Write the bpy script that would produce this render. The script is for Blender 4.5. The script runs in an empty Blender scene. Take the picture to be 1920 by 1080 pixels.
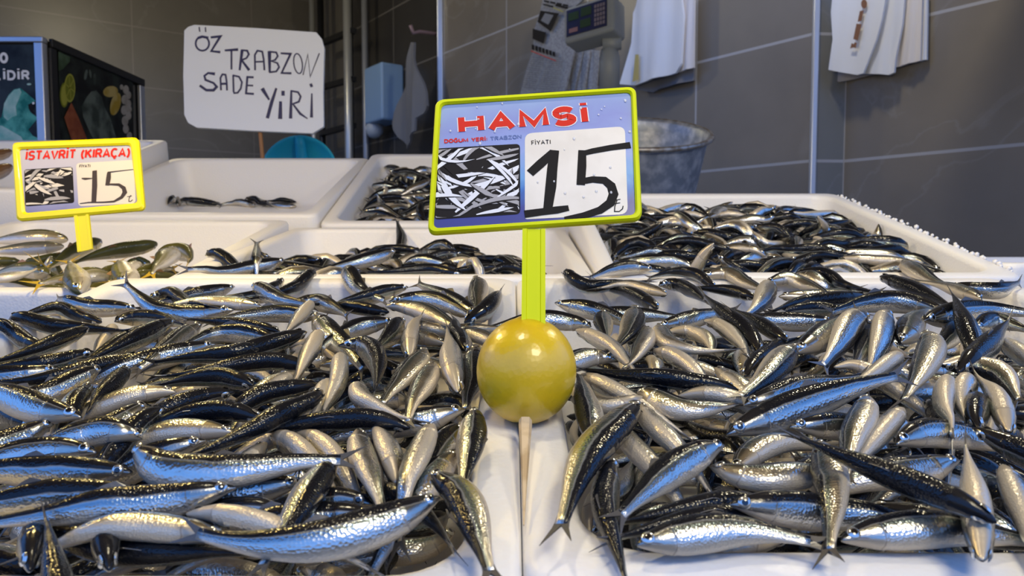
import bpy, bmesh, math, random
import numpy as np
from mathutils import Vector, Matrix

scene = bpy.context.scene
COL = scene.collection
PI = math.pi

# ------------------------------------------------------------------ camera, sky, lamps, exposure
F = 1387.0                       # focal length in pixels of the 1920 px wide frame
PITCH = math.radians(3.5)
CAM = Vector((0.0, 0.0, 1.35))
cam_data = bpy.data.cameras.new('camera')
cam_data.sensor_width = 36.0
cam_data.lens = 36.0 * F / 1920.0
cam_data.clip_start = 0.02
cam_data.clip_end = 60
cam_data.dof.use_dof = True
cam_data.dof.focus_distance = 0.62
cam_data.dof.aperture_fstop = 14.0
camera = bpy.data.objects.new('camera', cam_data)
COL.objects.link(camera)
camera.location = CAM
camera.rotation_euler = (PI / 2 - PITCH, 0, 0)
scene.camera = camera

scene.view_settings.view_transform = 'Standard'
scene.view_settings.look = 'None'
scene.view_settings.gamma = 1.0
scene.view_settings.use_curve_mapping = False
scene.view_settings.exposure = 0.22
scene.cycles.max_bounces = 8
scene.cycles.glossy_bounces = 4
scene.cycles.sample_clamp_indirect = 6.0
scene.cycles.use_denoising = True

world = bpy.data.worlds.new('street_sky')
scene.world = world
world.use_nodes = True
wn = world.node_tree.nodes
wl = world.node_tree.links
wn.clear()
w_out = wn.new('ShaderNodeOutputWorld')
w_bg = wn.new('ShaderNodeBackground')
w_tc = wn.new('ShaderNodeTexCoord')
w_sep = wn.new('ShaderNodeSeparateXYZ')
w_ramp = wn.new('ShaderNodeValToRGB')
wl.new(w_tc.outputs['Generated'], w_sep.inputs[0])
w_map = wn.new('ShaderNodeMapRange')
w_map.inputs['From Min'].default_value = -1
w_map.inputs['From Max'].default_value = 1
wl.new(w_sep.outputs['Z'], w_map.inputs['Value'])
wl.new(w_map.outputs[0], w_ramp.inputs[0])
els = w_ramp.color_ramp.elements
els[0].position = 0.0; els[0].color = (0.05, 0.05, 0.05, 1)      # paving
els[1].position = 1.0; els[1].color = (0.16, 0.38, 1.0, 1)        # zenith
e = els.new(0.47); e.color = (0.07, 0.07, 0.07, 1)
e = els.new(0.505); e.color = (0.26, 0.27, 0.32, 1)              # house fronts across the street
e = els.new(0.555); e.color = (0.25, 0.30, 0.42, 1)
e = els.new(0.595); e.color = (0.14, 0.44, 1.30, 1)              # sky above them
e = els.new(0.72); e.color = (0.14, 0.42, 1.20, 1)
wl.new(w_ramp.outputs[0], w_bg.inputs['Color'])
w_bg.inputs['Strength'].default_value = 1.08
wl.new(w_bg.outputs[0], w_out.inputs[0])


def lamp(name, loc, watts, color, radius):
    d = bpy.data.lights.new(name, 'POINT')
    d.energy = watts
    d.color = color
    d.shadow_soft_size = radius
    o = bpy.data.objects.new(name, d)
    COL.objects.link(o)
    o.location = loc
    return o


WARM = (1.0, 0.73, 0.26)
NEUTRAL = (1.0, 0.87, 0.58)
lamp('stall_bulb', (-0.50, 0.86, 1.80), 8.4, WARM, 0.03)
lamp('stall_bulb', (-1.10, 0.95, 1.85), 4.5, WARM, 0.03)
lamp('stall_bulb', (0.55, 0.95, 1.88), 6.5, NEUTRAL, 0.03)
lamp('stall_bulb', (-0.10, 0.42, 2.00), 5.2, NEUTRAL, 0.035)
lamp('stall_bulb', (0.35, -0.15, 2.00), 21.0, NEUTRAL, 0.16)
lamp('shop_lamp', (-2.6, 5.2, 3.9), 36, NEUTRAL, 0.12)
lamp('shop_lamp', (0.9, 2.6, 3.9), 55, NEUTRAL, 0.12)


# ------------------------------------------------------------------ helpers
def cam_to_world(p):
    x, y, z = p
    c, s = math.cos(PITCH), math.sin(PITCH)
    return Vector((x, z * c + y * s, CAM.z + y * c - z * s))


def at(px, py, depth):
    """World point on the line of sight of a picture position, DEPTH metres in front of the camera."""
    return cam_to_world(((px - 960) / F * depth, (540 - py) / F * depth, depth))


def ray(px, py):
    return (at(px, py, 1.0) - CAM)


class Plane:
    """A real flat face in the place: origin, two unit axes and a normal; px() finds where a picture position lies on it."""
    def __init__(self, o, ex, ey):
        self.o = Vector(o)
        self.ex = Vector(ex).normalized()
        n = self.ex.cross(Vector(ey)).normalized()
        self.n = n
        self.ey = n.cross(self.ex).normalized()

    def px(self, px, py):
        d = ray(px, py)
        t = (self.o - CAM).dot(self.n) / d.dot(self.n)
        p = CAM + d * t - self.o
        return (p.dot(self.ex), p.dot(self.ey))

    def at(self, x, y, z=0.0):
        return self.o + self.ex * x + self.ey * y + self.n * z

    def matrix(self):
        m = Matrix.Identity(4)
        for i in range(3):
            m[i][0], m[i][1], m[i][2], m[i][3] = self.ex[i], self.ey[i], self.n[i], self.o[i]
        return m


def mesh_obj(name, verts, faces, mats, parent=None, mat_idx=None, smooth=False, uv=None):
    me = bpy.data.meshes.new(name)
    me.from_pydata([tuple(v) for v in verts], [], faces)
    for m in (mats if isinstance(mats, (list, tuple)) else [mats]):
        me.materials.append(m)
    if mat_idx is not None:
        me.polygons.foreach_set('material_index', mat_idx)
    if smooth:
        me.polygons.foreach_set('use_smooth', [True] * len(me.polygons))
    me.update()
    o = bpy.data.objects.new(name, me)
    COL.objects.link(o)
    if parent is not None:
        o.parent = parent
    return o


def bm_obj(name, bm, mats, parent=None, smooth=False):
    bmesh.ops.recalc_face_normals(bm, faces=bm.faces)
    me = bpy.data.meshes.new(name)
    bm.to_mesh(me)
    bm.free()
    for m in (mats if isinstance(mats, (list, tuple)) else [mats]):
        me.materials.append(m)
    if smooth:
        me.polygons.foreach_set('use_smooth', [True] * len(me.polygons))
    o = bpy.data.objects.new(name, me)
    COL.objects.link(o)
    if parent is not None:
        o.parent = parent
    return o


def tag(o, label=None, cat=None, group=None, kind=None):
    if label: o['label'] = label
    if cat: o['category'] = cat
    if group: o['group'] = group
    if kind: o['kind'] = kind
    return o


def empty(name, m):
    o = bpy.data.objects.new(name, None)
    o.empty_display_size = 0.02
    COL.objects.link(o)
    o.matrix_world = m if isinstance(m, Matrix) else Matrix.Translation(m)
    return o


def bevel(o, w, seg=2, angle=35):
    b = o.modifiers.new('bevel', 'BEVEL')
    b.width = w
    b.segments = seg
    b.limit_method = 'ANGLE'
    b.angle_limit = math.radians(angle)
    return o


def box_bm(bm, c, s, rot=None):
    """Axis-aligned box (centre, size) added to bm, optionally rotated by a 3x3/4x4 matrix about its centre."""
    r = bmesh.ops.create_cube(bm, size=1.0)
    vs = r['verts']
    for v in vs:
        p = Vector((v.co.x * s[0], v.co.y * s[1], v.co.z * s[2]))
        if rot is not None:
            p = rot @ p
        v.co = p + Vector(c)
    return vs


def tube_bm(bm, pts, r, seg=12, cap=True):
    """A tube along points; r is one radius or one per point."""
    pts = [Vector(p) for p in pts]
    n = len(pts)
    rs = r if isinstance(r, (list, tuple)) else [r] * n
    rings = []
    t0 = (pts[1] - pts[0]).normalized()
    up = Vector((0, 0, 1)) if abs(t0.z) < 0.9 else Vector((1, 0, 0))
    for i, p in enumerate(pts):
        t = (pts[min(i + 1, n - 1)] - pts[max(i - 1, 0)]).normalized()
        a = t.cross(up).normalized()
        b = t.cross(a).normalized()
        up = -b if b.dot(up) < 0 else b
        a = t.cross(up).normalized()
        ring = []
        for k in range(seg):
            an = 2 * PI * k / seg
            ring.append(bm.verts.new(p + (a * math.cos(an) + up * math.sin(an)) * rs[i]))
        rings.append(ring)
    for i in range(n - 1):
        for k in range(seg):
            bm.faces.new((rings[i][k], rings[i][(k + 1) % seg], rings[i + 1][(k + 1) % seg], rings[i + 1][k]))
    if cap:
        bm.faces.new(rings[0])
        bm.faces.new(rings[-1][::-1])


def lathe_bm(bm, prof, seg=48, m=None):
    """Revolve (radius, height) pairs about z; m places it."""
    rings = []
    for r, z in prof:
        ring = []
        for k in range(seg):
            an = 2 * PI * k / seg
            p = Vector((r * math.cos(an), r * math.sin(an), z))
            ring.append(bm.verts.new(m @ p if m is not None else p))
        rings.append(ring)
    for i in range(len(prof) - 1):
        for k in range(seg):
            bm.faces.new((rings[i][k], rings[i][(k + 1) % seg], rings[i + 1][(k + 1) % seg], rings[i + 1][k]))
    return rings


def prism(poly, z0, z1):
    """Vertices and faces of a flat polygon given thickness (local x, y, z0..z1)."""
    n = len(poly)
    v = [(x, y, z0) for x, y in poly] + [(x, y, z1) for x, y in poly]
    f = [tuple(range(n, 2 * n)), tuple(range(n - 1, -1, -1))]
    f += [(i, (i + 1) % n, n + (i + 1) % n, n + i) for i in range(n)]
    return v, f


class Flat:
    """Collects flat raised shapes (ink, print, paint) on a Plane, several materials in one mesh."""
    def __init__(self):
        self.v, self.f, self.m = [], [], []

    def poly(self, pts, z, mi=0, t=0.0):
        b = len(self.v)
        self.v += [(x, y, z) for x, y in pts]
        self.f.append(tuple(range(b, b + len(pts))))
        self.m.append(mi)

    def stroke(self, pts, w, z, mi=0, cap=0.0, miter=.45):
        pts = [Vector(p).to_2d() if len(p) > 2 else Vector(p) for p in pts]
        ws = w if isinstance(w, (list, tuple)) else [w] * len(pts)
        n = len(pts)
        L, R = [], []
        closed = (pts[0] - pts[-1]).length < 1e-9 and n > 2
        for i in range(n):
            a = pts[i] - pts[i - 1] if i > 0 else (pts[0] - pts[-2] if closed else pts[1] - pts[0])
            b = pts[i + 1] - pts[i] if i < n - 1 else (pts[1] - pts[0] if closed else pts[-1] - pts[-2])
            a = a.normalized() if a.length > 1e-12 else b.normalized()
            b = b.normalized() if b.length > 1e-12 else a
            t = a + b
            t = t.normalized() if t.length > 1e-6 else a
            nn = Vector((-t.y, t.x))
            k = 1.0 / max(miter, nn.dot(Vector((-a.y, a.x))))
            p = pts[i]
            if cap and not closed:
                if i == 0: p = p - a * cap
                if i == n - 1: p = p + b * cap
            L.append(p + nn * ws[i] * 0.5 * k)
            R.append(p - nn * ws[i] * 0.5 * k)
        b0 = len(self.v)
        self.v += [(p.x, p.y, z) for p in L] + [(p.x, p.y, z) for p in R]
        for i in range(n - 1):
            self.f.append((b0 + i, b0 + n + i, b0 + n + i + 1, b0 + i + 1))
            self.m.append(mi)

    def build(self, name, mats, parent):
        return mesh_obj(name, self.v, self.f, mats, parent, self.m)


def arc(cx, cy, rx, ry, a0, a1, n=14):
    return [(cx + rx * math.cos(math.radians(a0 + (a1 - a0) * i / n)), cy + ry * math.sin(math.radians(a0 + (a1 - a0) * i / n))) for i in range(n + 1)]


# stroke letters in a box 1 high; (width, strokes)
GLYPH = {
    'A': (.86, [[(0, 0), (.43, 1), (.86, 0)], [(.17, .32), (.69, .32)]]),
    'B': (.72, [[(0, 0), (0, 1)], [(0, 1), (.4, 1)] + arc(.4, .76, .26, .24, 90, -90, 8) + [(0, .52)], [(0, .52), (.42, .52)] + arc(.42, .26, .3, .26, 90, -90, 8) + [(0, 0)]]),
    'C': (.8, [arc(.42, .5, .42, .5, 45, 315, 16)]),
    'Ç': (.8, [arc(.42, .5, .42, .5, 45, 315, 16), [(.45, -.02), (.5, -.15), (.35, -.24)]]),
    'D': (.78, [[(0, 0), (0, 1), (.32, 1)] + arc(.32, .5, .46, .5, 90, -90, 12) + [(0, 0)]]),
    'E': (.64, [[(.64, 1), (0, 1), (0, 0), (.64, 0)], [(0, .52), (.56, .52)]]),
    'F': (.6, [[(.6, 1), (0, 1), (0, 0)], [(0, .5), (.5, .5)]]),
    'G': (.84, [arc(.42, .5, .42, .5, 45, 330, 16) + [(.8, .45), (.46, .45)]]),
    'Ğ': (.84, [arc(.42, .5, .42, .5, 45, 330, 16) + [(.8, .45), (.46, .45)], arc(.42, 1.28, .18, .12, 180, 360, 6)]),
    'H': (.8, [[(0, 0), (0, 1)], [(.8, 0), (.8, 1)], [(0, .5), (.8, .5)]]),
    'I': (.12, [[(.06, 0), (.06, 1)]]),
    'İ': (.12, [[(.06, 0), (.06, 1)], [(.06, 1.17), (.06, 1.34)]]),
    'K': (.76, [[(0, 0), (0, 1)], [(.72, 1), (.04, .45)], [(.26, .62), (.76, 0)]]),
    'L': (.6, [[(0, 1), (0, 0), (.6, 0)]]),
    'M': (.96, [[(0, 0), (0, 1), (.48, .12), (.96, 1), (.96, 0)]]),
    'N': (.8, [[(0, 0), (0, 1), (.8, 0), (.8, 1)]]),
    'O': (.86, [arc(.43, .5, .43, .5, 90, 450, 22)]),
    'R': (.76, [[(0, 0), (0, 1)], [(0, 1), (.42, 1)] + arc(.42, .75, .28, .25, 90, -90, 8) + [(0, .5)], [(.38, .5), (.74, 0)]]),
    'S': (.72, [arc(.37, .745, .34, .255, 25, 270, 12) + arc(.36, .25, .36, .25, 90, -155, 12)]),
    'T': (.78, [[(0, 1), (.78, 1)], [(.39, 1), (.39, 0)]]),
    'U': (.8, [[(0, 1), (0, .36)] + arc(.4, .36, .4, .36, 180, 360, 10) + [(.8, 1)]]),
    'V': (.84, [[(0, 1), (.42, 0), (.84, 1)]]),
    'Y': (.82, [[(0, 1), (.41, .46), (.82, 1)], [(.41, .46), (.41, 0)]]),
    'Z': (.74, [[(0, 1), (.74, 1), (0, 0), (.74, 0)]]),
    '0': (.7, [arc(.35, .5, .35, .5, 90, 450, 18)]),
    '(': (.3, [arc(.55, .42, .52, .66, 122, 238, 10)]),
    ')': (.3, [arc(-.25, .42, .52, .66, 58, -58, 10)]),
    ':': (.1, [[(.05, .1), (.05, .24)], [(.05, .6), (.05, .74)]]),
    ' ': (.35, []),
}


def text_line(fl, text, p0, p1, cap, w, z, mi=0, gap=.3, slant=0.0):
    """Letters filling the baseline p0..p1 (local), CAP high."""
    p0, p1 = Vector(p0), Vector(p1)
    e = (p1 - p0)
    L = e.length
    e.normalize()
    n = Vector((-e.y, e.x))
    tot = sum(GLYPH[c][0] for c in text) + gap * (len(text) - 1)
    sx = L / tot
    x = 0.0
    for c in text:
        gw, st = GLYPH[c]
        for s in st:
            z += 4e-6
            pts = []
            for (a, b) in s:
                q = p0 + e * ((x + a) * sx + slant * b * cap) + n * (b * cap)
                pts.append((q.x, q.y))
            fl.stroke(pts, w, z, mi, cap=0, miter=.8)
        x += gw + gap


def rounded(pts, r, n=5):
    """Round the corners of a polygon."""
    out = []
    m = len(pts)
    for i in range(m):
        p = Vector(pts[i]); a = Vector(pts[i - 1]); b = Vector(pts[(i + 1) % m])
        rr = r[i] if isinstance(r, (list, tuple)) else r
        da = (a - p).normalized(); db = (b - p).normalized()
        for k in range(n + 1):
            t = k / n
            q = (p + da * rr) * (1 - t) ** 2 + p * 2 * t * (1 - t) + (p + db * rr) * t * t
            out.append((q.x, q.y))
    return out


# ------------------------------------------------------------------ materials
def mat(name, color, rough=.5, metal=0.0, spec=.5, coat=0.0, bump=None, sss=0.0, emit=None, coat_rough=.05):
    m = bpy.data.materials.new(name)
    m.use_nodes = True
    b = m.node_tree.nodes['Principled BSDF']
    b.inputs['Base Color'].default_value = (*color, 1)
    b.inputs['Roughness'].default_value = rough
    b.inputs['Metallic'].default_value = metal
    b.inputs['Specular IOR Level'].default_value = spec
    b.inputs['Coat Weight'].default_value = coat
    b.inputs['Coat Roughness'].default_value = coat_rough
    if sss:
        b.inputs['Subsurface Weight'].default_value = sss
        b.inputs['Subsurface Radius'].default_value = (.01, .008, .005)
        b.inputs['Subsurface Scale'].default_value = 1.0
    if bump:
        kind, scale, strength, dist = bump
        nt = m.node_tree
        tc = nt.nodes.new('ShaderNodeTexCoord')
        if kind == 'noise':
            t = nt.nodes.new('ShaderNodeTexNoise')
            t.inputs['Scale'].default_value = scale
            t.inputs['Detail'].default_value = 4
            out = t.outputs['Fac']
        else:
            t = nt.nodes.new('ShaderNodeTexVoronoi')
            t.inputs['Scale'].default_value = scale
            out = t.outputs['Distance']
        nt.links.new(tc.outputs['Object'], t.inputs['Vector'])
        bp = nt.nodes.new('ShaderNodeBump')
        bp.inputs['Strength'].default_value = strength
        bp.inputs['Distance'].default_value = dist
        nt.links.new(out, bp.inputs['Height'])
        nt.links.new(bp.outputs[0], b.inputs['Normal'])
    return m


def mix_noise(m, c1, c2, scale, lo=.4, hi=.6, detail=4, distort=0.0, coord='Object'):
    """Base colour of m varies between two colours by noise."""
    nt = m.node_tree
    b = nt.nodes['Principled BSDF']
    tc = nt.nodes.new('ShaderNodeTexCoord')
    t = nt.nodes.new('ShaderNodeTexNoise')
    t.inputs['Scale'].default_value = scale
    t.inputs['Detail'].default_value = detail
    t.inputs['Distortion'].default_value = distort
    r = nt.nodes.new('ShaderNodeValToRGB')
    r.color_ramp.elements[0].position = lo
    r.color_ramp.elements[0].color = (*c1, 1)
    r.color_ramp.elements[1].position = hi
    r.color_ramp.elements[1].color = (*c2, 1)
    nt.links.new(tc.outputs[coord], t.inputs['Vector'])
    nt.links.new(t.outputs['Fac'], r.inputs[0])
    nt.links.new(r.outputs[0], b.inputs['Base Color'])
    return m


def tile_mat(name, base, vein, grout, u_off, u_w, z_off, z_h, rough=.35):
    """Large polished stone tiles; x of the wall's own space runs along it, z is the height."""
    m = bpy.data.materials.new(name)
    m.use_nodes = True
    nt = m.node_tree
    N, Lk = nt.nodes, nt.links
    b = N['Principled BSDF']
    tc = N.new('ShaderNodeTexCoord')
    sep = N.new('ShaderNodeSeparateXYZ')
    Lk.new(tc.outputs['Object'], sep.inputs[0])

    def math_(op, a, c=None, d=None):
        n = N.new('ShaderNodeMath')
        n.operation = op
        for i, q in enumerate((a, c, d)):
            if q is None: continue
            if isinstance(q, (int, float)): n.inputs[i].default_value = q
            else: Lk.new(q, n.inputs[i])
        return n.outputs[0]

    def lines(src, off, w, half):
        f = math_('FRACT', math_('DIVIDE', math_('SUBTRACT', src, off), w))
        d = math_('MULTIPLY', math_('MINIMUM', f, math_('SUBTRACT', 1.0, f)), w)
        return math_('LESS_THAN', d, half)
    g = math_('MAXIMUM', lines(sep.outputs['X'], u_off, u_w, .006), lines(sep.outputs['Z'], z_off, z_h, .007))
    # stone veins
    no = N.new('ShaderNodeTexNoise')
    no.inputs['Scale'].default_value = .8
    no.inputs['Detail'].default_value = 7
    no.inputs['Distortion'].default_value = 1.1
    Lk.new(tc.outputs['Object'], no.inputs['Vector'])
    v = math_('ABSOLUTE', math_('SUBTRACT', no.outputs['Fac'], .5))
    rv = N.new('ShaderNodeValToRGB')
    rv.color_ramp.elements[0].position = 0.0
    rv.color_ramp.elements[0].color = (1, 1, 1, 1)
    rv.color_ramp.elements[1].position = .012
    rv.color_ramp.elements[1].color = (0, 0, 0, 1)
    Lk.new(v, rv.inputs[0])
    n2 = N.new('ShaderNodeTexNoise')
    n2.inputs['Scale'].default_value = 3.0
    n2.inputs['Detail'].default_value = 6
    Lk.new(tc.outputs['Object'], n2.inputs['Vector'])
    mc = N.new('ShaderNodeMix'); mc.data_type = 'RGBA'
    mc.inputs['A'].default_value = (*[c * .78 for c in base], 1)
    mc.inputs['B'].default_value = (*[c * 1.22 for c in base], 1)
    Lk.new(n2.outputs['Fac'], mc.inputs['Factor'])
    mv = N.new('ShaderNodeMix'); mv.data_type = 'RGBA'
    Lk.new(math_('MULTIPLY', rv.outputs[0], math_('MULTIPLY', n2.outputs['Fac'], .55)), mv.inputs['Factor'])
    Lk.new(mc.outputs['Result'], mv.inputs['A'])
    mv.inputs['B'].default_value = (*vein, 1)
    mg = N.new('ShaderNodeMix'); mg.data_type = 'RGBA'
    Lk.new(g, mg.inputs['Factor'])
    Lk.new(mv.outputs['Result'], mg.inputs['A'])
    mg.inputs['B'].default_value = (*grout, 1)
    Lk.new(mg.outputs['Result'], b.inputs['Base Color'])
    b.inputs['Roughness'].default_value = rough
    return m


M = {}
M['foam'] = mat('white_styrofoam', (.82, .80, .775), .45, bump=('voronoi', 260, .12, .002), spec=.4, sss=.08)
M['foam_rough'] = mat('broken_styrofoam', (.84, .83, .81), .6, bump=('voronoi', 200, .5, .004))
M['yellow'] = mat('yellow_green_plastic', (.70, .76, .0), .45, spec=.2)
M['wood'] = mix_noise(mat('pale_wood', (.5, .36, .2), .6), (.46, .33, .18), (.62, .48, .3), 60)
M['stick_wood'] = mat('brown_stick_wood', (.27, .13, .05), .6)
M['steel'] = mat('brushed_steel', (.62, .63, .65), .3, 1.0)
M['frame_alu'] = mat('aluminium_frame', (.55, .58, .65), .35, .8)
M['dark_metal'] = mat('dark_metal', (.02, .02, .022), .4, .5)
M['black_ink'] = mat('black_marker_ink', (.008, .007, .0075), .65, spec=.2)
M['navy_ink'] = mat('navy_marker_ink', (.018, .018, .085), .5)
M['red_print'] = mat('red_print', (.68, .018, .006), .55, spec=.25)
M['white_print'] = mat('white_print', (.82, .82, .84), .4)
M['grey_print'] = mat('grey_print', (.38, .36, .36), .4)
M['dark_print'] = mat('dark_print', (.012, .010, .011), .65, spec=.2)
M['blue_print'] = mat('blue_print', (.10, .16, .40), .4)
M['panel_grey'] = mix_noise(mat('price_panel_grey', (.82, .76, .66), .5), (.78, .72, .62), (.86, .80, .70), 25)
M['panel_cream'] = mat('price_panel_cream', (.72, .66, .58), .35)
M['card'] = mat('white_foam_card', (.72, .77, .88), .55, bump=('noise', 90, .05, .001))
M['concrete'] = mix_noise(mat('concrete', (.2, .19, .18), .7), (.16, .15, .14), (.24, .23, .22), 3)
M['blocker_canvas'] = mat('blocker_canvas', (.15, .105, .06), .8)
M['paint'] = mat('ceiling_paint', (.55, .54, .52), .8)
M['board'] = mix_noise(mat('stall_board', (.3, .2, .12), .6), (.25, .17, .10), (.36, .25, .15), 12)

# ------------------------------------------------------------------ the setting
def wall(name, p0, p1, z1, m, thick=.08):
    """A vertical wall from plan point p0 to p1 (its face is on the camera's side); own x runs along it."""
    p0 = Vector((*p0, 0)); p1 = Vector((*p1, 0))
    d = (p1 - p0); L = d.length; d.normalize()
    back = Vector((-d.y, d.x, 0))
    if back.dot(p0 - Vector((0, 0, 0))) < 0: back = -back
    mw = Matrix.Identity(4)
    for i in range(3):
        mw[i][0], mw[i][1], mw[i][2], mw[i][3] = d[i], back[i], (0, 0, 1)[i], p0[i]
    bm = bmesh.new()
    box_bm(bm, (L / 2, thick / 2, z1 / 2), (L, thick, z1))
    o = bm_obj(name, bm, m)
    o.matrix_world = mw
    tag(o, kind='structure')
    return o


WD = Vector((.5895, -.8077))                    # plan direction of the right-hand tiled walls
W0 = Vector((1.02, 4.16))
def wp(t): return W0 + WD * t
M['tile'] = tile_mat('grey_stone_tile', (.215, .190, .160), (.34, .33, .32), (.42, .42, .45), 2.744, .9, 1.743, .6)
M['tile_dark'] = tile_mat('stone_tile_darkened', (.040, .037, .035), (.10, .09, .08), (.16, .15, .14), 1.13, .9, 1.743, .6, rough=.3)  # darker tile colour for the left run of the back wall
M['tile_brown'] = tile_mat('brown_stone_tile', (.165, .150, .130), (.26, .25, .23), (.23, .21, .19), .68, 1.2, 1.743, .6)
M['trim'] = mat('tile_edge_trim', (.60, .64, .74), .3, .3)
wall('wall_back', wp(-2.744), wp(.712), 4.3, M['tile'])
wall('wall_back_left', wp(-4.75), wp(-2.744), 4.3, M['tile_dark'])
c0 = wp(-4.75); c1 = wp(-5.695)
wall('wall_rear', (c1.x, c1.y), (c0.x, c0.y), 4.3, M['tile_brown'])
pA = wp(.712); pB = Vector((1.598, 3.60))
wall('wall_return', (pA.x, pA.y), (pB.x, pB.y), 4.3, tile_mat('grey_stone_tile_narrow', (.20, .20, .19), (.30, .30, .32), (.42, .42, .45), .3, 1.2, 1.743, .6))
pC = pB + WD * 1.75
wall('wall_right', (pB.x, pB.y), (pC.x, pC.y), 4.3, tile_mat('grey_stone_tile_wide', (.225, .198, .165), (.34, .33, .32), (.42, .42, .45), 0.0, 2.4, 1.743, .6))
pL0 = Vector((-2.337, 8.76)); LD = Vector((-.8077, -.5895))
pL1 = pL0 + LD * 6.0
wl_o = wall('wall_left', (pL0.x, pL0.y), (pL1.x, pL1.y), 4.3, M['tile_brown'])


def post(name, plan, w, z0, z1, m, kind='structure'):
    bm = bmesh.new()
    box_bm(bm, (plan[0], plan[1], (z0 + z1) / 2), (w, w, z1 - z0))
    return tag(bevel(bm_obj(name, bm, m), w * .2), kind=kind)


nrm = Vector((-.8077, -.5895))
q = wp(-2.744) + nrm * .012; post('trim_1', (q.x, q.y), .05, 0, 4.25, M['trim'])
q = pA + Vector((.0, -.012)); post('trim_2', (q.x, q.y), .028, 0, 4.25, M['trim'])
bm = bmesh.new(); box_bm(bm, (-1.0, 4.2, -.05), (11, 10.6, .1)); tag(bm_obj('floor', bm, M['concrete']), kind='structure')
bm = bmesh.new(); box_bm(bm, (-1.0, 6.3, 4.34), (11, 6.4, .08)); tag(bm_obj('ceiling', bm, M['paint']), kind='structure')
bm = bmesh.new(); box_bm(bm, (-.3, 1.25, 2.78), (4.6, 3.3, .03)); tag(bm_obj('ceiling_sky_blocker', bm, M['blocker_canvas']), kind='structure')  # unseen awning, added to keep the sky overhead off the stall

# ------------------------------------------------------------------ foam crates
CR = {
    'L': (-.500, .0048, .322, -.223 + .2545 * .322, .2545, .627, .15, .030),
    'R': (.0054, .612, .338, -.223 + .2545 * .338, .2545, .611, .15, .032),
    'M': (-.440, .107, .935, .0135, .195, .565, .15, .028),
    'I': (-1.0, -.445, .935, -.0047, .256, .573, .16, .028),
    'RR': (.112, .655, .935, .0135, .317, .593, .15, .028),
    'BL': (-.960, -.400, 1.51, .149, .377, .62, .15, .028),
    'BM': (-.395, .165, 1.51, .1306, .43, .63, .15, .028),
    'FL': (-1.53, -.968, 1.51, .20, .377, .62, .15, .028),
    'RC': (.668, 1.20, 1.00, .0335, .0612, .45, .15, .028),
}


def crate_matrix(c):
    x0, x1, Z0, y0, k, ln, h, t = CR[c]
    n = math.hypot(1, k)
    o = cam_to_world(((x0 + x1) / 2, y0, Z0))
    u = Vector((1, 0, 0))
    v = cam_to_world((0, k / n, 1 / n)) - CAM
    w = u.cross(v)
    m = Matrix.Identity(4)
    for i in range(3):
        m[i][0], m[i][1], m[i][2], m[i][3] = u[i], v[i], w[i], o[i]
    return m


def rrect(x0, x1, y0, y1, r, n=5):
    p = []
    for cx, cy, a in ((x1 - r, y0 + r, -90), (x1 - r, y1 - r, 0), (x0 + r, y1 - r, 90), (x0 + r, y0 + r, 180)):
        p += arc(cx, cy, r, r, a, a + 90, n)
    return p


def foam_crate(c, label, jag=False):
    x0, x1, Z0, y0, k, ln, h, t = CR[c]
    W = (x1 - x0) / 2
    rng = random.Random(c)
    n = 7
    loops = [  # (outline, z) from the outside bottom over the rim to the inside bottom
        (rrect(-W + .014, W - .014, .014, ln - .014, .03, n), -h),
        (rrect(-W + .004, W - .004, .004, ln - .004, .028, n), -h + .012),
        (rrect(-W, W, 0, ln, .022, n), -.007),
        (rrect(-W + .002, W - .002, .002, ln - .002, .022, n), -.002),
        (rrect(-W + .006, W - .006, .006, ln - .006, .022, n), 0),
        (rrect(-W + t - .006, W - t + .006, t - .006, ln - t + .006, .038, n), 0),
        (rrect(-W + t - .002, W - t + .002, t - .002, ln - t + .002, .038, n), -.002),
        (rrect(-W + t, W - t, t, ln - t, .038, n), -.008),
        (rrect(-W + t + .010, W - t - .010, t + .010, ln - t - .010, .038, n), -h + .032),
        (rrect(-W + t + .018, W - t - .018, t + .018, ln - t - .018, .036, n), -h + .022),
    ]
    bm = bmesh.new()
    rings = []
    for pts, z in loops:
        rings.append([bm.verts.new((x, y, z)) for x, y in pts])
    m = len(rings[0])
    for a, b in zip(rings[:-1], rings[1:]):
        for i in range(m):
            bm.faces.new((a[i], a[(i + 1) % m], b[(i + 1) % m], b[i]))
    bm.faces.new(rings[0][::-1])
    bm.faces.new(rings[-1])
    if jag:                       # crumbled bead edge along the right-hand rim
        for i in range(70):
            y = .03 + (ln - .06) * i / 69 + rng.uniform(-.004, .004)
            r = rng.uniform(.0018, .0042)
            bmesh.ops.create_icosphere(bm, subdivisions=1, radius=r, matrix=Matrix.Translation((W - rng.uniform(.0, .006), y, rng.uniform(-.003, .0025))))
    o = bm_obj('foam_crate', bm, M['foam'], smooth=True)
    e = o.modifiers.new('edges', 'EDGE_SPLIT')
    e.split_angle = math.radians(50)
    o.matrix_world = crate_matrix(c)
    tag(o, label, 'crate', 'white foam fish crates on the stall')
    return o


CRATE_LABELS = {
    'L': 'white foam crate heaped with anchovies, front row, left of the lemon',
    'R': 'white foam crate heaped with anchovies, front row, right of the lemon',
    'M': 'white foam crate of anchovies in the second row, behind the lemon',
    'I': 'white foam crate holding yellow-tailed horse mackerel behind the small price sign',
    'RR': 'white foam crate with crumbled right edge, overfull of anchovies, before the metal pail',
    'BL': 'nearly empty white foam crate with a few anchovies, under the handwritten white card',
    'BM': 'back-row white foam crate of anchovies, partly behind the large price sign',
    'FL': 'raised white foam crate at the left edge below the menu board',
    'RC': 'empty white foam crate corner at the far right edge of the stall',
}
for c in CR:
    foam_crate(c, CRATE_LABELS[c], jag=(c == 'RR'))

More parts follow.
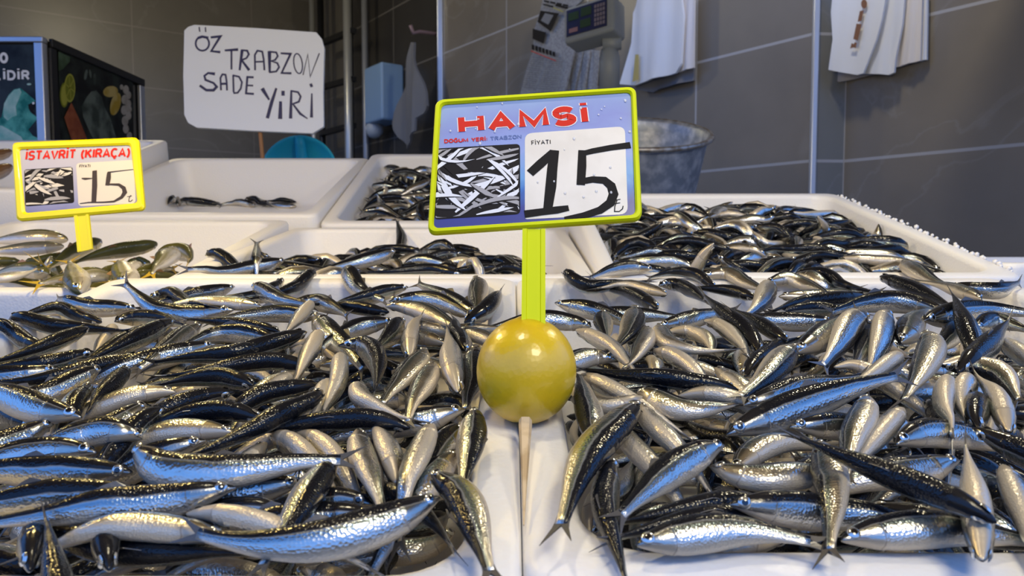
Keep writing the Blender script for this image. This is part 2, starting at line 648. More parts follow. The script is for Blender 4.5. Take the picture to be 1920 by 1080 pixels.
# the sloping stall under the crates
stall = tag(empty('market_stall', (0, 1.2, 0)), 'wooden stall carrying the rows of white foam crates', 'stall')
for c in CR:
    x0, x1, Z0, y0, k, ln, h, t = CR[c]
    bm = bmesh.new()
    mw = crate_matrix(c)
    box_bm(bm, (0, ln / 2, -h - .0095), (x1 - x0 - .03, ln - .05, .017))
    bm.transform(Matrix.Translation((0, -1.2, 0)) @ mw)
    bm_obj('shelf_board', bm, M['board'], stall)
    for sx in (-1, 1):
        for vv in (.06, ln - .06):
            p = mw @ Vector((sx * ((x1 - x0) / 2 - .06), vv, -h - .02))
            bm = bmesh.new()
            box_bm(bm, (p.x, p.y - 1.2, p.z / 2 - .004), (.045, .045, p.z - .012))
            bm_obj('leg', bm, M['board'], stall)

# ------------------------------------------------------------------ fish
def fish_material(name, back, band, flank, belly, head, metal=.88, scale_u=70, scale_v=19, back_lo=.35, back_hi=.43):
    m = bpy.data.materials.new(name)
    m.use_nodes = True
    nt = m.node_tree
    N, Lk = nt.nodes, nt.links
    b = N['Principled BSDF']
    at_ = N.new('ShaderNodeAttribute')
    at_.attribute_name = 'fish'
    sep = N.new('ShaderNodeSeparateXYZ')
    Lk.new(at_.outputs['Vector'], sep.inputs[0])
    U, V, S = sep.outputs

    def ma(op, a, c=None, d=None, clamp=False):
        n = N.new('ShaderNodeMath')
        n.operation = op
        n.use_clamp = clamp
        for i, q in enumerate((a, c, d)):
            if q is None: continue
            if isinstance(q, (int, float)): n.inputs[i].default_value = q
            else: Lk.new(q, n.inputs[i])
        return n.outputs[0]

    def step(x, lo, hi):
        n = N.new('ShaderNodeMapRange')
        n.interpolation_type = 'SMOOTHSTEP'
        n.inputs['From Min'].default_value = lo
        n.inputs['From Max'].default_value = hi
        Lk.new(x, n.inputs['Value'])
        return n.outputs[0]

    def mix(f, a, c):
        n = N.new('ShaderNodeMix')
        n.data_type = 'RGBA'
        if isinstance(f, (int, float)): n.inputs['Factor'].default_value = f
        else: Lk.new(f, n.inputs['Factor'])
        for key, q in (('A', a), ('B', c)):
            if isinstance(q, tuple): n.inputs[key].default_value = (*q, 1)
            else: Lk.new(q, n.inputs[key])
        return n.outputs['Result']

    def vec(a, c, d):
        n = N.new('ShaderNodeCombineXYZ')
        for i, q in enumerate((a, c, d)):
            if isinstance(q, (int, float)): n.inputs[i].default_value = q
            else: Lk.new(q, n.inputs[i])
        return n.outputs[0]
    noise = N.new('ShaderNodeTexNoise')
    noise.inputs['Scale'].default_value = 1.0
    noise.inputs['Detail'].default_value = 4
    Lk.new(vec(ma('MULTIPLY', U, 7), ma('MULTIPLY', V, 3), ma('MULTIPLY', S, 37)), noise.inputs['Vector'])
    nf = noise.outputs['Fac']
    V2 = ma('ADD', V, ma('MULTIPLY', ma('SUBTRACT', nf, .5), .14))
    Bk = ma('SUBTRACT', 1.0, step(V2, back_lo, back_hi))
    Be = step(V2, .66, .86)
    Bd = ma('MULTIPLY', step(V2, back_lo, back_hi + .02), ma('SUBTRACT', 1.0, step(V2, back_hi + .03, back_hi + .14)))
    Hd = ma('SUBTRACT', 1.0, step(U, .17, .215))
    # colour
    blotch = N.new('ShaderNodeTexNoise')
    blotch.inputs['Scale'].default_value = 1.0
    blotch.inputs['Detail'].default_value = 3
    Lk.new(vec(ma('MULTIPLY', U, 16), ma('MULTIPLY', V, 6), ma('MULTIPLY', S, 11)), blotch.inputs['Vector'])
    fl = mix(blotch.outputs['Fac'], tuple(c * .72 for c in flank), flank)
    fl = mix(ma('MULTIPLY', Bd, .75), fl, band)
    be = mix(ma('FRACT', ma('MULTIPLY', S, 7.3)), belly, tuple(c * k for c, k in zip(belly, (.80, .84, .90))))
    col = mix(Be, fl, be)
    col = mix(Bk, col, back)
    col = mix(ma('MULTIPLY', Hd, ma('MULTIPLY', ma('SUBTRACT', 1.0, ma('MULTIPLY', Bk, .96)), ma('ADD', .10, ma('MULTIPLY', nf, .6)))), col, head)
    # gill slit, mouth line
    gl = ma('ABSOLUTE', ma('SUBTRACT', U, ma('ADD', .178, ma('MULTIPLY', ma('SINE', ma('MULTIPLY', V, PI)), .028))))
    gill = ma('MULTIPLY', ma('SUBTRACT', 1.0, step(gl, .0015, .0055)), step(V, .25, .4))
    ml = ma('ABSOLUTE', ma('SUBTRACT', V, ma('ADD', .58, ma('MULTIPLY', U, 1.1))))
    mouth = ma('MULTIPLY', ma('SUBTRACT', 1.0, step(ml, .008, .022)), ma('SUBTRACT', 1.0, step(U, .105, .125)))
    dark = ma('MAXIMUM', ma('MULTIPLY', gill, .5), mouth)
    col = mix(ma('MULTIPLY', dark, .85), col, (.05, .02, .015))
    Lk.new(col, b.inputs['Base Color'])
    me = ma('MULTIPLY', ma('MULTIPLY', ma('SUBTRACT', 1.0, Bk), ma('SUBTRACT', 1.0, ma('MULTIPLY', Be, .62))), metal)
    me = ma('MULTIPLY', me, ma('SUBTRACT', 1.0, ma('MULTIPLY', dark, .9)))
    Lk.new(me, b.inputs['Metallic'])
    ro = ma('ADD', .19, ma('ADD', ma('MULTIPLY', Be, .12), ma('MULTIPLY', nf, .12)))
    ro = ma('SUBTRACT', ro, ma('MULTIPLY', Bk, .07))
    Lk.new(ro, b.inputs['Roughness'])
    Lk.new(ma('SUBTRACT', .5, ma('MULTIPLY', Bk, .22)), b.inputs['Specular IOR Level'])
    b.inputs['Coat Weight'].default_value = .12
    b.inputs['Coat Roughness'].default_value = .14
    # scales
    vo = N.new('ShaderNodeTexVoronoi')
    vo.inputs['Scale'].default_value = 1.0
    vo.inputs['Randomness'].default_value = .8
    Lk.new(vec(ma('MULTIPLY', U, scale_u), ma('MULTIPLY', V, scale_v), S), vo.inputs['Vector'])
    hgt = ma('ADD', ma('MULTIPLY', vo.outputs['Distance'], ma('SUBTRACT', 1.0, ma('MULTIPLY', Hd, .8))), ma('MULTIPLY', blotch.outputs['Fac'], .5))
    bp = N.new('ShaderNodeBump')
    bp.inputs['Strength'].default_value = .28
    bp.inputs['Distance'].default_value = .0009
    Lk.new(hgt, bp.inputs['Height'])
    Lk.new(bp.outputs[0], b.inputs['Normal'])
    Lk.new(bp.outputs[0], b.inputs['Coat Normal'])
    return m


def fin_material(name, c1, c2):
    m = mat(name, c1, .35, coat=.3)
    nt = m.node_tree
    b = nt.nodes['Principled BSDF']
    a = nt.nodes.new('ShaderNodeAttribute'); a.attribute_name = 'fish'
    w = nt.nodes.new('ShaderNodeTexWave')
    w.bands_direction = 'Y'
    w.inputs['Scale'].default_value = 9
    w.inputs['Distortion'].default_value = 1.5
    nt.links.new(a.outputs['Vector'], w.inputs['Vector'])
    mx = nt.nodes.new('ShaderNodeMix'); mx.data_type = 'RGBA'
    mx.inputs['A'].default_value = (*c1, 1); mx.inputs['B'].default_value = (*c2, 1)
    nt.links.new(w.outputs['Fac'], mx.inputs['Factor'])
    nt.links.new(mx.outputs['Result'], b.inputs['Base Color'])
    b.inputs['Transmission Weight'].default_value = .0
    return m


M['anchovy'] = fish_material('anchovy_skin', (.006, .007, .010), (.13, .22, .27), (.76, .73, .66), (.62, .53, .40), (.34, .27, .18), metal=.96, back_lo=.38, back_hi=.45)
M['mackerel'] = fish_material('horse_mackerel_skin', (.075, .072, .022), (.30, .28, .12), (.74, .70, .62), (.80, .74, .66), (.34, .28, .14), metal=.55, back_lo=.38, back_hi=.50)
M['mullet'] = fish_material('brown_fish_skin', (.16, .08, .03), (.34, .2, .09), (.52, .38, .24), (.6, .5, .4), (.35, .18, .08), metal=.25)
M['fin'] = fin_material('anchovy_fin', (.030, .026, .022), (.13, .115, .095))
M['fin_yellow'] = fin_material('yellow_fin', (.42, .27, .015), (.62, .42, .05))
M['fin_brown'] = fin_material('brown_fin', (.2, .1, .04), (.3, .17, .08))
M['iris'] = mat('silver_iris', (.66, .66, .62), .18, .85, coat=1.0)
M['pupil'] = mat('black_pupil', (.004, .004, .006), .12, coat=1.0)

RING_T = [0, .012, .028, .05, .075, .10, .13, .16, .183, .198, .206, .23, .27, .32, .38, .44, .50, .56, .62, .68, .74, .79, .84, .885, .925, .96, 1.0]
RING_T_LOW = [0, .03, .08, .14, .198, .206, .27, .38, .50, .62, .74, .84, .93, 1.0]
KT = [0, .012, .03, .06, .10, .15, .198, .206, .25, .35, .45, .55, .65, .75, .85, .93, 1.0]
SHAPES = {
    0: ([.06, .14, .24, .37, .50, .61, .69, .675, .75, .83, .82, .76, .66, .52, .38, .30, .27],
        [.05, .11, .19, .32, .50, .70, .86, .835, .94, 1.02, 1.0, .90, .74, .55, .37, .29, .26],
        [.05, .13, .215, .32, .43, .53, .60, .565, .62, .67, .655, .59, .48, .35, .22, .13, .08]),
    1: ([.10, .24, .38, .52, .66, .78, .84, .83, .90, .96, .92, .80, .64, .46, .28, .18, .17],
        [.08, .18, .30, .46, .64, .80, .90, .88, .96, 1.0, .94, .80, .62, .44, .26, .18, .17],
        [.08, .20, .31, .42, .52, .60, .65, .615, .66, .68, .64, .56, .44, .31, .19, .14, .14]),
}
SHAPES[2] = SHAPES[1]


def spline(P, ts):
    P = np.asarray(P)
    n = len(P)
    x = np.asarray(ts) * (n - 1)
    i = np.clip(x.astype(int), 0, n - 2)
    f = (x - i)[:, None]
    Q = np.vstack([2 * P[0] - P[1], P, 2 * P[-1] - P[-2]])
    p0, p1, p2, p3 = Q[i], Q[i + 1], Q[i + 2], Q[i + 3]
    pos = .5 * ((2 * p1) + (-p0 + p2) * f + (2 * p0 - 5 * p1 + 4 * p2 - p3) * f ** 2 + (-p0 + 3 * p1 - 3 * p2 + p3) * f ** 3)
    tan = .5 * ((-p0 + p2) + 2 * (2 * p0 - 5 * p1 + 4 * p2 - p3) * f + 3 * (-p0 + 3 * p1 - 3 * p2 + p3) * f ** 2)
    tan /= np.linalg.norm(tan, axis=1, keepdims=True) + 1e-12
    return pos, tan


def fish_frames(P, D, ts):
    pos, tan = spline(P, ts)
    d = D[None, :] - (tan @ D)[:, None] * tan
    d /= np.linalg.norm(d, axis=1, keepdims=True) + 1e-9
    s = np.cross(tan, d)
    return pos, tan, d, s


def fish_body(P, D, kind, L, ts, ns, seed):
    H = .0116 * max(L, .118) / .128 if kind == 0 else .0165 * L / .145
    pos, tan, d, s = fish_frames(P, D, ts)
    hd, hv, wd = (np.interp(ts, KT, a) * H for a in SHAPES[kind])
    th = np.linspace(0, 2 * PI, ns, endpoint=False)
    c, sn = np.cos(th), np.sin(th)
    up = np.where(c[None, :] > 0, hd[:, None], hv[:, None]) * c[None, :]
    side = wd[:, None] * np.sign(sn)[None, :] * np.abs(sn)[None, :] ** .92
    V = pos[:, None, :] + d[:, None, :] * up[..., None] + s[:, None, :] * side[..., None]
    nr = len(ts)
    vv = np.where(th <= PI, th / PI, 2 - th / PI)
    A = np.zeros((nr, ns, 3))
    A[..., 0] = np.asarray(ts)[:, None]
    A[..., 1] = vv[None, :]
    A[..., 2] = seed
    return V.reshape(-1, 3), A.reshape(-1, 3)


_faces = {}
def body_faces(nr, ns):
    if (nr, ns) not in _faces:
        f = [(r * ns + k, r * ns + (k + 1) % ns, (r + 1) * ns + (k + 1) % ns, (r + 1) * ns + k) for r in range(nr - 1) for k in range(ns)]
        f.append(tuple(range(ns - 1, -1, -1)))
        f.append(tuple((nr - 1) * ns + k for k in range(ns)))
        _faces[(nr, ns)] = f
    return _faces[(nr, ns)]


def tail_shape(P, D, kind, L, seed, spread=1.0):
    """Forked tail fin: two pointed lobes with a little thickness."""
    pos, tan, d, s = fish_frames(P, D, [.955, 1.0])
    o, t, d, s = pos[0], tan[1], d[1], s[1]
    H = (.0116 if kind == 0 else .0165) * max(L, .118) / .128 * (1 if kind == 0 else .88)
    big = 1.0 if kind == 0 else 1.45
    ln = .15 * max(L, .115) * big
    sp = .085 * max(L, .115) * spread * big
    prof = [(0, .0), (.22, .10), (.45, .30), (.70, .62), (.88, .86), (1.0, 1.0)]   # along, outward: leading edge
    trail = [(.34, .0), (.40, .10), (.52, .28), (.72, .58), (.89, .84), (1.0, 1.0)]
    base = .27 * H
    V, A, Fc = [], [], []
    for sg in (1, -1):
        b = len(V)
        for (a, w), (a2, w2) in zip(prof, trail):
            curl = .10 * ln * (a ** 2) * (.6 if sg > 0 else -.3)
            p1 = o + t * (a * ln) + d * sg * (base * (1 - a) + w * sp) + s * curl
            p2 = o + t * (a2 * ln) + d * sg * (w2 * sp - .02 * H) + s * curl
            th = .00045 * (1.2 - a)
            for p, q in ((p1, w + .1), (p2, w2)):
                for k in (1, -1):
                    V.append(p + s * th * k)
                    A.append((a, q, seed))
        n = len(prof)
        for i in range(n - 1):
            a0, a1 = b + 4 * i, b + 4 * (i + 1)
            Fc += [(a0, a0 + 2, a1 + 2, a1), (a0 + 3, a0 + 1, a1 + 1, a1 + 3), (a0 + 1, a0, a1, a1 + 1), (a0 + 2, a0 + 3, a1 + 3, a1 + 2)]
        Fc.append((b, b + 1, b + 3, b + 2))
        e_ = b + 4 * (n - 1)
        Fc.append((e_, e_ + 2, e_ + 3, e_ + 1))
    return np.array(V), np.array(A), Fc


def fin_shape(P, D, kind, L, seed, t0, t1, hgt, under=False):
    """Low folded fin along the back (or belly)."""
    ts = np.linspace(t0, t1, 5)
    pos, tan, d, s = fish_frames(P, D, ts)
    H = .0116 * max(L, .118) / .128 if kind == 0 else .0165 * L / .145
    hh = np.interp(ts, KT, SHAPES[kind][1 if under else 0]) * H
    sg = -1 if under else 1
    V, A, Fc = [], [], []
    for i in range(5):
        f = i / 4
        top = hgt * L * (1 - f) ** .8 * min(1, (f + .02) * 6)
        for k in (1, -1):
            V.append(pos[i] + d[i] * sg * (hh[i] - .0008) + s[i] * k * .0004); A.append((f, 0, seed))
            V.append(pos[i] + d[i] * sg * (hh[i] + top) + tan[i] * top * .7 + s[i] * k * .0002); A.append((f, 1, seed))
    for i in range(4):
        a, b = 4 * i, 4 * (i + 1)
        Fc += [(a, a + 1, b + 1, b), (a + 2, b + 2, b + 3, a + 3), (a + 1, a + 3, b + 3, b + 1)]
    return np.array(V), np.array(A), Fc


def eye_shape(P, D, kind, L, side):
    H = .0116 * max(L, .118) / .128 if kind == 0 else .0165 * L / .145
    te = .062 if kind == 0 else .075
    pos, tan, d, s = fish_frames(P, D, [te])
    w = np.interp(te, KT, SHAPES[kind][2]) * H
    R = .028 * max(L, .118)
    c = pos[0] + d[0] * H * .10 + s[0] * side * w * .93
    n = s[0] * side * .94 + d[0] * .12 - tan[0] * .22
    n /= np.linalg.norm(n)
    a = tan[0] - n * (tan[0] @ n); a /= np.linalg.norm(a)
    b = np.cross(n, a)
    V, Fc, mi = [], [], []
    ns = 14
    prof = [(.0, .36), (.26, .35), (.46, .31), (.49, .30), (.80, .20), (1.0, -.02)]
    V.append(c + n * prof[0][1] * R)
    for r, h in prof[1:]:
        for k in range(ns):
            an = 2 * PI * k / ns
            V.append(c + (a * math.cos(an) + b * math.sin(an)) * r * R + n * h * R)
    for k in range(ns):
        Fc.append((0, 1 + k, 1 + (k + 1) % ns)); mi.append(1)
    for i in range(len(prof) - 2):
        for k in range(ns):
            Fc.append((1 + i * ns + k, 1 + (i + 1) * ns + k, 1 + (i + 1) * ns + (k + 1) % ns, 1 + i * ns + (k + 1) % ns))
            mi.append(1 if i < 2 else 0)
    return np.array(V), Fc, mi


def fish_obj(name, V, A, Fc, mats, parent, center, mi=None, smooth=True):
    me = bpy.data.meshes.new(name)
    me.from_pydata((V - center).tolist(), [], Fc)
    for m in mats: me.materials.append(m)
    if mi is not None: me.polygons.foreach_set('material_index', mi)
    if smooth: me.polygons.foreach_set('use_smooth', [True] * len(me.polygons))
    if A is not None:
        a = me.attributes.new('fish', 'FLOAT_VECTOR', 'POINT')
        a.data.foreach_set('vector', np.asarray(A, dtype=np.float32).ravel())
    me.update()
    o = bpy.data.objects.new(name, me)
    COL.objects.link(o)
    if parent is not None: o.parent = parent
    else: o.location = center
    return o


KIND_NAME = {0: 'anchovy', 1: 'horse_mackerel', 2: 'brown_fish'}
KIND_MAT = {0: 'anchovy', 1: 'mackerel', 2: 'mullet'}
KIND_FIN = {0: 'fin', 1: 'fin_yellow', 2: 'fin_brown'}
CM = {c: np.array(crate_matrix(c)) for c in CR}

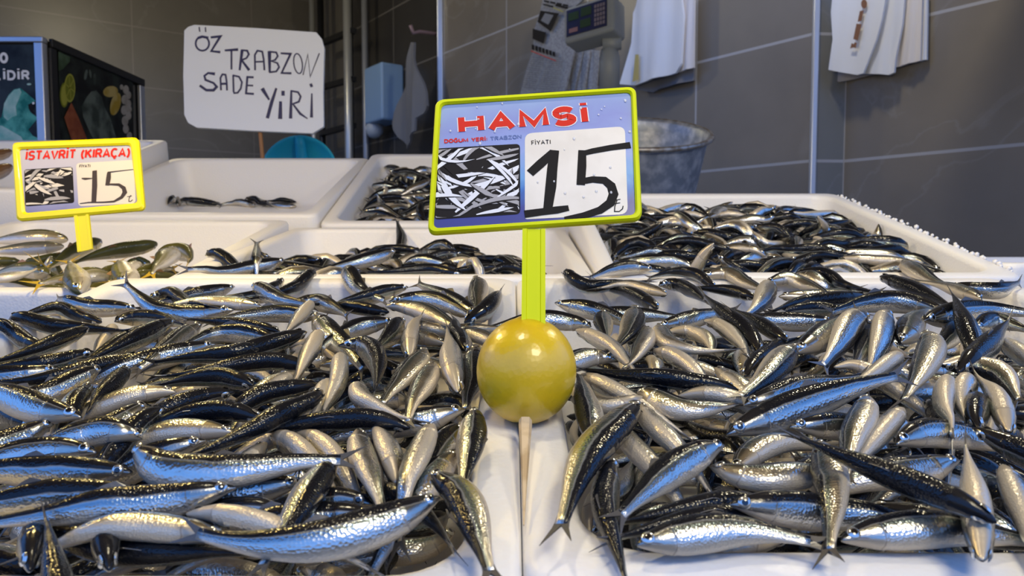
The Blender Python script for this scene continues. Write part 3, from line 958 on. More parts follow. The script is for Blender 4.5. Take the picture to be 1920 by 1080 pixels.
# every fish: crate, kind, detail (2 close, 1 further, 0 part of the mass), length mm, then spine points head to tail and the back's
# direction, in tenths of a millimetre (whole millimetres in the mass) in its crate's own space
FISH = """
L 0 2 138 -2507 4268 55 -2331 4194 87 -2147 4146 54 -1961 4112 15 -1770 4073 17 -1578 4038 21 -1389 3992 22 -1201 3945 28 -2 -7 7
L 0 2 119 -1672 4390 -21 -1810 4476 -25 -1945 4567 -33 -2088 4633 -2 -2212 4583 80 -2313 4456 81 -2403 4322 62 -2447 4166 44 1 -7 7
L 0 2 110 -1549 4852 -6 -1699 4878 -7 -1848 4910 -10 -1999 4911 -9 -2135 4857 31 -2273 4877 77 -2394 4968 62 -2506 5069 42 1 3 9
L 0 2 144 -490 4820 -11 -693 4808 -33 -896 4786 -47 -1101 4790 -43 -1298 4833 -11 -1474 4920 49 -1633 5028 119 -1787 5143 192 3 5 8
L 0 2 111 -1547 3945 65 -1557 3787 65 -1574 3630 69 -1587 3472 75 -1623 3318 72 -1667 3166 72 -1732 3022 72 -1805 2881 72 6 -1 8
L 0 2 130 -1676 3465 -2 -1822 3574 3 -1971 3679 -3 -2112 3789 24 -2265 3859 92 -2420 3953 88 -2564 4063 66 -2707 4173 45 -2 -3 9
L 0 2 129 -869 4231 50 -887 4048 54 -904 3865 58 -920 3682 62 -936 3499 65 -959 3317 67 -990 3136 68 -1023 2955 69 3 0 9
L 0 2 116 -1164 4273 -30 -1170 4109 -28 -1169 3944 -28 -1174 3779 -23 -1176 3615 -19 -1185 3450 -21 -1194 3286 -23 -1220 3123 -17 7 0 7
L 0 2 100 -1591 4476 -40 -1534 4602 -44 -1416 4659 -44 -1281 4626 -43 -1151 4575 -41 -1033 4502 -40 -923 4416 -38 -815 4328 -35 0 -2 10
L 0 2 94 -1567 4427 -78 -1532 4298 -75 -1493 4170 -75 -1449 4043 -83 -1417 3914 -73 -1377 3786 -68 -1335 3659 -67 -1292 3532 -65 -6 -2 -8
L 0 2 125 -520 4057 59 -539 3881 63 -546 3704 66 -536 3526 69 -525 3349 73 -509 3173 90 -493 2998 95 -522 2824 71 -8 0 6
L 0 2 115 310 3820 59 170 3907 58 29 3991 56 -119 4064 54 -273 4124 53 -428 4177 51 -586 4225 50 -744 4271 49 -3 -7 6
L 0 2 116 495 4551 -1 348 4623 -16 197 4689 -10 35 4700 -5 -120 4644 -3 -264 4565 0 -402 4474 2 -537 4380 5 0 3 10
L 0 2 115 367 3553 64 236 3645 62 103 3734 61 -43 3799 60 -202 3803 60 -323 3707 61 -370 3554 64 -404 3398 66 -1 3 10
L 0 2 137 600 3679 104 501 3511 107 402 3343 110 291 3183 111 142 3059 112 -42 2996 113 -227 2938 113 -392 2833 113 4 -4 8
L 0 2 114 -139 3428 70 -263 3325 72 -381 3215 73 -501 3108 65 -598 2979 72 -712 2866 61 -830 2767 15 -940 2664 -42 -4 2 9
L 0 2 126 863 2945 39 694 3000 40 520 3031 58 348 2992 64 197 2898 67 57 2788 67 -101 2706 67 -269 2647 67 2 -8 6
L 0 2 86 517 2475 64 417 2543 65 316 2610 66 204 2654 67 85 2642 67 -26 2593 67 -124 2522 66 -215 2442 65 0 -6 8
L 0 2 116 358 4779 74 367 4615 88 373 4449 85 381 4284 89 390 4119 94 401 3953 98 411 3788 103 422 3623 107 -7 -1 -7
L 0 2 145 510 4268 93 614 4090 85 718 3911 75 818 3732 55 937 3563 40 1038 3383 33 1136 3202 16 1235 3021 -2 7 4 6
L 0 2 130 746 3651 121 749 3465 121 763 3281 122 790 3098 132 809 2914 143 825 2729 135 842 2545 124 858 2360 118 -5 0 -9
L 0 2 86 -764 2714 113 -794 2596 112 -822 2478 111 -845 2359 109 -881 2243 108 -959 2153 114 -1075 2122 114 -1196 2117 120 -3 3 9
L 0 2 132 -338 1703 149 -516 1761 159 -688 1836 163 -853 1924 168 -1018 2012 174 -1182 2104 172 -1340 2205 163 -1501 2301 163 4 7 6
L 0 2 102 -546 1756 93 -612 1626 93 -670 1491 88 -744 1366 80 -834 1254 53 -921 1148 5 -1008 1042 -47 -1093 936 -99 -5 1 8
L 0 2 126 -489 3041 73 -664 3050 56 -817 2965 57 -934 2833 61 -1050 2698 62 -1185 2584 63 -1353 2537 66 -1530 2545 67 4 -7 6
L 0 2 115 -1238 2952 24 -1370 2860 23 -1516 2795 23 -1670 2748 20 -1824 2713 -3 -1964 2650 -44 -2052 2520 -43 -2090 2389 40 -3 3 9
L 0 2 90 -1154 3320 40 -1260 3255 22 -1325 3147 16 -1405 3051 21 -1512 2985 23 -1633 2949 24 -1759 2935 24 -1885 2926 24 1 -2 10
L 0 2 86 160 1485 98 74 1450 165 -36 1477 173 -149 1481 153 -252 1428 147 -355 1388 109 -449 1332 72 -515 1237 59 -4 7 6
L 0 2 113 10 1239 133 -148 1271 135 -308 1267 136 -460 1218 128 -603 1150 98 -731 1068 49 -853 977 -4 -977 891 -60 -4 7 6
L 0 2 111 325 1032 114 166 1043 115 8 1047 116 -150 1050 116 -309 1053 117 -467 1049 117 -625 1035 119 -783 1027 117 0 4 9
L 0 2 133 297 1138 217 436 1012 211 594 910 205 777 874 203 965 894 204 1148 935 207 1333 968 218 1521 984 217 1 8 6
L 0 2 107 479 818 103 327 819 106 176 806 110 29 771 123 -117 733 113 -264 695 103 -410 656 99 -556 616 97 -1 3 10
L 0 2 116 1017 761 171 860 714 165 701 674 153 546 621 163 394 566 187 236 526 167 75 497 153 -85 464 146 -2 5 8
L 0 2 123 29 584 44 197 575 11 357 514 -9 525 477 -19 693 437 -7 860 402 13 1028 374 40 1200 362 41 -1 -7 7
L 0 2 106 1081 419 89 939 454 96 795 485 98 649 485 115 511 444 141 372 418 106 237 415 50 115 339 37 0 9 -3
L 0 2 125 2107 627 189 1981 504 193 1835 403 184 1682 316 180 1515 258 179 1340 240 181 1165 268 176 996 319 179 -2 7 7
L 0 2 88 2042 869 202 2121 772 194 2200 675 185 2245 559 179 2282 440 172 2316 319 165 2347 198 157 2377 77 150 -9 -4 1
L 0 2 93 2231 1734 188 2235 1602 184 2239 1470 179 2239 1338 174 2233 1206 168 2225 1074 162 2216 942 155 2207 810 147 9 0 4
L 0 2 102 1496 1519 147 1546 1383 141 1590 1245 134 1636 1108 132 1685 972 143 1733 835 142 1788 703 117 1835 567 103 7 3 -6
L 0 2 86 1829 940 99 1807 1060 102 1778 1178 114 1736 1292 120 1692 1407 123 1645 1518 111 1597 1629 96 1557 1740 127 5 2 -8
L 0 2 109 1983 1549 170 1957 1397 177 1940 1245 169 1925 1092 167 1918 939 176 1908 787 169 1902 660 87 1906 539 -8 -7 1 -7
L 0 2 113 2160 1742 83 2084 1602 77 2027 1453 59 1971 1308 19 1918 1164 -28 1875 1021 -88 1832 877 -143 1789 731 -194 -5 0 9
L 0 2 105 2168 1373 66 2084 1251 61 2019 1119 52 1958 988 25 1905 865 -35 1852 730 -60 1805 600 -108 1741 518 -211 -9 4 1
L 0 2 108 1829 1560 139 1686 1610 158 1538 1641 169 1386 1653 156 1235 1637 153 1084 1621 136 940 1575 124 805 1503 131 1 -8 6
L 0 2 84 1357 2279 159 1386 2163 157 1420 2049 155 1469 1941 158 1538 1846 171 1633 1776 157 1736 1719 143 1847 1677 131 5 4 -7
L 0 2 109 1173 1986 222 1134 1837 214 1063 1700 215 986 1567 222 894 1446 197 792 1331 180 699 1208 176 593 1095 170 6 -4 6
L 0 2 108 816 1769 107 683 1842 112 535 1865 128 384 1861 118 237 1831 91 100 1782 48 -33 1726 -1 -145 1631 -40 1 -8 6
L 0 2 105 692 1603 84 547 1639 86 400 1661 86 251 1659 77 107 1644 41 -31 1601 9 -155 1527 -25 -276 1448 -60 -2 10 0
L 0 2 102 933 1623 88 1025 1511 82 1130 1411 83 1225 1301 79 1316 1188 69 1405 1079 37 1491 973 -15 1573 866 -67 1 3 -10
L 0 2 115 1081 1619 83 1203 1510 84 1315 1391 79 1413 1260 70 1500 1124 45 1584 994 -7 1668 867 -67 1752 739 -126 0 2 -10
L 0 2 103 911 1557 38 882 1413 31 847 1272 14 810 1136 -28 773 1005 -82 736 874 -137 701 741 -190 664 610 -244 -6 4 -7
L 0 2 95 1450 1103 176 1440 969 166 1428 835 166 1418 701 170 1408 567 167 1395 434 162 1366 308 126 1343 177 112 9 -1 3
L 0 2 107 1773 699 40 1621 709 39 1470 705 30 1323 669 37 1176 636 26 1032 617 -17 889 596 -64 748 571 -116 -2 5 8
L 0 2 114 1721 818 39 1566 862 42 1405 859 26 1251 832 -11 1110 779 -67 982 687 -105 856 592 -138 722 516 -187 -3 5 8
L 0 2 107 1299 1007 61 1148 982 60 999 947 57 852 907 45 710 861 11 571 822 -40 432 783 -93 294 743 -145 -3 5 8
L 0 2 115 1280 756 29 1118 758 47 957 739 30 805 695 -10 662 638 -61 523 576 -122 382 525 -185 237 523 -257 -4 4 8
L 0 2 110 811 604 110 964 578 115 1112 531 119 1263 506 90 1410 471 55 1553 411 46 1686 331 47 1815 245 41 1 6 -8
L 0 2 111 1770 3030 158 1747 2873 159 1721 2717 159 1690 2562 158 1662 2406 157 1635 2250 155 1608 2094 153 1588 1937 152 -10 2 2
L 0 2 106 1869 2707 159 1855 2556 158 1841 2406 157 1827 2256 156 1814 2106 154 1803 1956 163 1800 1806 157 1796 1656 140 -10 1 -3
L 0 2 146 2091 2107 160 2055 2311 179 2024 2516 183 2002 2723 176 1989 2930 166 1962 3136 161 1929 3342 161 1905 3548 165 4 0 -9
L 0 2 128 2156 3256 105 2164 3074 97 2159 2891 100 2165 2709 96 2172 2527 88 2168 2344 82 2158 2162 89 2156 1979 92 9 0 4
L 0 2 109 2157 1924 110 2012 1873 98 1865 1836 75 1713 1833 55 1562 1819 34 1417 1769 26 1275 1729 -12 1132 1713 -67 -3 7 6
L 0 2 132 1017 3132 156 1183 3171 160 1300 3036 164 1376 2871 162 1429 2697 162 1459 2518 161 1480 2337 160 1499 2157 158 3 2 9
L 0 2 124 1656 2859 159 1627 3033 157 1599 3207 155 1585 3383 152 1579 3559 154 1582 3736 159 1593 3911 145 1600 4087 136 -3 0 -10
L 0 2 99 1419 4081 95 1406 3941 108 1392 3801 116 1384 3660 106 1371 3519 106 1353 3379 108 1335 3239 109 1322 3098 108 -3 0 10
L 0 2 105 1324 4194 50 1183 4150 50 1059 4070 51 978 3948 54 939 3806 64 892 3666 73 834 3531 64 811 3386 53 -4 3 8
L 0 2 136 1164 4606 88 1353 4619 77 1516 4524 79 1638 4376 84 1736 4212 92 1826 4043 104 1927 3880 107 2035 3724 127 7 7 1
L 0 2 134 1135 5018 25 1297 5112 25 1479 5108 32 1626 4993 48 1747 4849 57 1852 4693 59 1954 4535 59 2050 4372 62 2 4 9
L 0 2 145 2119 4460 37 2015 4638 40 1919 4821 35 1813 4999 37 1694 5167 47 1581 5340 54 1477 5519 55 1373 5698 56 6 3 7
L 0 2 146 2041 5986 63 2062 5780 52 2075 5574 41 2078 5368 28 2084 5162 13 2101 4956 -4 2100 4749 -8 2141 4554 38 -10 -1 -1
L 0 2 147 2025 3944 112 2123 4128 123 2201 4322 122 2253 4524 125 2287 4730 118 2312 4937 98 2328 5144 74 2343 5352 59 4 -1 9
L 0 2 122 1235 5793 -8 1111 5673 -4 997 5544 1 912 5393 5 815 5250 11 717 5107 16 619 4965 23 560 4804 22 2 -1 10
L 0 2 146 362 6382 59 432 6194 96 505 6003 107 589 5831 40 683 5654 2 774 5472 10 898 5310 9 1054 5179 -1 6 3 8
L 0 2 132 11 6269 53 -13 6092 83 -39 5916 55 -89 5749 10 -120 5570 22 -215 5421 14 -350 5301 0 -426 5139 21 7 -2 6
L 0 2 110 -844 5815 -7 -918 5677 -2 -1000 5545 4 -1107 5432 6 -1240 5354 -15 -1366 5264 -33 -1496 5179 -45 -1626 5104 -86 -1 0 10
L 0 2 129 -545 5606 45 -439 5459 72 -321 5318 75 -210 5173 67 -91 5034 67 35 4901 73 187 4800 78 354 4724 76 3 3 9
L 0 2 118 -323 6006 53 -335 5851 3 -340 5688 1 -368 5528 -6 -450 5388 -16 -533 5250 10 -676 5176 20 -837 5151 20 -1 1 10
L 0 2 122 -1572 5198 20 -1507 5347 18 -1369 5312 51 -1249 5200 39 -1129 5089 15 -1007 4977 11 -875 4883 37 -743 4783 47 -4 -8 5
L 0 2 113 -181 4777 33 -320 4853 30 -459 4927 28 -606 4987 25 -757 5030 23 -913 5034 36 -1047 4956 49 -1184 4879 37 1 10 2
L 0 2 113 88 4907 25 194 5021 24 336 5044 26 442 4933 36 529 4805 44 629 4685 41 717 4557 43 801 4426 47 3 4 9
L 0 2 100 1210 4557 38 1082 4616 33 960 4686 34 836 4753 32 712 4820 26 584 4875 16 445 4874 28 305 4870 36 -3 -7 6
L 0 2 113 1485 4147 48 1601 4044 52 1740 3988 26 1888 4023 2 2039 4015 20 2182 3964 49 2335 3970 47 2466 4050 33 -1 10 -1
L 0 2 108 1924 3949 60 2032 3841 46 2120 3717 68 2209 3593 82 2307 3473 78 2401 3352 66 2493 3230 50 2584 3106 35 7 7 -2
L 0 2 111 2090 3073 133 2064 3227 119 2042 3383 112 2011 3537 103 1961 3685 108 1946 3841 121 1938 3998 111 1908 4152 101 -7 -1 7
L 0 2 109 1883 3466 59 1778 3579 56 1672 3690 45 1552 3784 26 1430 3869 -12 1305 3952 -49 1187 4037 -100 1069 4122 -152 6 8 -1
L 0 2 117 1117 2892 160 1133 2726 163 1156 2562 182 1192 2400 185 1212 2236 163 1217 2069 151 1217 1903 145 1229 1736 142 0 0 -10
L 0 2 106 1044 2388 100 917 2315 116 788 2242 120 674 2150 118 583 2039 86 495 1938 23 431 1812 -19 367 1685 -61 5 -6 7
L 0 2 107 867 2776 54 750 2680 51 666 2553 58 613 2411 53 581 2265 26 557 2123 -22 536 1980 -69 512 1839 -121 -9 4 -3
L 0 2 101 423 2343 62 290 2293 62 185 2198 60 91 2092 54 -12 2000 23 -116 1916 -26 -204 1811 -65 -292 1709 -110 2 -4 9
L 0 2 107 -12 2345 62 -164 2344 63 -308 2301 59 -438 2229 29 -571 2171 -14 -695 2091 -49 -808 1995 -81 -924 1910 -129 -4 9 -1
L 0 2 111 -79 2028 103 -100 1872 105 -143 1722 92 -209 1582 67 -256 1438 25 -287 1290 -18 -327 1146 -68 -369 1006 -124 -7 1 7
L 0 2 115 103 1923 115 61 1767 125 41 1606 110 23 1453 59 8 1297 16 -13 1158 -65 -35 1012 -132 -51 860 -190 2 -3 9
L 0 2 115 -717 2483 69 -685 2323 69 -650 2164 78 -604 2010 58 -564 1859 11 -525 1710 -45 -487 1562 -102 -448 1414 -160 9 1 5
L 0 2 83 -608 2828 70 -593 2712 68 -576 2595 67 -560 2479 66 -544 2363 72 -527 2247 87 -501 2133 78 -483 2019 56 6 1 8
L 0 2 116 554 1503 81 401 1447 64 247 1404 25 103 1373 -46 -49 1339 -96 -196 1273 -131 -341 1212 -178 -488 1162 -231 -4 4 8
L 0 2 101 -725 1804 35 -837 1894 31 -951 1983 25 -1065 2070 18 -1177 2159 34 -1293 2243 51 -1409 2329 53 -1524 2415 55 -6 -8 -1
L 0 2 114 258 200 58 181 341 76 106 482 60 49 626 14 -28 759 -34 -100 900 -66 -170 1038 -111 -241 1175 -158 3 4 9
L 0 2 105 631 192 67 554 318 86 481 446 82 423 578 48 343 693 -2 268 812 -48 194 934 -89 121 1056 -131 0 2 10
L 0 2 109 835 -462 53 750 -336 85 663 -209 101 576 -81 109 490 45 134 403 171 161 314 297 174 224 423 180 -1 -3 9
L 0 2 103 1587 1199 -82 1674 1089 -40 1757 976 3 1842 867 49 1944 764 66 2029 646 77 2109 523 75 2178 395 67 -5 -2 8
L 0 2 112 1097 2132 11 1047 1981 12 992 1833 26 891 1715 -1 775 1618 -50 656 1528 -106 537 1438 -161 418 1348 -216 -5 7 -5
L 0 2 114 1164 2557 81 1122 2401 77 1113 2240 96 1126 2079 102 1141 1919 82 1141 1762 41 1139 1610 -15 1141 1459 -74 -1 2 -10
L 0 2 136 -959 3480 -704 -797 3554 -638 -639 3594 -541 -456 3605 -493 -272 3638 -518 -111 3673 -612 61 3696 -686 249 3700 -715 -1 6 -8
L 0 0 122 -119 276 -71 -98 297 -66 -74 314 -65 -50 332 -68 -26 351 -72 0 0 -10
L 0 0 131 52 399 -71 23 387 -66 -8 381 -66 -34 362 -69 -39 333 -72 -4 6 7
L 0 0 137 -48 531 -70 -65 502 -65 -93 485 -65 -126 491 -68 -158 490 -71 -1 4 9
L 0 0 151 51 510 -70 27 538 -66 -6 553 -66 -38 538 -68 -68 516 -72 0 7 -7
L 0 0 139 209 566 -71 202 533 -67 176 513 -66 155 489 -69 146 456 -72 -4 5 8
L 0 0 131 65 317 -71 95 307 -67 127 302 -67 159 306 -69 188 319 -72 0 -9 5
L 0 0 123 -133 112 -71 -160 122 -66 -188 131 -59 -203 155 -59 -192 178 -72 -1 -2 -10
L 0 0 133 -159 520 -71 -127 515 -67 -96 519 -63 -69 504 -55 -47 488 -72 3 8 5
L 0 0 129 202 331 -71 176 315 -64 149 306 -55 119 302 -59 90 293 -68 4 -8 4
L 0 0 122 -208 583 -71 -185 582 -57 -163 567 -57 -163 540 -62 -166 513 -72 1 1 10
L 0 0 120 -63 303 -71 -60 327 -55 -52 353 -63 -53 382 -68 -59 411 -72 5 0 -9
L 0 0 117 -164 168 -71 -169 195 -66 -170 222 -66 -153 244 -68 -142 270 -72 5 -1 -9
L 0 2 139 1470 4143 -701 1366 4287 -631 1241 4395 -538 1069 4474 -547 883 4510 -574 702 4523 -632 526 4569 -690 338 4599 -713 -1 -4 9
L 0 0 119 -192 101 -72 -195 128 -68 -189 154 -58 -186 180 -67 -166 200 -72 -9 2 4
L 0 0 133 20 186 -70 2 161 -59 -17 136 -61 -43 121 -68 -70 105 -71 2 -3 -9
L 0 0 125 -31 347 -71 -4 358 -64 21 345 -54 47 335 -60 76 342 -62 0 -3 10
L 0 0 120 -91 275 -62 -112 295 -59 -116 323 -67 -111 352 -70 -111 381 -72 9 2 3
L 0 0 127 -51 243 -66 -28 261 -57 -8 283 -55 17 293 -68 40 311 -72 -3 3 9
L 0 2 153 1119 1323 -703 1262 1172 -672 1407 1023 -652 1494 834 -645 1626 680 -654 1819 724 -673 1917 904 -694 1955 1109 -713 -2 -5 -8
L 0 0 123 187 246 -71 162 247 -57 135 242 -53 114 224 -60 88 219 -72 1 -3 -9
L 0 0 122 -54 443 -71 -83 436 -67 -112 431 -66 -134 412 -69 -157 393 -72 -2 7 7
L 0 0 123 -36 267 -72 -39 294 -60 -46 322 -59 -54 348 -70 -54 378 -73 10 3 0
L 0 0 125 49 213 -70 23 228 -66 -6 238 -65 -31 255 -68 -51 277 -72 -1 -2 10
L 0 0 133 -165 253 -70 -167 285 -66 -190 307 -65 -203 335 -68 -195 366 -72 1 1 10
L 0 0 135 139 354 -71 139 386 -67 124 413 -67 101 435 -69 85 463 -72 8 5 3
L 0 0 138 -66 521 -71 -93 503 -66 -122 489 -61 -128 457 -68 -140 426 -72 6 -5 7
L 0 0 115 -100 44 -71 -77 59 -67 -58 77 -59 -52 101 -60 -38 121 -72 4 -4 -8
L 0 0 125 18 348 -71 -2 325 -67 -28 308 -67 -55 295 -69 -80 277 -72 5 -7 5
L 0 0 132 4 274 -70 33 288 -65 60 304 -65 87 321 -68 119 326 -71 2 -4 9
L 0 0 119 -1 484 -71 -29 484 -67 -57 479 -66 -85 474 -69 -113 475 -72 0 6 -8
L 0 0 125 -100 112 -71 -119 134 -68 -145 146 -67 -173 138 -69 -195 157 -72 3 9 4
L 0 0 133 -190 232 -70 -163 214 -66 -145 187 -65 -123 163 -68 -91 164 -72 2 3 9
L 0 0 140 58 400 -71 82 381 -60 111 365 -65 127 336 -68 141 305 -71 -3 -3 9
L 0 0 139 163 216 -71 133 224 -63 102 235 -68 75 256 -70 67 288 -72 -6 -8 0
L 0 0 120 189 546 -71 160 552 -66 130 551 -66 101 548 -68 75 535 -72 0 -1 -10
L 0 0 115 -209 457 -71 -203 430 -66 -179 417 -66 -152 420 -68 -125 413 -72 -1 -5 -9
L 0 0 141 164 290 -70 180 263 -66 174 229 -66 177 195 -68 181 162 -72 -8 -2 6
L 0 0 133 80 303 -71 81 272 -66 107 255 -66 134 240 -69 165 248 -72 3 3 9
L 0 0 131 -208 510 -71 -199 540 -68 -174 560 -68 -143 565 -70 -111 562 -73 2 -10 0
L 0 0 119 83 558 -71 57 553 -60 29 543 -59 9 525 -67 -14 509 -72 3 -6 8
L 0 0 119 -23 314 -58 3 303 -64 28 315 -65 44 339 -68 59 363 -72 2 -4 -9
L 0 2 125 266 4084 -709 391 4089 -595 514 4193 -563 635 4289 -633 791 4352 -660 938 4437 -676 1077 4535 -697 1235 4598 -717 -1 3 9
L 0 0 133 -92 515 -70 -65 529 -64 -35 528 -61 -4 534 -68 27 532 -72 1 -4 9
L 0 0 167 -14 544 -70 10 512 -65 12 477 -64 -23 457 -68 -46 424 -71 -2 1 -10
L 0 0 137 -142 487 -71 -155 515 -66 -147 547 -65 -155 577 -67 -185 570 -71 -7 -2 6
L 0 0 137 163 224 -71 146 196 -67 115 186 -67 86 170 -68 58 185 -72 4 -8 4
L 0 0 139 -166 199 -63 -151 227 -60 -123 242 -67 -89 246 -70 -57 255 -72 5 -8 -1
L 0 0 139 -99 359 -71 -76 383 -65 -44 392 -63 -15 406 -68 -3 437 -72 5 -6 7
L 0 0 133 35 384 -67 60 368 -61 79 343 -62 89 314 -55 109 297 -72 -5 -4 -8
L 0 0 120 -83 77 -58 -94 102 -56 -93 127 -68 -101 154 -70 -119 177 -73 -9 -3 1
L 0 0 138 -4 210 -71 -32 194 -68 -43 162 -65 -54 131 -69 -48 98 -72 9 -3 4
L 0 0 118 41 403 -71 13 398 -67 -15 403 -67 -42 413 -69 -71 419 -72 -2 -8 6
L 0 0 135 -128 90 -71 -96 98 -66 -76 121 -65 -63 151 -63 -46 176 -72 6 -5 -7
L 0 0 133 -209 140 -70 -189 165 -65 -164 186 -65 -144 212 -67 -121 234 -71 -1 1 -10
L 0 2 115 625 5352 -707 764 5274 -675 919 5230 -659 1081 5224 -656 1243 5210 -661 1401 5176 -677 1551 5119 -698 1682 5025 -717 0 1 10
L 0 0 134 -186 257 -71 -153 255 -66 -121 257 -61 -89 262 -68 -56 261 -72 0 -7 7
L 0 0 132 -89 523 -71 -59 513 -66 -27 514 -65 0 498 -68 18 471 -72 -2 -4 -9
L 0 0 138 48 440 -70 21 458 -65 -11 459 -57 -42 470 -56 -70 482 -68 3 6 7
L 0 0 138 -65 541 -70 -98 537 -66 -132 533 -65 -165 535 -68 -189 557 -71 -1 -6 8
L 0 0 125 -6 435 -71 22 425 -66 50 413 -65 78 418 -68 107 416 -72 0 4 9
L 0 0 118 33 500 -71 62 502 -67 90 495 -67 119 494 -69 147 485 -72 1 8 6
L 0 0 128 72 279 -71 102 273 -66 133 266 -65 158 250 -68 180 229 -72 2 4 9
L 0 0 136 -143 384 -71 -115 401 -67 -84 411 -67 -58 431 -69 -30 449 -72 4 -8 3
L 0 0 123 -105 255 -72 -75 254 -68 -45 249 -68 -20 232 -70 9 224 -73 -3 -9 1
L 0 0 148 -1 318 -71 -19 349 -66 -32 380 -65 -30 416 -68 -27 451 -72 7 1 7
L 0 0 140 -113 302 -70 -147 305 -66 -178 318 -65 -200 344 -68 -196 377 -71 3 5 -8
L 0 0 138 -12 366 -72 20 361 -65 50 351 -61 80 340 -70 113 336 -72 -2 -10 0
L 0 0 132 -86 152 -71 -58 136 -67 -28 144 -64 3 148 -69 34 140 -72 -2 -8 5
L 0 2 146 263 1669 -651 248 1482 -580 186 1294 -566 46 1153 -552 -88 1006 -548 -199 870 -643 -347 754 -705 -533 684 -721 7 -6 4
L 0 2 134 1256 999 -705 1079 1056 -673 898 1105 -655 714 1146 -651 529 1173 -658 344 1140 -675 176 1060 -697 55 917 -715 0 -4 -9
L 0 0 140 -172 196 -59 -141 198 -51 -112 189 -64 -82 179 -57 -54 170 -71 0 -1 -10
L 0 0 115 -129 178 -59 -108 194 -51 -84 208 -57 -59 219 -63 -34 216 -72 -2 8 5
L 0 2 126 2083 1730 -709 1983 1587 -680 1843 1483 -665 1668 1458 -663 1502 1401 -670 1344 1322 -684 1182 1253 -703 1019 1187 -720 -3 8 5
L 0 0 137 -128 553 -70 -158 548 -66 -188 543 -58 -203 564 -67 -175 570 -72 2 6 8
L 0 0 115 209 212 -71 195 190 -66 168 186 -66 142 178 -68 117 165 -72 0 -2 10
L 0 0 143 154 252 -70 120 249 -65 90 231 -63 59 217 -67 34 194 -71 2 -3 -9
L 0 0 123 45 189 -71 25 211 -67 -4 215 -66 -33 221 -69 -54 243 -72 -5 -7 6
L 0 0 132 191 373 -70 183 343 -65 160 319 -65 149 290 -68 133 261 -71 2 -1 -10
L 0 2 140 1502 3836 -708 1406 3722 -586 1267 3606 -527 1094 3550 -571 923 3585 -651 738 3554 -681 583 3443 -701 409 3363 -719 -3 8 4
L 0 0 139 84 367 -71 101 338 -67 101 305 -66 98 271 -69 87 239 -72 -9 0 4
L 0 0 132 25 218 -70 2 198 -66 -28 188 -61 -57 177 -63 -86 167 -72 -2 4 -9
L 0 0 132 -142 582 -72 -111 573 -68 -78 574 -68 -47 566 -70 -15 566 -72 1 10 0
L 0 0 134 198 251 -71 200 220 -68 180 196 -60 159 175 -67 135 155 -72 -9 4 1
L 0 0 133 175 260 -72 149 279 -68 116 284 -68 85 292 -70 52 292 -72 3 9 1
L 0 0 153 143 348 -70 159 382 -66 165 417 -65 140 444 -68 108 463 -71 4 1 9
L 0 0 123 -103 196 -71 -86 173 -68 -61 158 -67 -36 144 -69 -26 116 -72 6 7 4
L 0 0 133 -90 458 -71 -63 475 -66 -42 499 -66 -12 512 -68 20 516 -72 -2 4 9
L 0 0 123 185 373 -71 169 348 -67 142 336 -66 120 316 -69 104 291 -72 -5 5 7
L 0 0 130 209 438 -71 205 469 -66 187 493 -66 155 495 -68 125 487 -72 1 2 -10
L 0 0 120 -208 264 -72 -186 277 -68 -161 271 -60 -143 289 -70 -121 304 -73 -3 9 1
L 0 0 124 33 275 -71 6 262 -67 -19 249 -59 -46 239 -63 -74 244 -72 -1 8 6
L 0 0 127 208 327 -70 191 351 -66 162 358 -66 135 371 -68 107 384 -72 2 6 -8
L 0 0 117 -40 456 -61 -52 431 -56 -70 410 -57 -76 383 -57 -85 362 -72 6 -3 -7
L 0 0 136 96 194 -70 77 221 -65 50 239 -65 17 243 -68 -16 238 -71 2 4 -9
L 0 0 139 -120 197 -70 -143 172 -66 -169 153 -65 -199 162 -68 -196 193 -71 -1 5 9
L 0 2 133 -23 1360 -562 -180 1269 -531 -352 1210 -547 -531 1195 -578 -710 1224 -556 -890 1231 -573 -1034 1174 -668 -1182 1084 -723 3 -9 1
L 0 0 137 -108 471 -72 -81 457 -58 -53 444 -63 -21 447 -64 11 447 -72 -1 -10 2
L 0 2 147 2000 1986 -700 1949 1792 -666 1786 1675 -647 1586 1625 -644 1400 1539 -651 1222 1439 -670 1028 1373 -693 825 1346 -713 -2 4 9
L 0 2 143 -408 889 -707 -259 781 -638 -90 761 -541 97 807 -504 283 874 -497 449 954 -562 563 1070 -673 666 1232 -720 -2 9 4
L 0 0 147 -47 381 -70 -36 349 -59 -4 337 -53 30 331 -62 61 344 -72 -1 -3 9
L 0 0 123 33 408 -71 7 418 -64 -19 426 -53 -44 431 -66 -73 434 -72 0 1 -10
L 0 2 119 1413 3902 -707 1252 3899 -674 1107 3858 -615 1006 3769 -523 921 3634 -506 819 3512 -548 713 3403 -605 616 3340 -720 0 0 10
L 0 0 126 5 251 -72 35 258 -68 61 274 -65 87 288 -60 114 294 -72 3 -9 1
L 0 0 133 -197 388 -71 -165 384 -67 -136 380 -57 -107 378 -68 -76 375 -72 0 10 2
L 0 0 134 16 410 -70 -14 410 -57 -46 409 -56 -74 399 -68 -97 376 -71 1 -2 10
L 0 0 117 -109 390 -71 -133 378 -66 -155 364 -66 -183 365 -68 -196 341 -72 -2 3 -9
L 0 0 152 -111 184 -70 -140 170 -57 -173 182 -53 -192 208 -68 -195 244 -71 3 8 5
L 0 0 127 -116 310 -72 -143 325 -68 -169 341 -68 -182 369 -70 -195 398 -73 -7 -7 1
L 0 2 136 493 557 -613 640 658 -668 792 760 -636 934 873 -603 1029 1024 -656 1056 1206 -682 1068 1392 -702 1121 1571 -719 -6 5 6
L 0 0 132 -25 126 -70 -41 98 -66 -68 81 -65 -99 70 -68 -131 67 -72 0 0 10
L 0 0 160 -35 91 -70 -73 91 -66 -107 97 -65 -110 134 -68 -103 172 -72 2 2 10
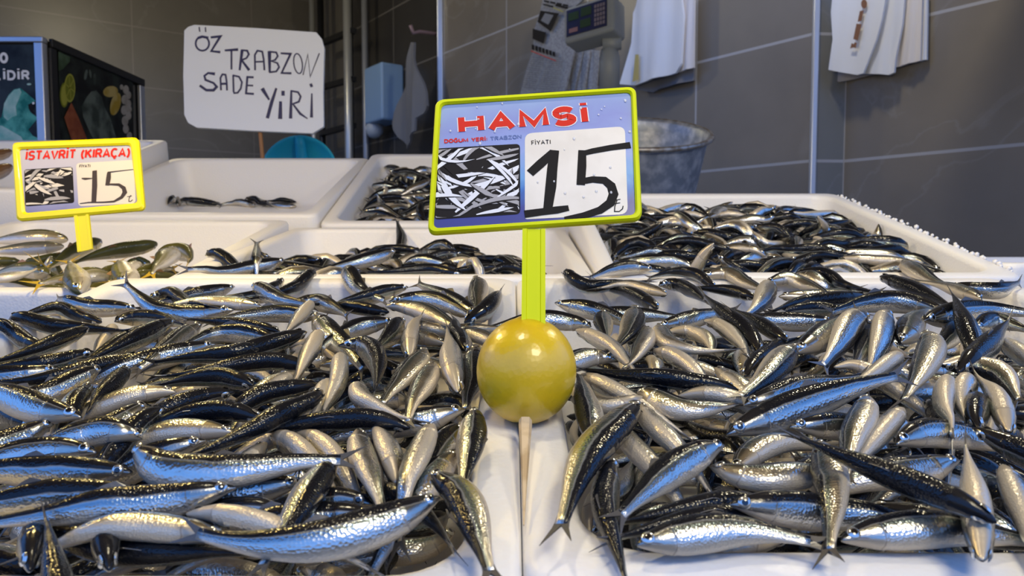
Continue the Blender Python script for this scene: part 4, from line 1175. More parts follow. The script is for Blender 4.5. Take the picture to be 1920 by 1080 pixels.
L 0 0 116 22 303 -72 47 316 -68 73 327 -68 96 344 -70 112 367 -73 5 -8 2
L 0 0 117 -104 347 -72 -101 319 -65 -92 296 -53 -80 272 -61 -68 250 -73 9 4 1
L 0 0 128 198 583 -71 167 575 -66 136 567 -66 105 559 -68 75 548 -72 2 -7 6
L 0 0 132 208 333 -71 193 306 -67 166 287 -66 148 260 -69 136 230 -72 -6 5 6
L 0 0 133 85 214 -72 65 190 -68 61 157 -68 47 128 -70 26 102 -72 -9 3 0
L 0 2 138 646 4028 -701 823 4040 -637 969 4106 -539 1104 4232 -545 1204 4364 -636 1323 4506 -669 1451 4644 -692 1542 4809 -713 0 0 10
L 0 0 130 -4 438 -65 3 464 -51 -5 495 -51 -14 522 -63 -34 544 -72 -3 -1 10
L 0 0 122 64 473 -71 50 448 -65 32 429 -53 12 410 -63 -9 393 -72 4 -4 8
L 0 0 122 -38 487 -71 -56 464 -66 -82 451 -66 -99 429 -68 -96 400 -72 2 -1 10
L 0 0 126 -44 251 -72 -51 223 -68 -62 199 -56 -63 174 -67 -49 150 -73 10 0 -1
L 0 2 137 1323 3567 -703 1499 3620 -670 1657 3721 -651 1825 3802 -647 1996 3748 -653 2056 3575 -672 2002 3398 -694 1958 3217 -714 0 1 10
L 0 0 147 40 538 -71 22 508 -67 -10 495 -62 -44 490 -65 -77 501 -72 -4 8 5
L 0 0 116 -191 173 -71 -172 154 -65 -153 134 -63 -129 123 -68 -102 130 -72 2 3 9
L 0 0 134 -81 317 -71 -52 301 -67 -21 291 -66 9 276 -69 42 275 -72 -3 -8 5
L 0 0 133 81 157 -72 64 133 -61 39 116 -53 22 89 -58 2 70 -72 -9 5 -1
L 0 2 166 2074 436 -710 2035 657 -684 1930 852 -666 1731 953 -660 1593 1115 -665 1667 1323 -680 1728 1537 -702 1726 1761 -719 8 5 4
L 0 0 121 62 294 -72 87 307 -63 114 317 -58 141 321 -67 168 333 -73 5 -9 -1
L 0 0 135 -133 560 -71 -101 553 -68 -67 552 -67 -41 533 -69 -11 520 -72 -3 -9 2
L 0 0 116 168 242 -72 149 221 -69 124 209 -68 95 211 -70 67 214 -73 2 -10 0
L 0 0 156 -29 225 -70 -55 199 -65 -90 183 -65 -127 180 -68 -161 197 -71 -1 3 10
L 0 0 126 92 384 -71 98 411 -66 85 438 -66 76 467 -68 63 495 -72 6 1 8
L 0 0 137 46 431 -70 14 441 -66 -16 428 -65 -49 420 -68 -79 406 -72 1 -7 6
L 0 0 128 112 379 -71 82 385 -68 51 385 -67 22 375 -69 -9 374 -72 0 -9 3
L 0 0 135 207 229 -70 179 231 -55 150 235 -60 120 246 -64 89 253 -69 1 4 9
L 0 0 138 140 505 -71 159 481 -62 186 463 -67 199 433 -69 194 400 -72 7 7 1
L 0 0 136 -20 545 -70 9 531 -65 42 532 -64 71 518 -67 99 502 -71 0 1 10
R 0 2 141 -2437 6015 78 -2397 5826 97 -2338 5644 73 -2195 5532 23 -2008 5567 21 -1829 5643 28 -1636 5666 31 -1447 5705 46 -2 -8 6
R 0 2 96 -1286 6276 53 -1418 6260 84 -1554 6248 100 -1683 6205 103 -1801 6136 97 -1915 6063 82 -2021 5978 61 -2125 5891 42 -1 3 9
R 0 2 110 -1365 5025 58 -1432 5163 53 -1500 5301 47 -1579 5432 41 -1699 5525 48 -1847 5509 56 -1975 5423 52 -2105 5342 51 4 9 -1
R 0 2 140 -1555 4525 40 -1592 4719 33 -1630 4913 26 -1673 5106 18 -1728 5296 7 -1813 5473 -15 -1937 5626 -25 -2061 5763 42 -7 -3 6
R 0 2 135 -1360 5511 41 -1206 5611 37 -1080 5525 31 -1049 5343 35 -1021 5162 49 -1011 4978 54 -1004 4794 59 -998 4610 63 -8 -3 6
R 0 2 112 -697 5486 19 -744 5632 44 -802 5768 89 -860 5913 93 -966 6023 87 -1116 6050 76 -1255 5985 59 -1387 5903 41 -4 -7 6
R 0 2 114 -2636 4617 73 -2503 4526 76 -2386 4416 88 -2278 4297 94 -2144 4210 75 -2028 4099 54 -1917 3990 13 -1803 3887 -36 3 2 9
R 0 2 103 -2360 4291 34 -2225 4341 25 -2081 4329 33 -1938 4308 39 -1794 4296 40 -1654 4256 44 -1518 4204 46 -1381 4157 44 1 4 9
R 0 2 109 -2331 3828 57 -2427 3947 55 -2565 4007 63 -2714 3991 90 -2865 3967 93 -3015 3939 78 -3158 3888 59 -3297 3826 41 0 6 8
R 0 2 115 -1684 3829 57 -1554 3928 55 -1424 4027 53 -1293 4126 50 -1163 4224 47 -1028 4317 44 -889 4404 41 -750 4488 39 -4 6 7
R 0 2 140 -1849 4252 126 -1876 4054 130 -1907 3857 135 -1950 3662 141 -2006 3470 145 -2071 3281 149 -2148 3097 152 -2241 2921 153 10 -3 1
R 0 2 91 -2173 4164 110 -2194 4037 100 -2217 3910 105 -2230 3781 108 -2234 3652 110 -2236 3523 113 -2239 3394 116 -2241 3264 119 -9 1 3
R 0 2 119 -2509 3454 144 -2421 3308 146 -2343 3157 148 -2276 3001 152 -2222 2840 156 -2192 2672 149 -2164 2505 147 -2138 2337 149 7 2 -7
R 0 2 114 -1827 3490 146 -1884 3338 148 -1926 3181 152 -1974 3025 156 -2032 2873 159 -2081 2718 163 -2142 2567 165 -2225 2428 158 -8 3 -5
R 0 2 111 -1767 3545 155 -1757 3389 160 -1759 3233 162 -1768 3078 165 -1730 2928 174 -1614 2829 171 -1460 2819 161 -1307 2848 159 8 5 -2
R 0 2 85 -1644 3651 60 -1524 3657 60 -1410 3627 61 -1343 3530 63 -1319 3413 64 -1329 3294 66 -1350 3176 67 -1372 3058 68 8 4 -4
R 0 2 106 -1911 2893 146 -1846 2759 158 -1780 2625 168 -1720 2488 156 -1687 2342 151 -1652 2203 115 -1627 2066 61 -1610 1920 31 6 3 -8
R 0 2 102 -2226 2788 95 -2350 2854 98 -2480 2810 114 -2587 2715 115 -2686 2613 111 -2782 2510 91 -2875 2406 57 -2963 2296 36 -5 8 4
R 0 2 118 -1461 2026 140 -1618 2081 161 -1783 2109 172 -1947 2138 187 -2105 2194 180 -2257 2261 163 -2411 2328 163 -2564 2397 166 -3 -7 6
R 0 2 106 -2550 2440 107 -2474 2311 104 -2393 2184 105 -2310 2058 99 -2216 1943 79 -2121 1828 57 -2012 1736 11 -1903 1649 -46 5 5 -7
R 0 2 81 -2178 2072 106 -2105 1988 122 -2028 1905 111 -1954 1820 98 -1852 1775 105 -1740 1784 109 -1632 1818 109 -1523 1846 121 3 9 3
R 0 2 107 -2598 1183 132 -2592 1335 145 -2588 1487 151 -2585 1639 156 -2590 1790 169 -2586 1942 181 -2583 2094 175 -2586 2246 169 -10 0 3
R 0 2 146 -2257 1570 240 -2360 1389 231 -2463 1208 227 -2569 1029 221 -2665 844 216 -2737 649 199 -2795 450 183 -2847 249 170 9 -4 2
R 0 2 102 -2169 1918 136 -2285 1840 121 -2418 1846 94 -2497 1959 80 -2560 2085 82 -2610 2216 73 -2657 2347 48 -2706 2478 34 7 7 -2
R 0 2 102 -2230 1760 149 -2209 1617 142 -2180 1474 136 -2142 1334 132 -2096 1197 125 -2046 1064 95 -1999 935 47 -1955 805 0 7 3 -6
R 0 2 107 -2384 1565 88 -2363 1415 81 -2332 1266 75 -2287 1122 68 -2237 978 56 -2189 837 27 -2142 701 -22 -2096 568 -78 8 3 -6
R 0 2 101 -1829 1084 172 -1955 1016 178 -2072 933 170 -2181 840 161 -2277 734 154 -2366 620 147 -2452 506 142 -2535 388 138 -6 6 6
R 0 2 105 -2494 1010 119 -2536 867 108 -2571 722 99 -2599 576 98 -2604 427 87 -2593 278 80 -2580 130 61 -2568 -18 42 -5 -1 9
R 0 2 109 -1529 677 -59 -1674 657 -9 -1821 643 36 -1971 615 61 -2120 576 65 -2266 524 65 -2409 465 70 -2546 395 86 2 -6 8
R 0 2 110 -1548 566 -55 -1696 540 -7 -1845 510 36 -1994 471 66 -2145 430 84 -2298 391 83 -2445 335 78 -2587 266 79 2 -5 8
R 0 2 109 -1989 412 180 -1837 432 165 -1688 463 140 -1539 484 106 -1385 472 99 -1234 441 103 -1089 399 72 -950 339 41 2 5 8
R 0 2 87 -2493 160 112 -2377 203 116 -2260 241 119 -2139 266 123 -2017 280 123 -1895 268 122 -1776 234 119 -1661 190 116 0 9 5
R 0 2 109 -1248 1112 187 -1291 965 184 -1334 817 183 -1381 670 182 -1430 525 200 -1479 384 167 -1543 248 136 -1606 108 128 -8 3 -4
R 0 2 119 -644 1787 192 -735 1644 189 -823 1499 185 -915 1357 184 -1007 1216 181 -1089 1068 170 -1168 918 164 -1243 768 148 -8 5 -4
R 0 2 101 -899 35 311 -978 153 331 -1055 275 328 -1146 387 331 -1240 496 337 -1335 605 343 -1429 714 349 -1523 823 355 -6 -5 6
R 0 2 145 -1706 1442 71 -1523 1531 109 -1339 1618 142 -1151 1701 172 -958 1770 201 -767 1844 227 -572 1911 249 -375 1971 268 -3 5 8
R 0 2 116 -1506 1767 135 -1352 1821 159 -1217 1916 157 -1082 2010 157 -933 2081 158 -775 2129 157 -619 2183 158 -471 2258 160 -3 7 7
R 0 2 131 -761 2843 199 -860 2684 199 -960 2525 199 -1063 2368 199 -1170 2214 197 -1284 2065 195 -1406 1923 194 -1519 1773 200 8 -5 -3
R 0 2 122 -1314 2353 120 -1230 2505 119 -1139 2653 120 -1034 2792 118 -930 2931 119 -828 3072 115 -693 3180 113 -548 3276 115 2 -2 10
R 0 2 145 -712 2898 123 -573 3051 132 -434 3205 140 -296 3359 147 -157 3513 153 -16 3664 157 130 3811 160 276 3958 163 -7 6 3
R 0 2 145 197 3672 230 73 3507 240 -55 3345 244 -179 3180 224 -293 3010 198 -413 2842 182 -534 2675 167 -653 2507 150 6 -4 -7
R 0 2 92 -13 3871 98 -143 3879 97 -273 3887 97 -403 3899 97 -533 3916 96 -659 3946 97 -773 4009 99 -864 4102 93 1 4 9
R 0 2 102 280 4063 94 203 4181 90 116 4290 90 -20 4317 93 -152 4271 98 -288 4236 91 -427 4217 84 -544 4140 93 0 -1 10
R 0 2 149 747 4789 103 558 4694 107 365 4608 110 163 4548 112 -38 4483 113 -217 4371 120 -368 4223 128 -529 4086 127 3 -5 8
R 0 2 114 -1271 3763 141 -1188 3625 143 -1156 3466 143 -1136 3305 146 -1137 3143 149 -1147 2981 158 -1166 2820 160 -1193 2660 163 7 0 -7
R 0 2 145 -1024 2896 108 -1002 3100 131 -1002 3304 160 -1026 3509 177 -1066 3711 188 -1090 3916 201 -1108 4121 211 -1125 4327 221 -4 -1 9
R 0 2 111 -730 3081 163 -748 3238 158 -757 3396 151 -773 3554 147 -794 3710 143 -822 3866 139 -860 4020 134 -902 4172 129 -7 -1 7
R 0 2 125 -734 5893 48 -582 5965 82 -422 5955 92 -349 5802 80 -301 5640 49 -259 5473 50 -229 5304 58 -203 5134 61 8 6 3
R 0 2 145 -101 5352 112 -176 5159 115 -258 4969 112 -347 4782 108 -439 4597 105 -539 4416 102 -652 4243 97 -772 4074 89 6 -3 -7
R 0 2 89 -437 4866 64 -475 4986 59 -517 5104 54 -583 5211 50 -680 5290 47 -791 5348 43 -904 5403 37 -1023 5443 41 -6 -7 5
R 0 2 117 -69 5633 41 75 5702 56 223 5754 83 344 5673 50 403 5525 43 417 5366 57 421 5206 69 426 5046 64 7 6 3
R 0 2 83 432 5986 46 499 5898 71 565 5808 82 604 5707 55 668 5635 1 772 5626 -38 875 5591 -23 936 5500 0 7 5 4
R 0 2 127 443 6062 55 602 5990 87 728 5868 100 777 5699 81 785 5523 57 820 5349 60 915 5199 60 1033 5066 59 -6 -3 7
R 0 2 131 -87 5099 14 98 5123 13 281 5157 3 464 5198 -2 643 5249 4 822 5304 -4 1003 5347 -1 1187 5378 4 -2 9 2
R 0 2 141 1149 3983 143 1069 4164 159 930 4303 173 739 4343 178 546 4297 175 369 4207 171 201 4101 163 33 3994 153 0 3 9
R 0 2 143 718 3609 186 882 3726 180 1051 3837 179 1232 3926 179 1422 3994 180 1622 3996 180 1802 3907 180 1955 3775 180 0 4 9
R 0 2 145 1286 5616 125 1313 5411 129 1335 5205 132 1348 4999 136 1356 4792 139 1354 4585 142 1344 4378 144 1333 4171 146 -8 0 5
R 0 2 145 2064 6629 73 2026 6426 84 1989 6223 96 1954 6020 99 1925 5815 90 1910 5610 76 1916 5404 81 1939 5198 87 10 -1 3
R 0 2 104 1771 4455 157 1787 4601 151 1801 4748 145 1808 4895 139 1803 5043 133 1783 5188 126 1723 5323 120 1640 5444 115 10 1 2
R 0 2 117 1996 5392 76 2091 5259 84 2203 5141 90 2354 5099 93 2493 5182 89 2618 5288 85 2742 5394 80 2866 5500 76 0 3 10
R 0 2 145 678 2662 87 746 2851 136 820 3038 184 892 3228 221 964 3419 254 1039 3610 281 1118 3800 309 1192 3992 326 -7 2 7
R 0 2 145 219 2214 201 370 2350 237 518 2494 239 667 2636 245 815 2780 258 953 2934 267 1094 3085 274 1236 3235 276 -1 0 10
R 0 2 147 227 3050 157 344 3224 154 459 3401 150 572 3578 144 696 3748 139 830 3910 137 970 4068 132 1116 4219 127 -8 6 2
R 0 2 145 436 3757 237 341 3575 217 242 3394 196 144 3213 173 41 3036 147 -70 2864 115 -179 2693 74 -297 2535 12 5 -2 -8
R 0 2 139 344 3843 91 247 3670 91 151 3496 85 56 3322 82 -41 3149 86 -141 2978 97 -242 2807 102 -344 2637 101 -7 4 6
R 0 2 145 450 3066 247 359 2881 235 265 2697 223 156 2522 209 36 2354 193 -87 2189 176 -218 2030 156 -352 1873 135 -7 5 -5
R 0 2 115 1196 3801 92 1082 3685 101 977 3559 105 875 3432 107 771 3305 109 667 3179 111 563 3052 112 459 2926 114 -4 4 8
R 0 2 85 1128 3485 149 1213 3564 147 1298 3644 145 1386 3721 143 1492 3738 142 1533 3631 145 1546 3515 148 1554 3399 151 1 6 8
R 0 2 115 1079 3140 159 1067 2977 154 1043 2815 162 1020 2653 160 998 2492 140 976 2336 95 947 2183 43 889 2034 11 5 1 -9
R 0 2 112 45 2699 169 -60 2580 172 -160 2457 189 -275 2348 187 -396 2247 166 -516 2143 163 -638 2041 163 -757 1935 161 -3 3 -9
R 0 2 96 176 2375 214 307 2394 199 422 2337 189 475 2218 207 464 2085 210 430 1956 207 379 1832 205 323 1711 202 -7 -1 -7
R 0 2 106 107 2106 203 8 1993 202 -81 1871 202 -158 1742 202 -232 1611 197 -294 1474 204 -347 1334 216 -409 1203 176 0 1 -10
R 0 2 83 287 2206 153 228 2105 159 163 2009 178 87 1921 165 25 1827 134 -32 1726 120 -81 1619 124 -133 1514 130 3 -1 -10
R 0 2 94 -20 1268 178 39 1387 183 98 1507 187 154 1629 194 200 1754 202 240 1881 200 272 2011 200 303 2141 202 2 -1 -10
R 0 2 115 -185 1304 179 -114 1451 180 -23 1587 185 67 1721 165 144 1851 103 199 1992 44 264 2139 13 340 2277 -31 -3 4 9
R 0 2 113 -450 1687 148 -560 1570 144 -670 1453 140 -778 1335 134 -885 1215 124 -995 1100 108 -1103 991 62 -1201 890 -15 -3 5 -8
R 0 2 114 -802 1096 175 -675 1196 178 -536 1279 171 -384 1326 145 -225 1330 120 -69 1310 85 85 1311 34 237 1311 -20 -1 8 6
R 0 2 111 -250 1268 199 -165 1138 176 -96 997 167 -18 862 147 61 735 100 134 607 46 189 464 14 213 312 42 -2 -4 9
R 0 2 108 -1019 -81 197 -947 55 201 -875 191 213 -806 328 231 -737 465 235 -668 603 241 -600 741 249 -532 880 257 1 0 -10
R 0 2 104 -293 903 141 -343 763 135 -396 625 128 -451 488 118 -504 351 100 -567 218 81 -637 89 60 -702 -43 42 6 0 -8
R 0 2 105 -1939 969 98 -1835 864 108 -1698 811 113 -1553 835 113 -1416 889 91 -1280 934 51 -1149 981 -3 -1021 1039 -51 -1 10 1
R 0 2 101 -1785 964 62 -1707 1085 68 -1614 1196 74 -1501 1284 76 -1372 1348 64 -1241 1396 27 -1112 1443 -18 -983 1489 -64 -6 8 -2
R 0 0 103 -165 87 2 -143 100 1 -120 110 2 -95 113 0 -71 119 -7 -3 8 5
R 0 2 110 -488 979 129 -637 929 127 -785 880 128 -935 834 136 -1088 809 125 -1238 796 80 -1381 796 19 -1524 801 -46 -2 9 4
R 0 2 115 -1188 625 38 -1037 579 35 -887 529 30 -737 480 14 -588 444 -26 -436 414 -38 -354 304 27 -327 150 42 -2 -8 6
R 0 2 109 -1496 224 97 -1353 278 97 -1203 299 109 -1050 304 120 -899 320 105 -750 321 73 -599 311 54 -452 276 38 0 9 5
R 0 2 110 -1276 1513 91 -1123 1547 91 -975 1594 74 -833 1648 33 -692 1696 -17 -551 1743 -67 -410 1790 -117 -269 1836 -168 0 6 8
R 0 2 105 -1900 2011 100 -1757 1996 123 -1618 1954 126 -1479 1930 89 -1364 1849 54 -1259 1755 17 -1144 1683 -39 -1029 1614 -96 3 8 -5
R 0 2 106 679 2520 121 778 2409 126 831 2272 117 887 2139 85 982 2049 15 1063 1946 -54 1127 1823 -109 1186 1697 -159 7 2 7
R 0 2 106 -544 2572 115 -398 2566 122 -278 2488 93 -198 2375 44 -147 2240 11 -90 2111 -34 -29 1985 -84 33 1860 -134 6 6 -6
R 0 2 110 -1490 2559 109 -1446 2409 108 -1403 2259 105 -1352 2115 72 -1293 1990 1 -1254 1850 -55 -1224 1703 -97 -1186 1559 -146 9 3 -2
R 0 0 106 -186 261 9 -193 236 9 -201 211 4 -209 187 -3 -218 163 -10 -4 -1 9
R 0 2 112 -639 1262 67 -744 1144 51 -857 1032 49 -980 935 26 -1097 835 -15 -1210 732 -59 -1324 635 -111 -1438 540 -168 -1 -2 10
R 0 2 105 -1645 450 -12 -1789 430 -36 -1927 444 -85 -2059 454 -149 -2190 456 -216 -2321 450 -283 -2431 477 -372 -2466 568 -480 0 8 -6
R 0 0 119 -146 337 6 -157 310 6 -168 282 5 -177 254 5 -185 226 5 -7 2 7
R 0 0 104 21 176 8 45 170 8 65 156 1 86 142 -7 106 129 -16 -2 -7 7
R 0 2 114 -80 2045 55 -123 1888 49 -176 1734 38 -241 1584 34 -309 1436 20 -375 1294 -23 -440 1153 -74 -504 1015 -133 -6 1 8
R 0 0 125 -175 411 -70 -195 434 -66 -212 460 -65 -234 481 -68 -245 510 -72 1 1 10
R 0 0 150 90 155 -70 63 131 -66 30 118 -65 -5 121 -68 -39 133 -71 0 -2 10
R 0 0 138 -246 363 -71 -214 365 -68 -182 370 -61 -160 391 -67 -138 415 -72 -4 9 3
R 0 0 122 -239 143 -71 -211 144 -63 -184 154 -66 -156 145 -68 -132 127 -72 0 -2 10
R 0 0 129 -75 241 -65 -46 231 -58 -17 220 -60 9 206 -69 32 185 -72 6 8 2
R 0 0 132 -144 324 -71 -172 333 -62 -199 350 -65 -230 348 -68 -245 321 -71 0 -6 8
R 0 0 137 -25 185 -70 -52 204 -65 -77 225 -65 -106 242 -67 -133 262 -71 -3 -4 -9
R 0 0 125 93 363 -71 66 360 -60 42 376 -62 15 386 -69 -11 400 -72 -3 -8 5
R 0 0 146 258 93 -70 223 94 -67 207 124 -66 179 145 -69 154 170 -72 6 7 4
R 0 0 136 -87 307 -71 -58 291 -68 -25 286 -67 9 286 -69 40 274 -72 -3 -10 -1
R 0 0 128 -154 480 -72 -131 463 -61 -104 452 -63 -77 440 -70 -46 435 -72 5 9 -1
R 0 0 141 2 365 -71 -24 344 -67 -39 315 -67 -23 285 -65 -4 258 -72 8 -1 5
R 0 0 159 -49 346 -70 -80 369 -65 -117 381 -64 -153 375 -68 -181 348 -71 0 -1 -10
R 0 0 117 105 446 -72 131 450 -68 155 464 -66 181 474 -70 208 470 -73 -2 10 -1
R 0 0 118 -133 424 -71 -161 416 -67 -188 408 -67 -215 397 -69 -239 382 -72 3 -7 -7
R 0 0 117 156 145 -72 180 159 -68 205 174 -68 230 188 -70 244 213 -72 5 -8 2
R 0 0 143 69 337 -70 100 328 -63 131 319 -58 156 300 -68 175 273 -72 -3 -5 8
R 0 0 137 217 528 -71 183 533 -67 150 538 -66 118 550 -69 84 551 -72 2 9 4
R 0 0 119 -142 503 -72 -122 523 -69 -99 538 -60 -78 554 -67 -50 552 -73 6 -8 1
R 0 2 126 -399 1047 -682 -507 1154 -601 -669 1184 -551 -837 1215 -541 -980 1282 -610 -1107 1383 -671 -1261 1457 -696 -1433 1462 -716 0 -2 10
R 0 0 128 -116 552 -71 -146 553 -63 -172 539 -67 -197 520 -70 -208 493 -72 5 -8 3
R 0 0 122 75 210 -72 102 222 -69 128 235 -68 155 246 -70 183 258 -73 4 -9 1
R 0 0 153 -161 106 -71 -163 139 -56 -161 175 -58 -134 194 -69 -98 199 -72 -6 3 8
R 0 0 132 169 566 -56 142 551 -54 126 526 -55 126 496 -65 107 473 -72 7 -3 -7
R 0 0 118 1 476 -71 22 457 -66 42 437 -66 69 428 -68 97 420 -72 3 3 9
R 0 0 132 17 361 -71 -4 338 -62 -26 317 -55 -49 295 -58 -62 269 -72 -8 6 -1
R 0 0 139 -101 192 -71 -71 178 -66 -37 174 -66 -6 163 -68 21 143 -72 -3 -7 6
R 0 0 133 19 176 -70 33 148 -65 57 126 -65 73 98 -68 99 78 -71 1 1 -10
R 0 0 123 90 275 -71 107 298 -66 121 323 -65 138 345 -68 153 369 -72 0 0 -10
R 0 0 140 -51 166 -71 -21 152 -66 12 150 -66 44 161 -68 77 169 -72 -1 8 6
R 0 0 132 179 455 -72 198 477 -61 213 504 -52 228 526 -64 216 552 -73 9 -5 1
R 0 0 149 257 280 -71 245 246 -67 217 224 -67 183 233 -69 154 256 -72 1 -8 6
R 0 0 124 -67 247 -71 -96 253 -68 -120 270 -68 -150 275 -70 -179 273 -72 4 9 3
R 0 0 124 -1 148 -71 15 170 -60 19 199 -65 21 229 -68 22 258 -72 -2 1 10
R 0 2 140 -1821 1865 -713 -1995 1778 -687 -2149 1655 -671 -2278 1508 -669 -2322 1319 -674 -2306 1123 -689 -2259 933 -706 -2200 745 -721 -9 4 4
R 0 2 129 -381 1815 -714 -351 1701 -584 -305 1536 -569 -225 1388 -625 -177 1223 -659 -183 1047 -679 -136 878 -699 -87 709 -718 4 1 9
R 0 2 137 321 1135 -708 195 1240 -617 78 1356 -533 24 1533 -527 18 1720 -540 -15 1883 -624 -49 2050 -697 -15 2232 -717 8 3 5
R 0 0 142 120 451 -70 122 484 -65 109 516 -65 88 543 -68 55 552 -71 -2 -1 -10
R 0 0 127 -85 380 -71 -54 379 -66 -23 377 -66 7 366 -68 36 355 -72 -1 -7 7
R 0 0 125 -107 78 -71 -110 108 -66 -124 135 -66 -148 152 -68 -177 162 -72 3 3 9
R 0 0 122 -249 283 -71 -229 304 -67 -201 304 -66 -173 308 -69 -149 324 -72 3 -5 8
R 0 0 133 162 256 -70 132 265 -64 107 250 -62 78 240 -68 47 231 -72 1 -3 10
R 0 0 127 124 423 -72 151 436 -69 181 442 -64 205 459 -68 234 460 -73 4 -9 -1
R 0 2 159 112 2953 -708 14 2757 -684 -155 2620 -670 -370 2580 -666 -590 2563 -672 -797 2630 -689 -989 2736 -706 -1143 2893 -719 0 -8 -6
R 0 2 129 -1875 3404 -704 -2031 3358 -640 -2166 3266 -581 -2313 3184 -628 -2464 3101 -655 -2545 2950 -672 -2507 2783 -694 -2393 2651 -715 2 -4 -9
R 0 0 142 -150 265 -71 -183 255 -67 -202 227 -67 -213 194 -69 -212 160 -72 8 -4 4
R 0 0 120 -30 357 -71 -52 344 -58 -78 338 -62 -105 334 -68 -131 323 -72 1 -4 9
R 0 0 135 -26 549 -72 -58 544 -64 -82 525 -63 -107 505 -70 -136 489 -72 5 -8 0
R 0 0 130 153 137 -71 123 134 -62 101 114 -63 83 90 -69 55 77 -72 5 -7 5
R 0 2 132 343 1925 -717 212 1939 -590 40 1958 -535 -138 1922 -532 -313 1873 -554 -471 1797 -598 -575 1674 -685 -707 1556 -727 -4 9 0
R 0 0 127 -254 386 -71 -228 403 -67 -200 419 -66 -178 440 -69 -159 465 -72 4 -5 7
R 0 0 123 103 488 -71 93 461 -66 97 433 -61 104 405 -69 96 377 -72 -9 1 4
R 0 0 130 -194 331 -71 -167 345 -67 -136 352 -66 -105 346 -69 -73 343 -72 -1 8 6
R 0 2 129 -1563 5023 -709 -1541 4848 -679 -1531 4679 -626 -1540 4509 -591 -1552 4344 -655 -1508 4174 -682 -1412 4026 -701 -1274 3914 -718 7 2 -7
R 0 0 133 4 191 -70 -12 168 -56 -23 139 -51 -45 122 -66 -75 113 -72 -2 1 10
R 0 0 145 2 381 -70 -29 397 -65 -65 398 -65 -97 384 -68 -128 366 -71 0 -6 -8
R 0 0 136 75 246 -71 53 221 -67 51 190 -66 57 158 -69 74 131 -72 -8 0 6
R 0 2 157 782 2026 -701 584 2046 -609 390 2078 -516 198 2177 -503 5 2275 -536 -187 2367 -583 -338 2494 -674 -442 2682 -712 1 1 10
R 0 0 117 34 300 -72 60 310 -66 85 307 -58 110 311 -70 137 306 -73 0 10 2
R 0 0 143 124 297 -70 106 271 -57 77 255 -64 45 245 -67 12 252 -71 0 0 10
R 0 0 126 -8 461 -72 21 452 -68 52 448 -68 79 433 -70 108 424 -72 3 9 3
R 0 0 152 -84 487 -71 -51 471 -68 -16 480 -68 9 508 -70 25 542 -72 5 -9 0
R 0 0 123 -68 456 -71 -85 432 -66 -97 407 -58 -101 380 -68 -95 352 -72 -6 1 8
R 0 0 117 -166 483 -71 -153 505 -59 -159 530 -51 -177 548 -62 -202 553 -72 1 0 10
R 0 0 119 131 507 -71 158 504 -59 185 501 -62 213 496 -68 241 496 -72 0 -1 -10
R 0 0 114 -133 390 -71 -109 403 -67 -82 410 -67 -57 423 -69 -30 432 -72 -4 7 6
R 0 2 121 -1428 2273 -708 -1494 2422 -680 -1641 2489 -665 -1808 2498 -662 -1964 2558 -668 -2130 2565 -683 -2289 2520 -702 -2433 2437 -719 -1 -6 -8
R 0 0 128 -63 338 -71 -33 338 -66 -5 324 -66 25 327 -68 50 310 -72 2 6 8
R 0 0 129 98 493 -71 122 475 -67 153 479 -65 183 485 -67 205 506 -72 -2 7 7
R 0 0 142 -89 204 -71 -111 229 -67 -144 231 -67 -179 227 -69 -210 214 -72 1 9 4
R 0 0 134 -120 564 -72 -93 546 -68 -64 530 -68 -32 522 -70 1 519 -73 -4 -9 0
R 0 0 131 -11 368 -71 -42 362 -66 -62 339 -66 -87 321 -68 -111 301 -72 4 -5 -8
R 0 0 141 -61 154 -71 -28 163 -68 4 174 -67 37 183 -69 67 166 -72 3 -9 2
R 0 0 147 21 432 -70 54 421 -63 80 404 -51 109 394 -67 141 407 -71 0 -1 -10
R 0 0 123 138 384 -72 156 406 -68 173 426 -61 175 454 -62 177 481 -73 9 -4 0
R 0 0 144 176 340 -72 189 311 -61 195 280 -67 222 265 -70 244 289 -72 6 8 0
R 0 0 135 103 546 -72 127 524 -68 160 516 -67 193 510 -69 225 501 -72 -4 -9 1
R 0 2 125 -1157 2476 -713 -1199 2612 -617 -1248 2773 -604 -1349 2904 -651 -1434 3052 -669 -1490 3215 -684 -1564 3368 -703 -1661 3510 -720 -7 -4 5
R 0 0 132 20 485 -62 -9 490 -54 -39 491 -55 -68 490 -62 -83 465 -71 0 4 9
R 0 0 128 245 430 -71 215 428 -68 189 447 -68 165 468 -70 144 491 -73 -5 -9 -1
R 0 0 149 155 240 -72 122 255 -68 90 272 -67 55 265 -70 26 244 -72 0 10 2
R 0 0 126 -130 285 -71 -111 303 -56 -83 310 -63 -53 303 -69 -24 296 -72 0 5 -9
R 0 0 128 -257 350 -72 -229 335 -68 -200 321 -68 -173 305 -70 -147 288 -73 -4 -9 -1
R 0 2 128 327 1750 -697 274 1644 -568 221 1481 -551 147 1342 -629 41 1205 -657 -52 1055 -674 -154 912 -695 -242 760 -716 3 -2 9
R 0 0 137 -132 491 -71 -112 514 -65 -82 510 -59 -52 516 -69 -21 509 -72 0 -1 10
R 0 0 140 -8 438 -70 1 471 -65 21 500 -64 45 525 -67 73 544 -71 1 0 -10
R 0 0 138 239 457 -70 236 491 -65 213 514 -65 181 522 -67 148 529 -71 1 1 -10
R 0 2 136 895 3710 -706 710 3730 -674 531 3673 -657 349 3629 -654 173 3696 -659 7 3787 -676 -168 3857 -698 -355 3886 -717 1 -7 7
R 0 0 131 -194 566 -71 -165 555 -66 -138 538 -66 -107 543 -69 -76 547 -72 -1 -3 10
R 0 0 158 144 230 -71 166 200 -66 180 166 -58 212 155 -68 244 173 -72 -3 -5 -8
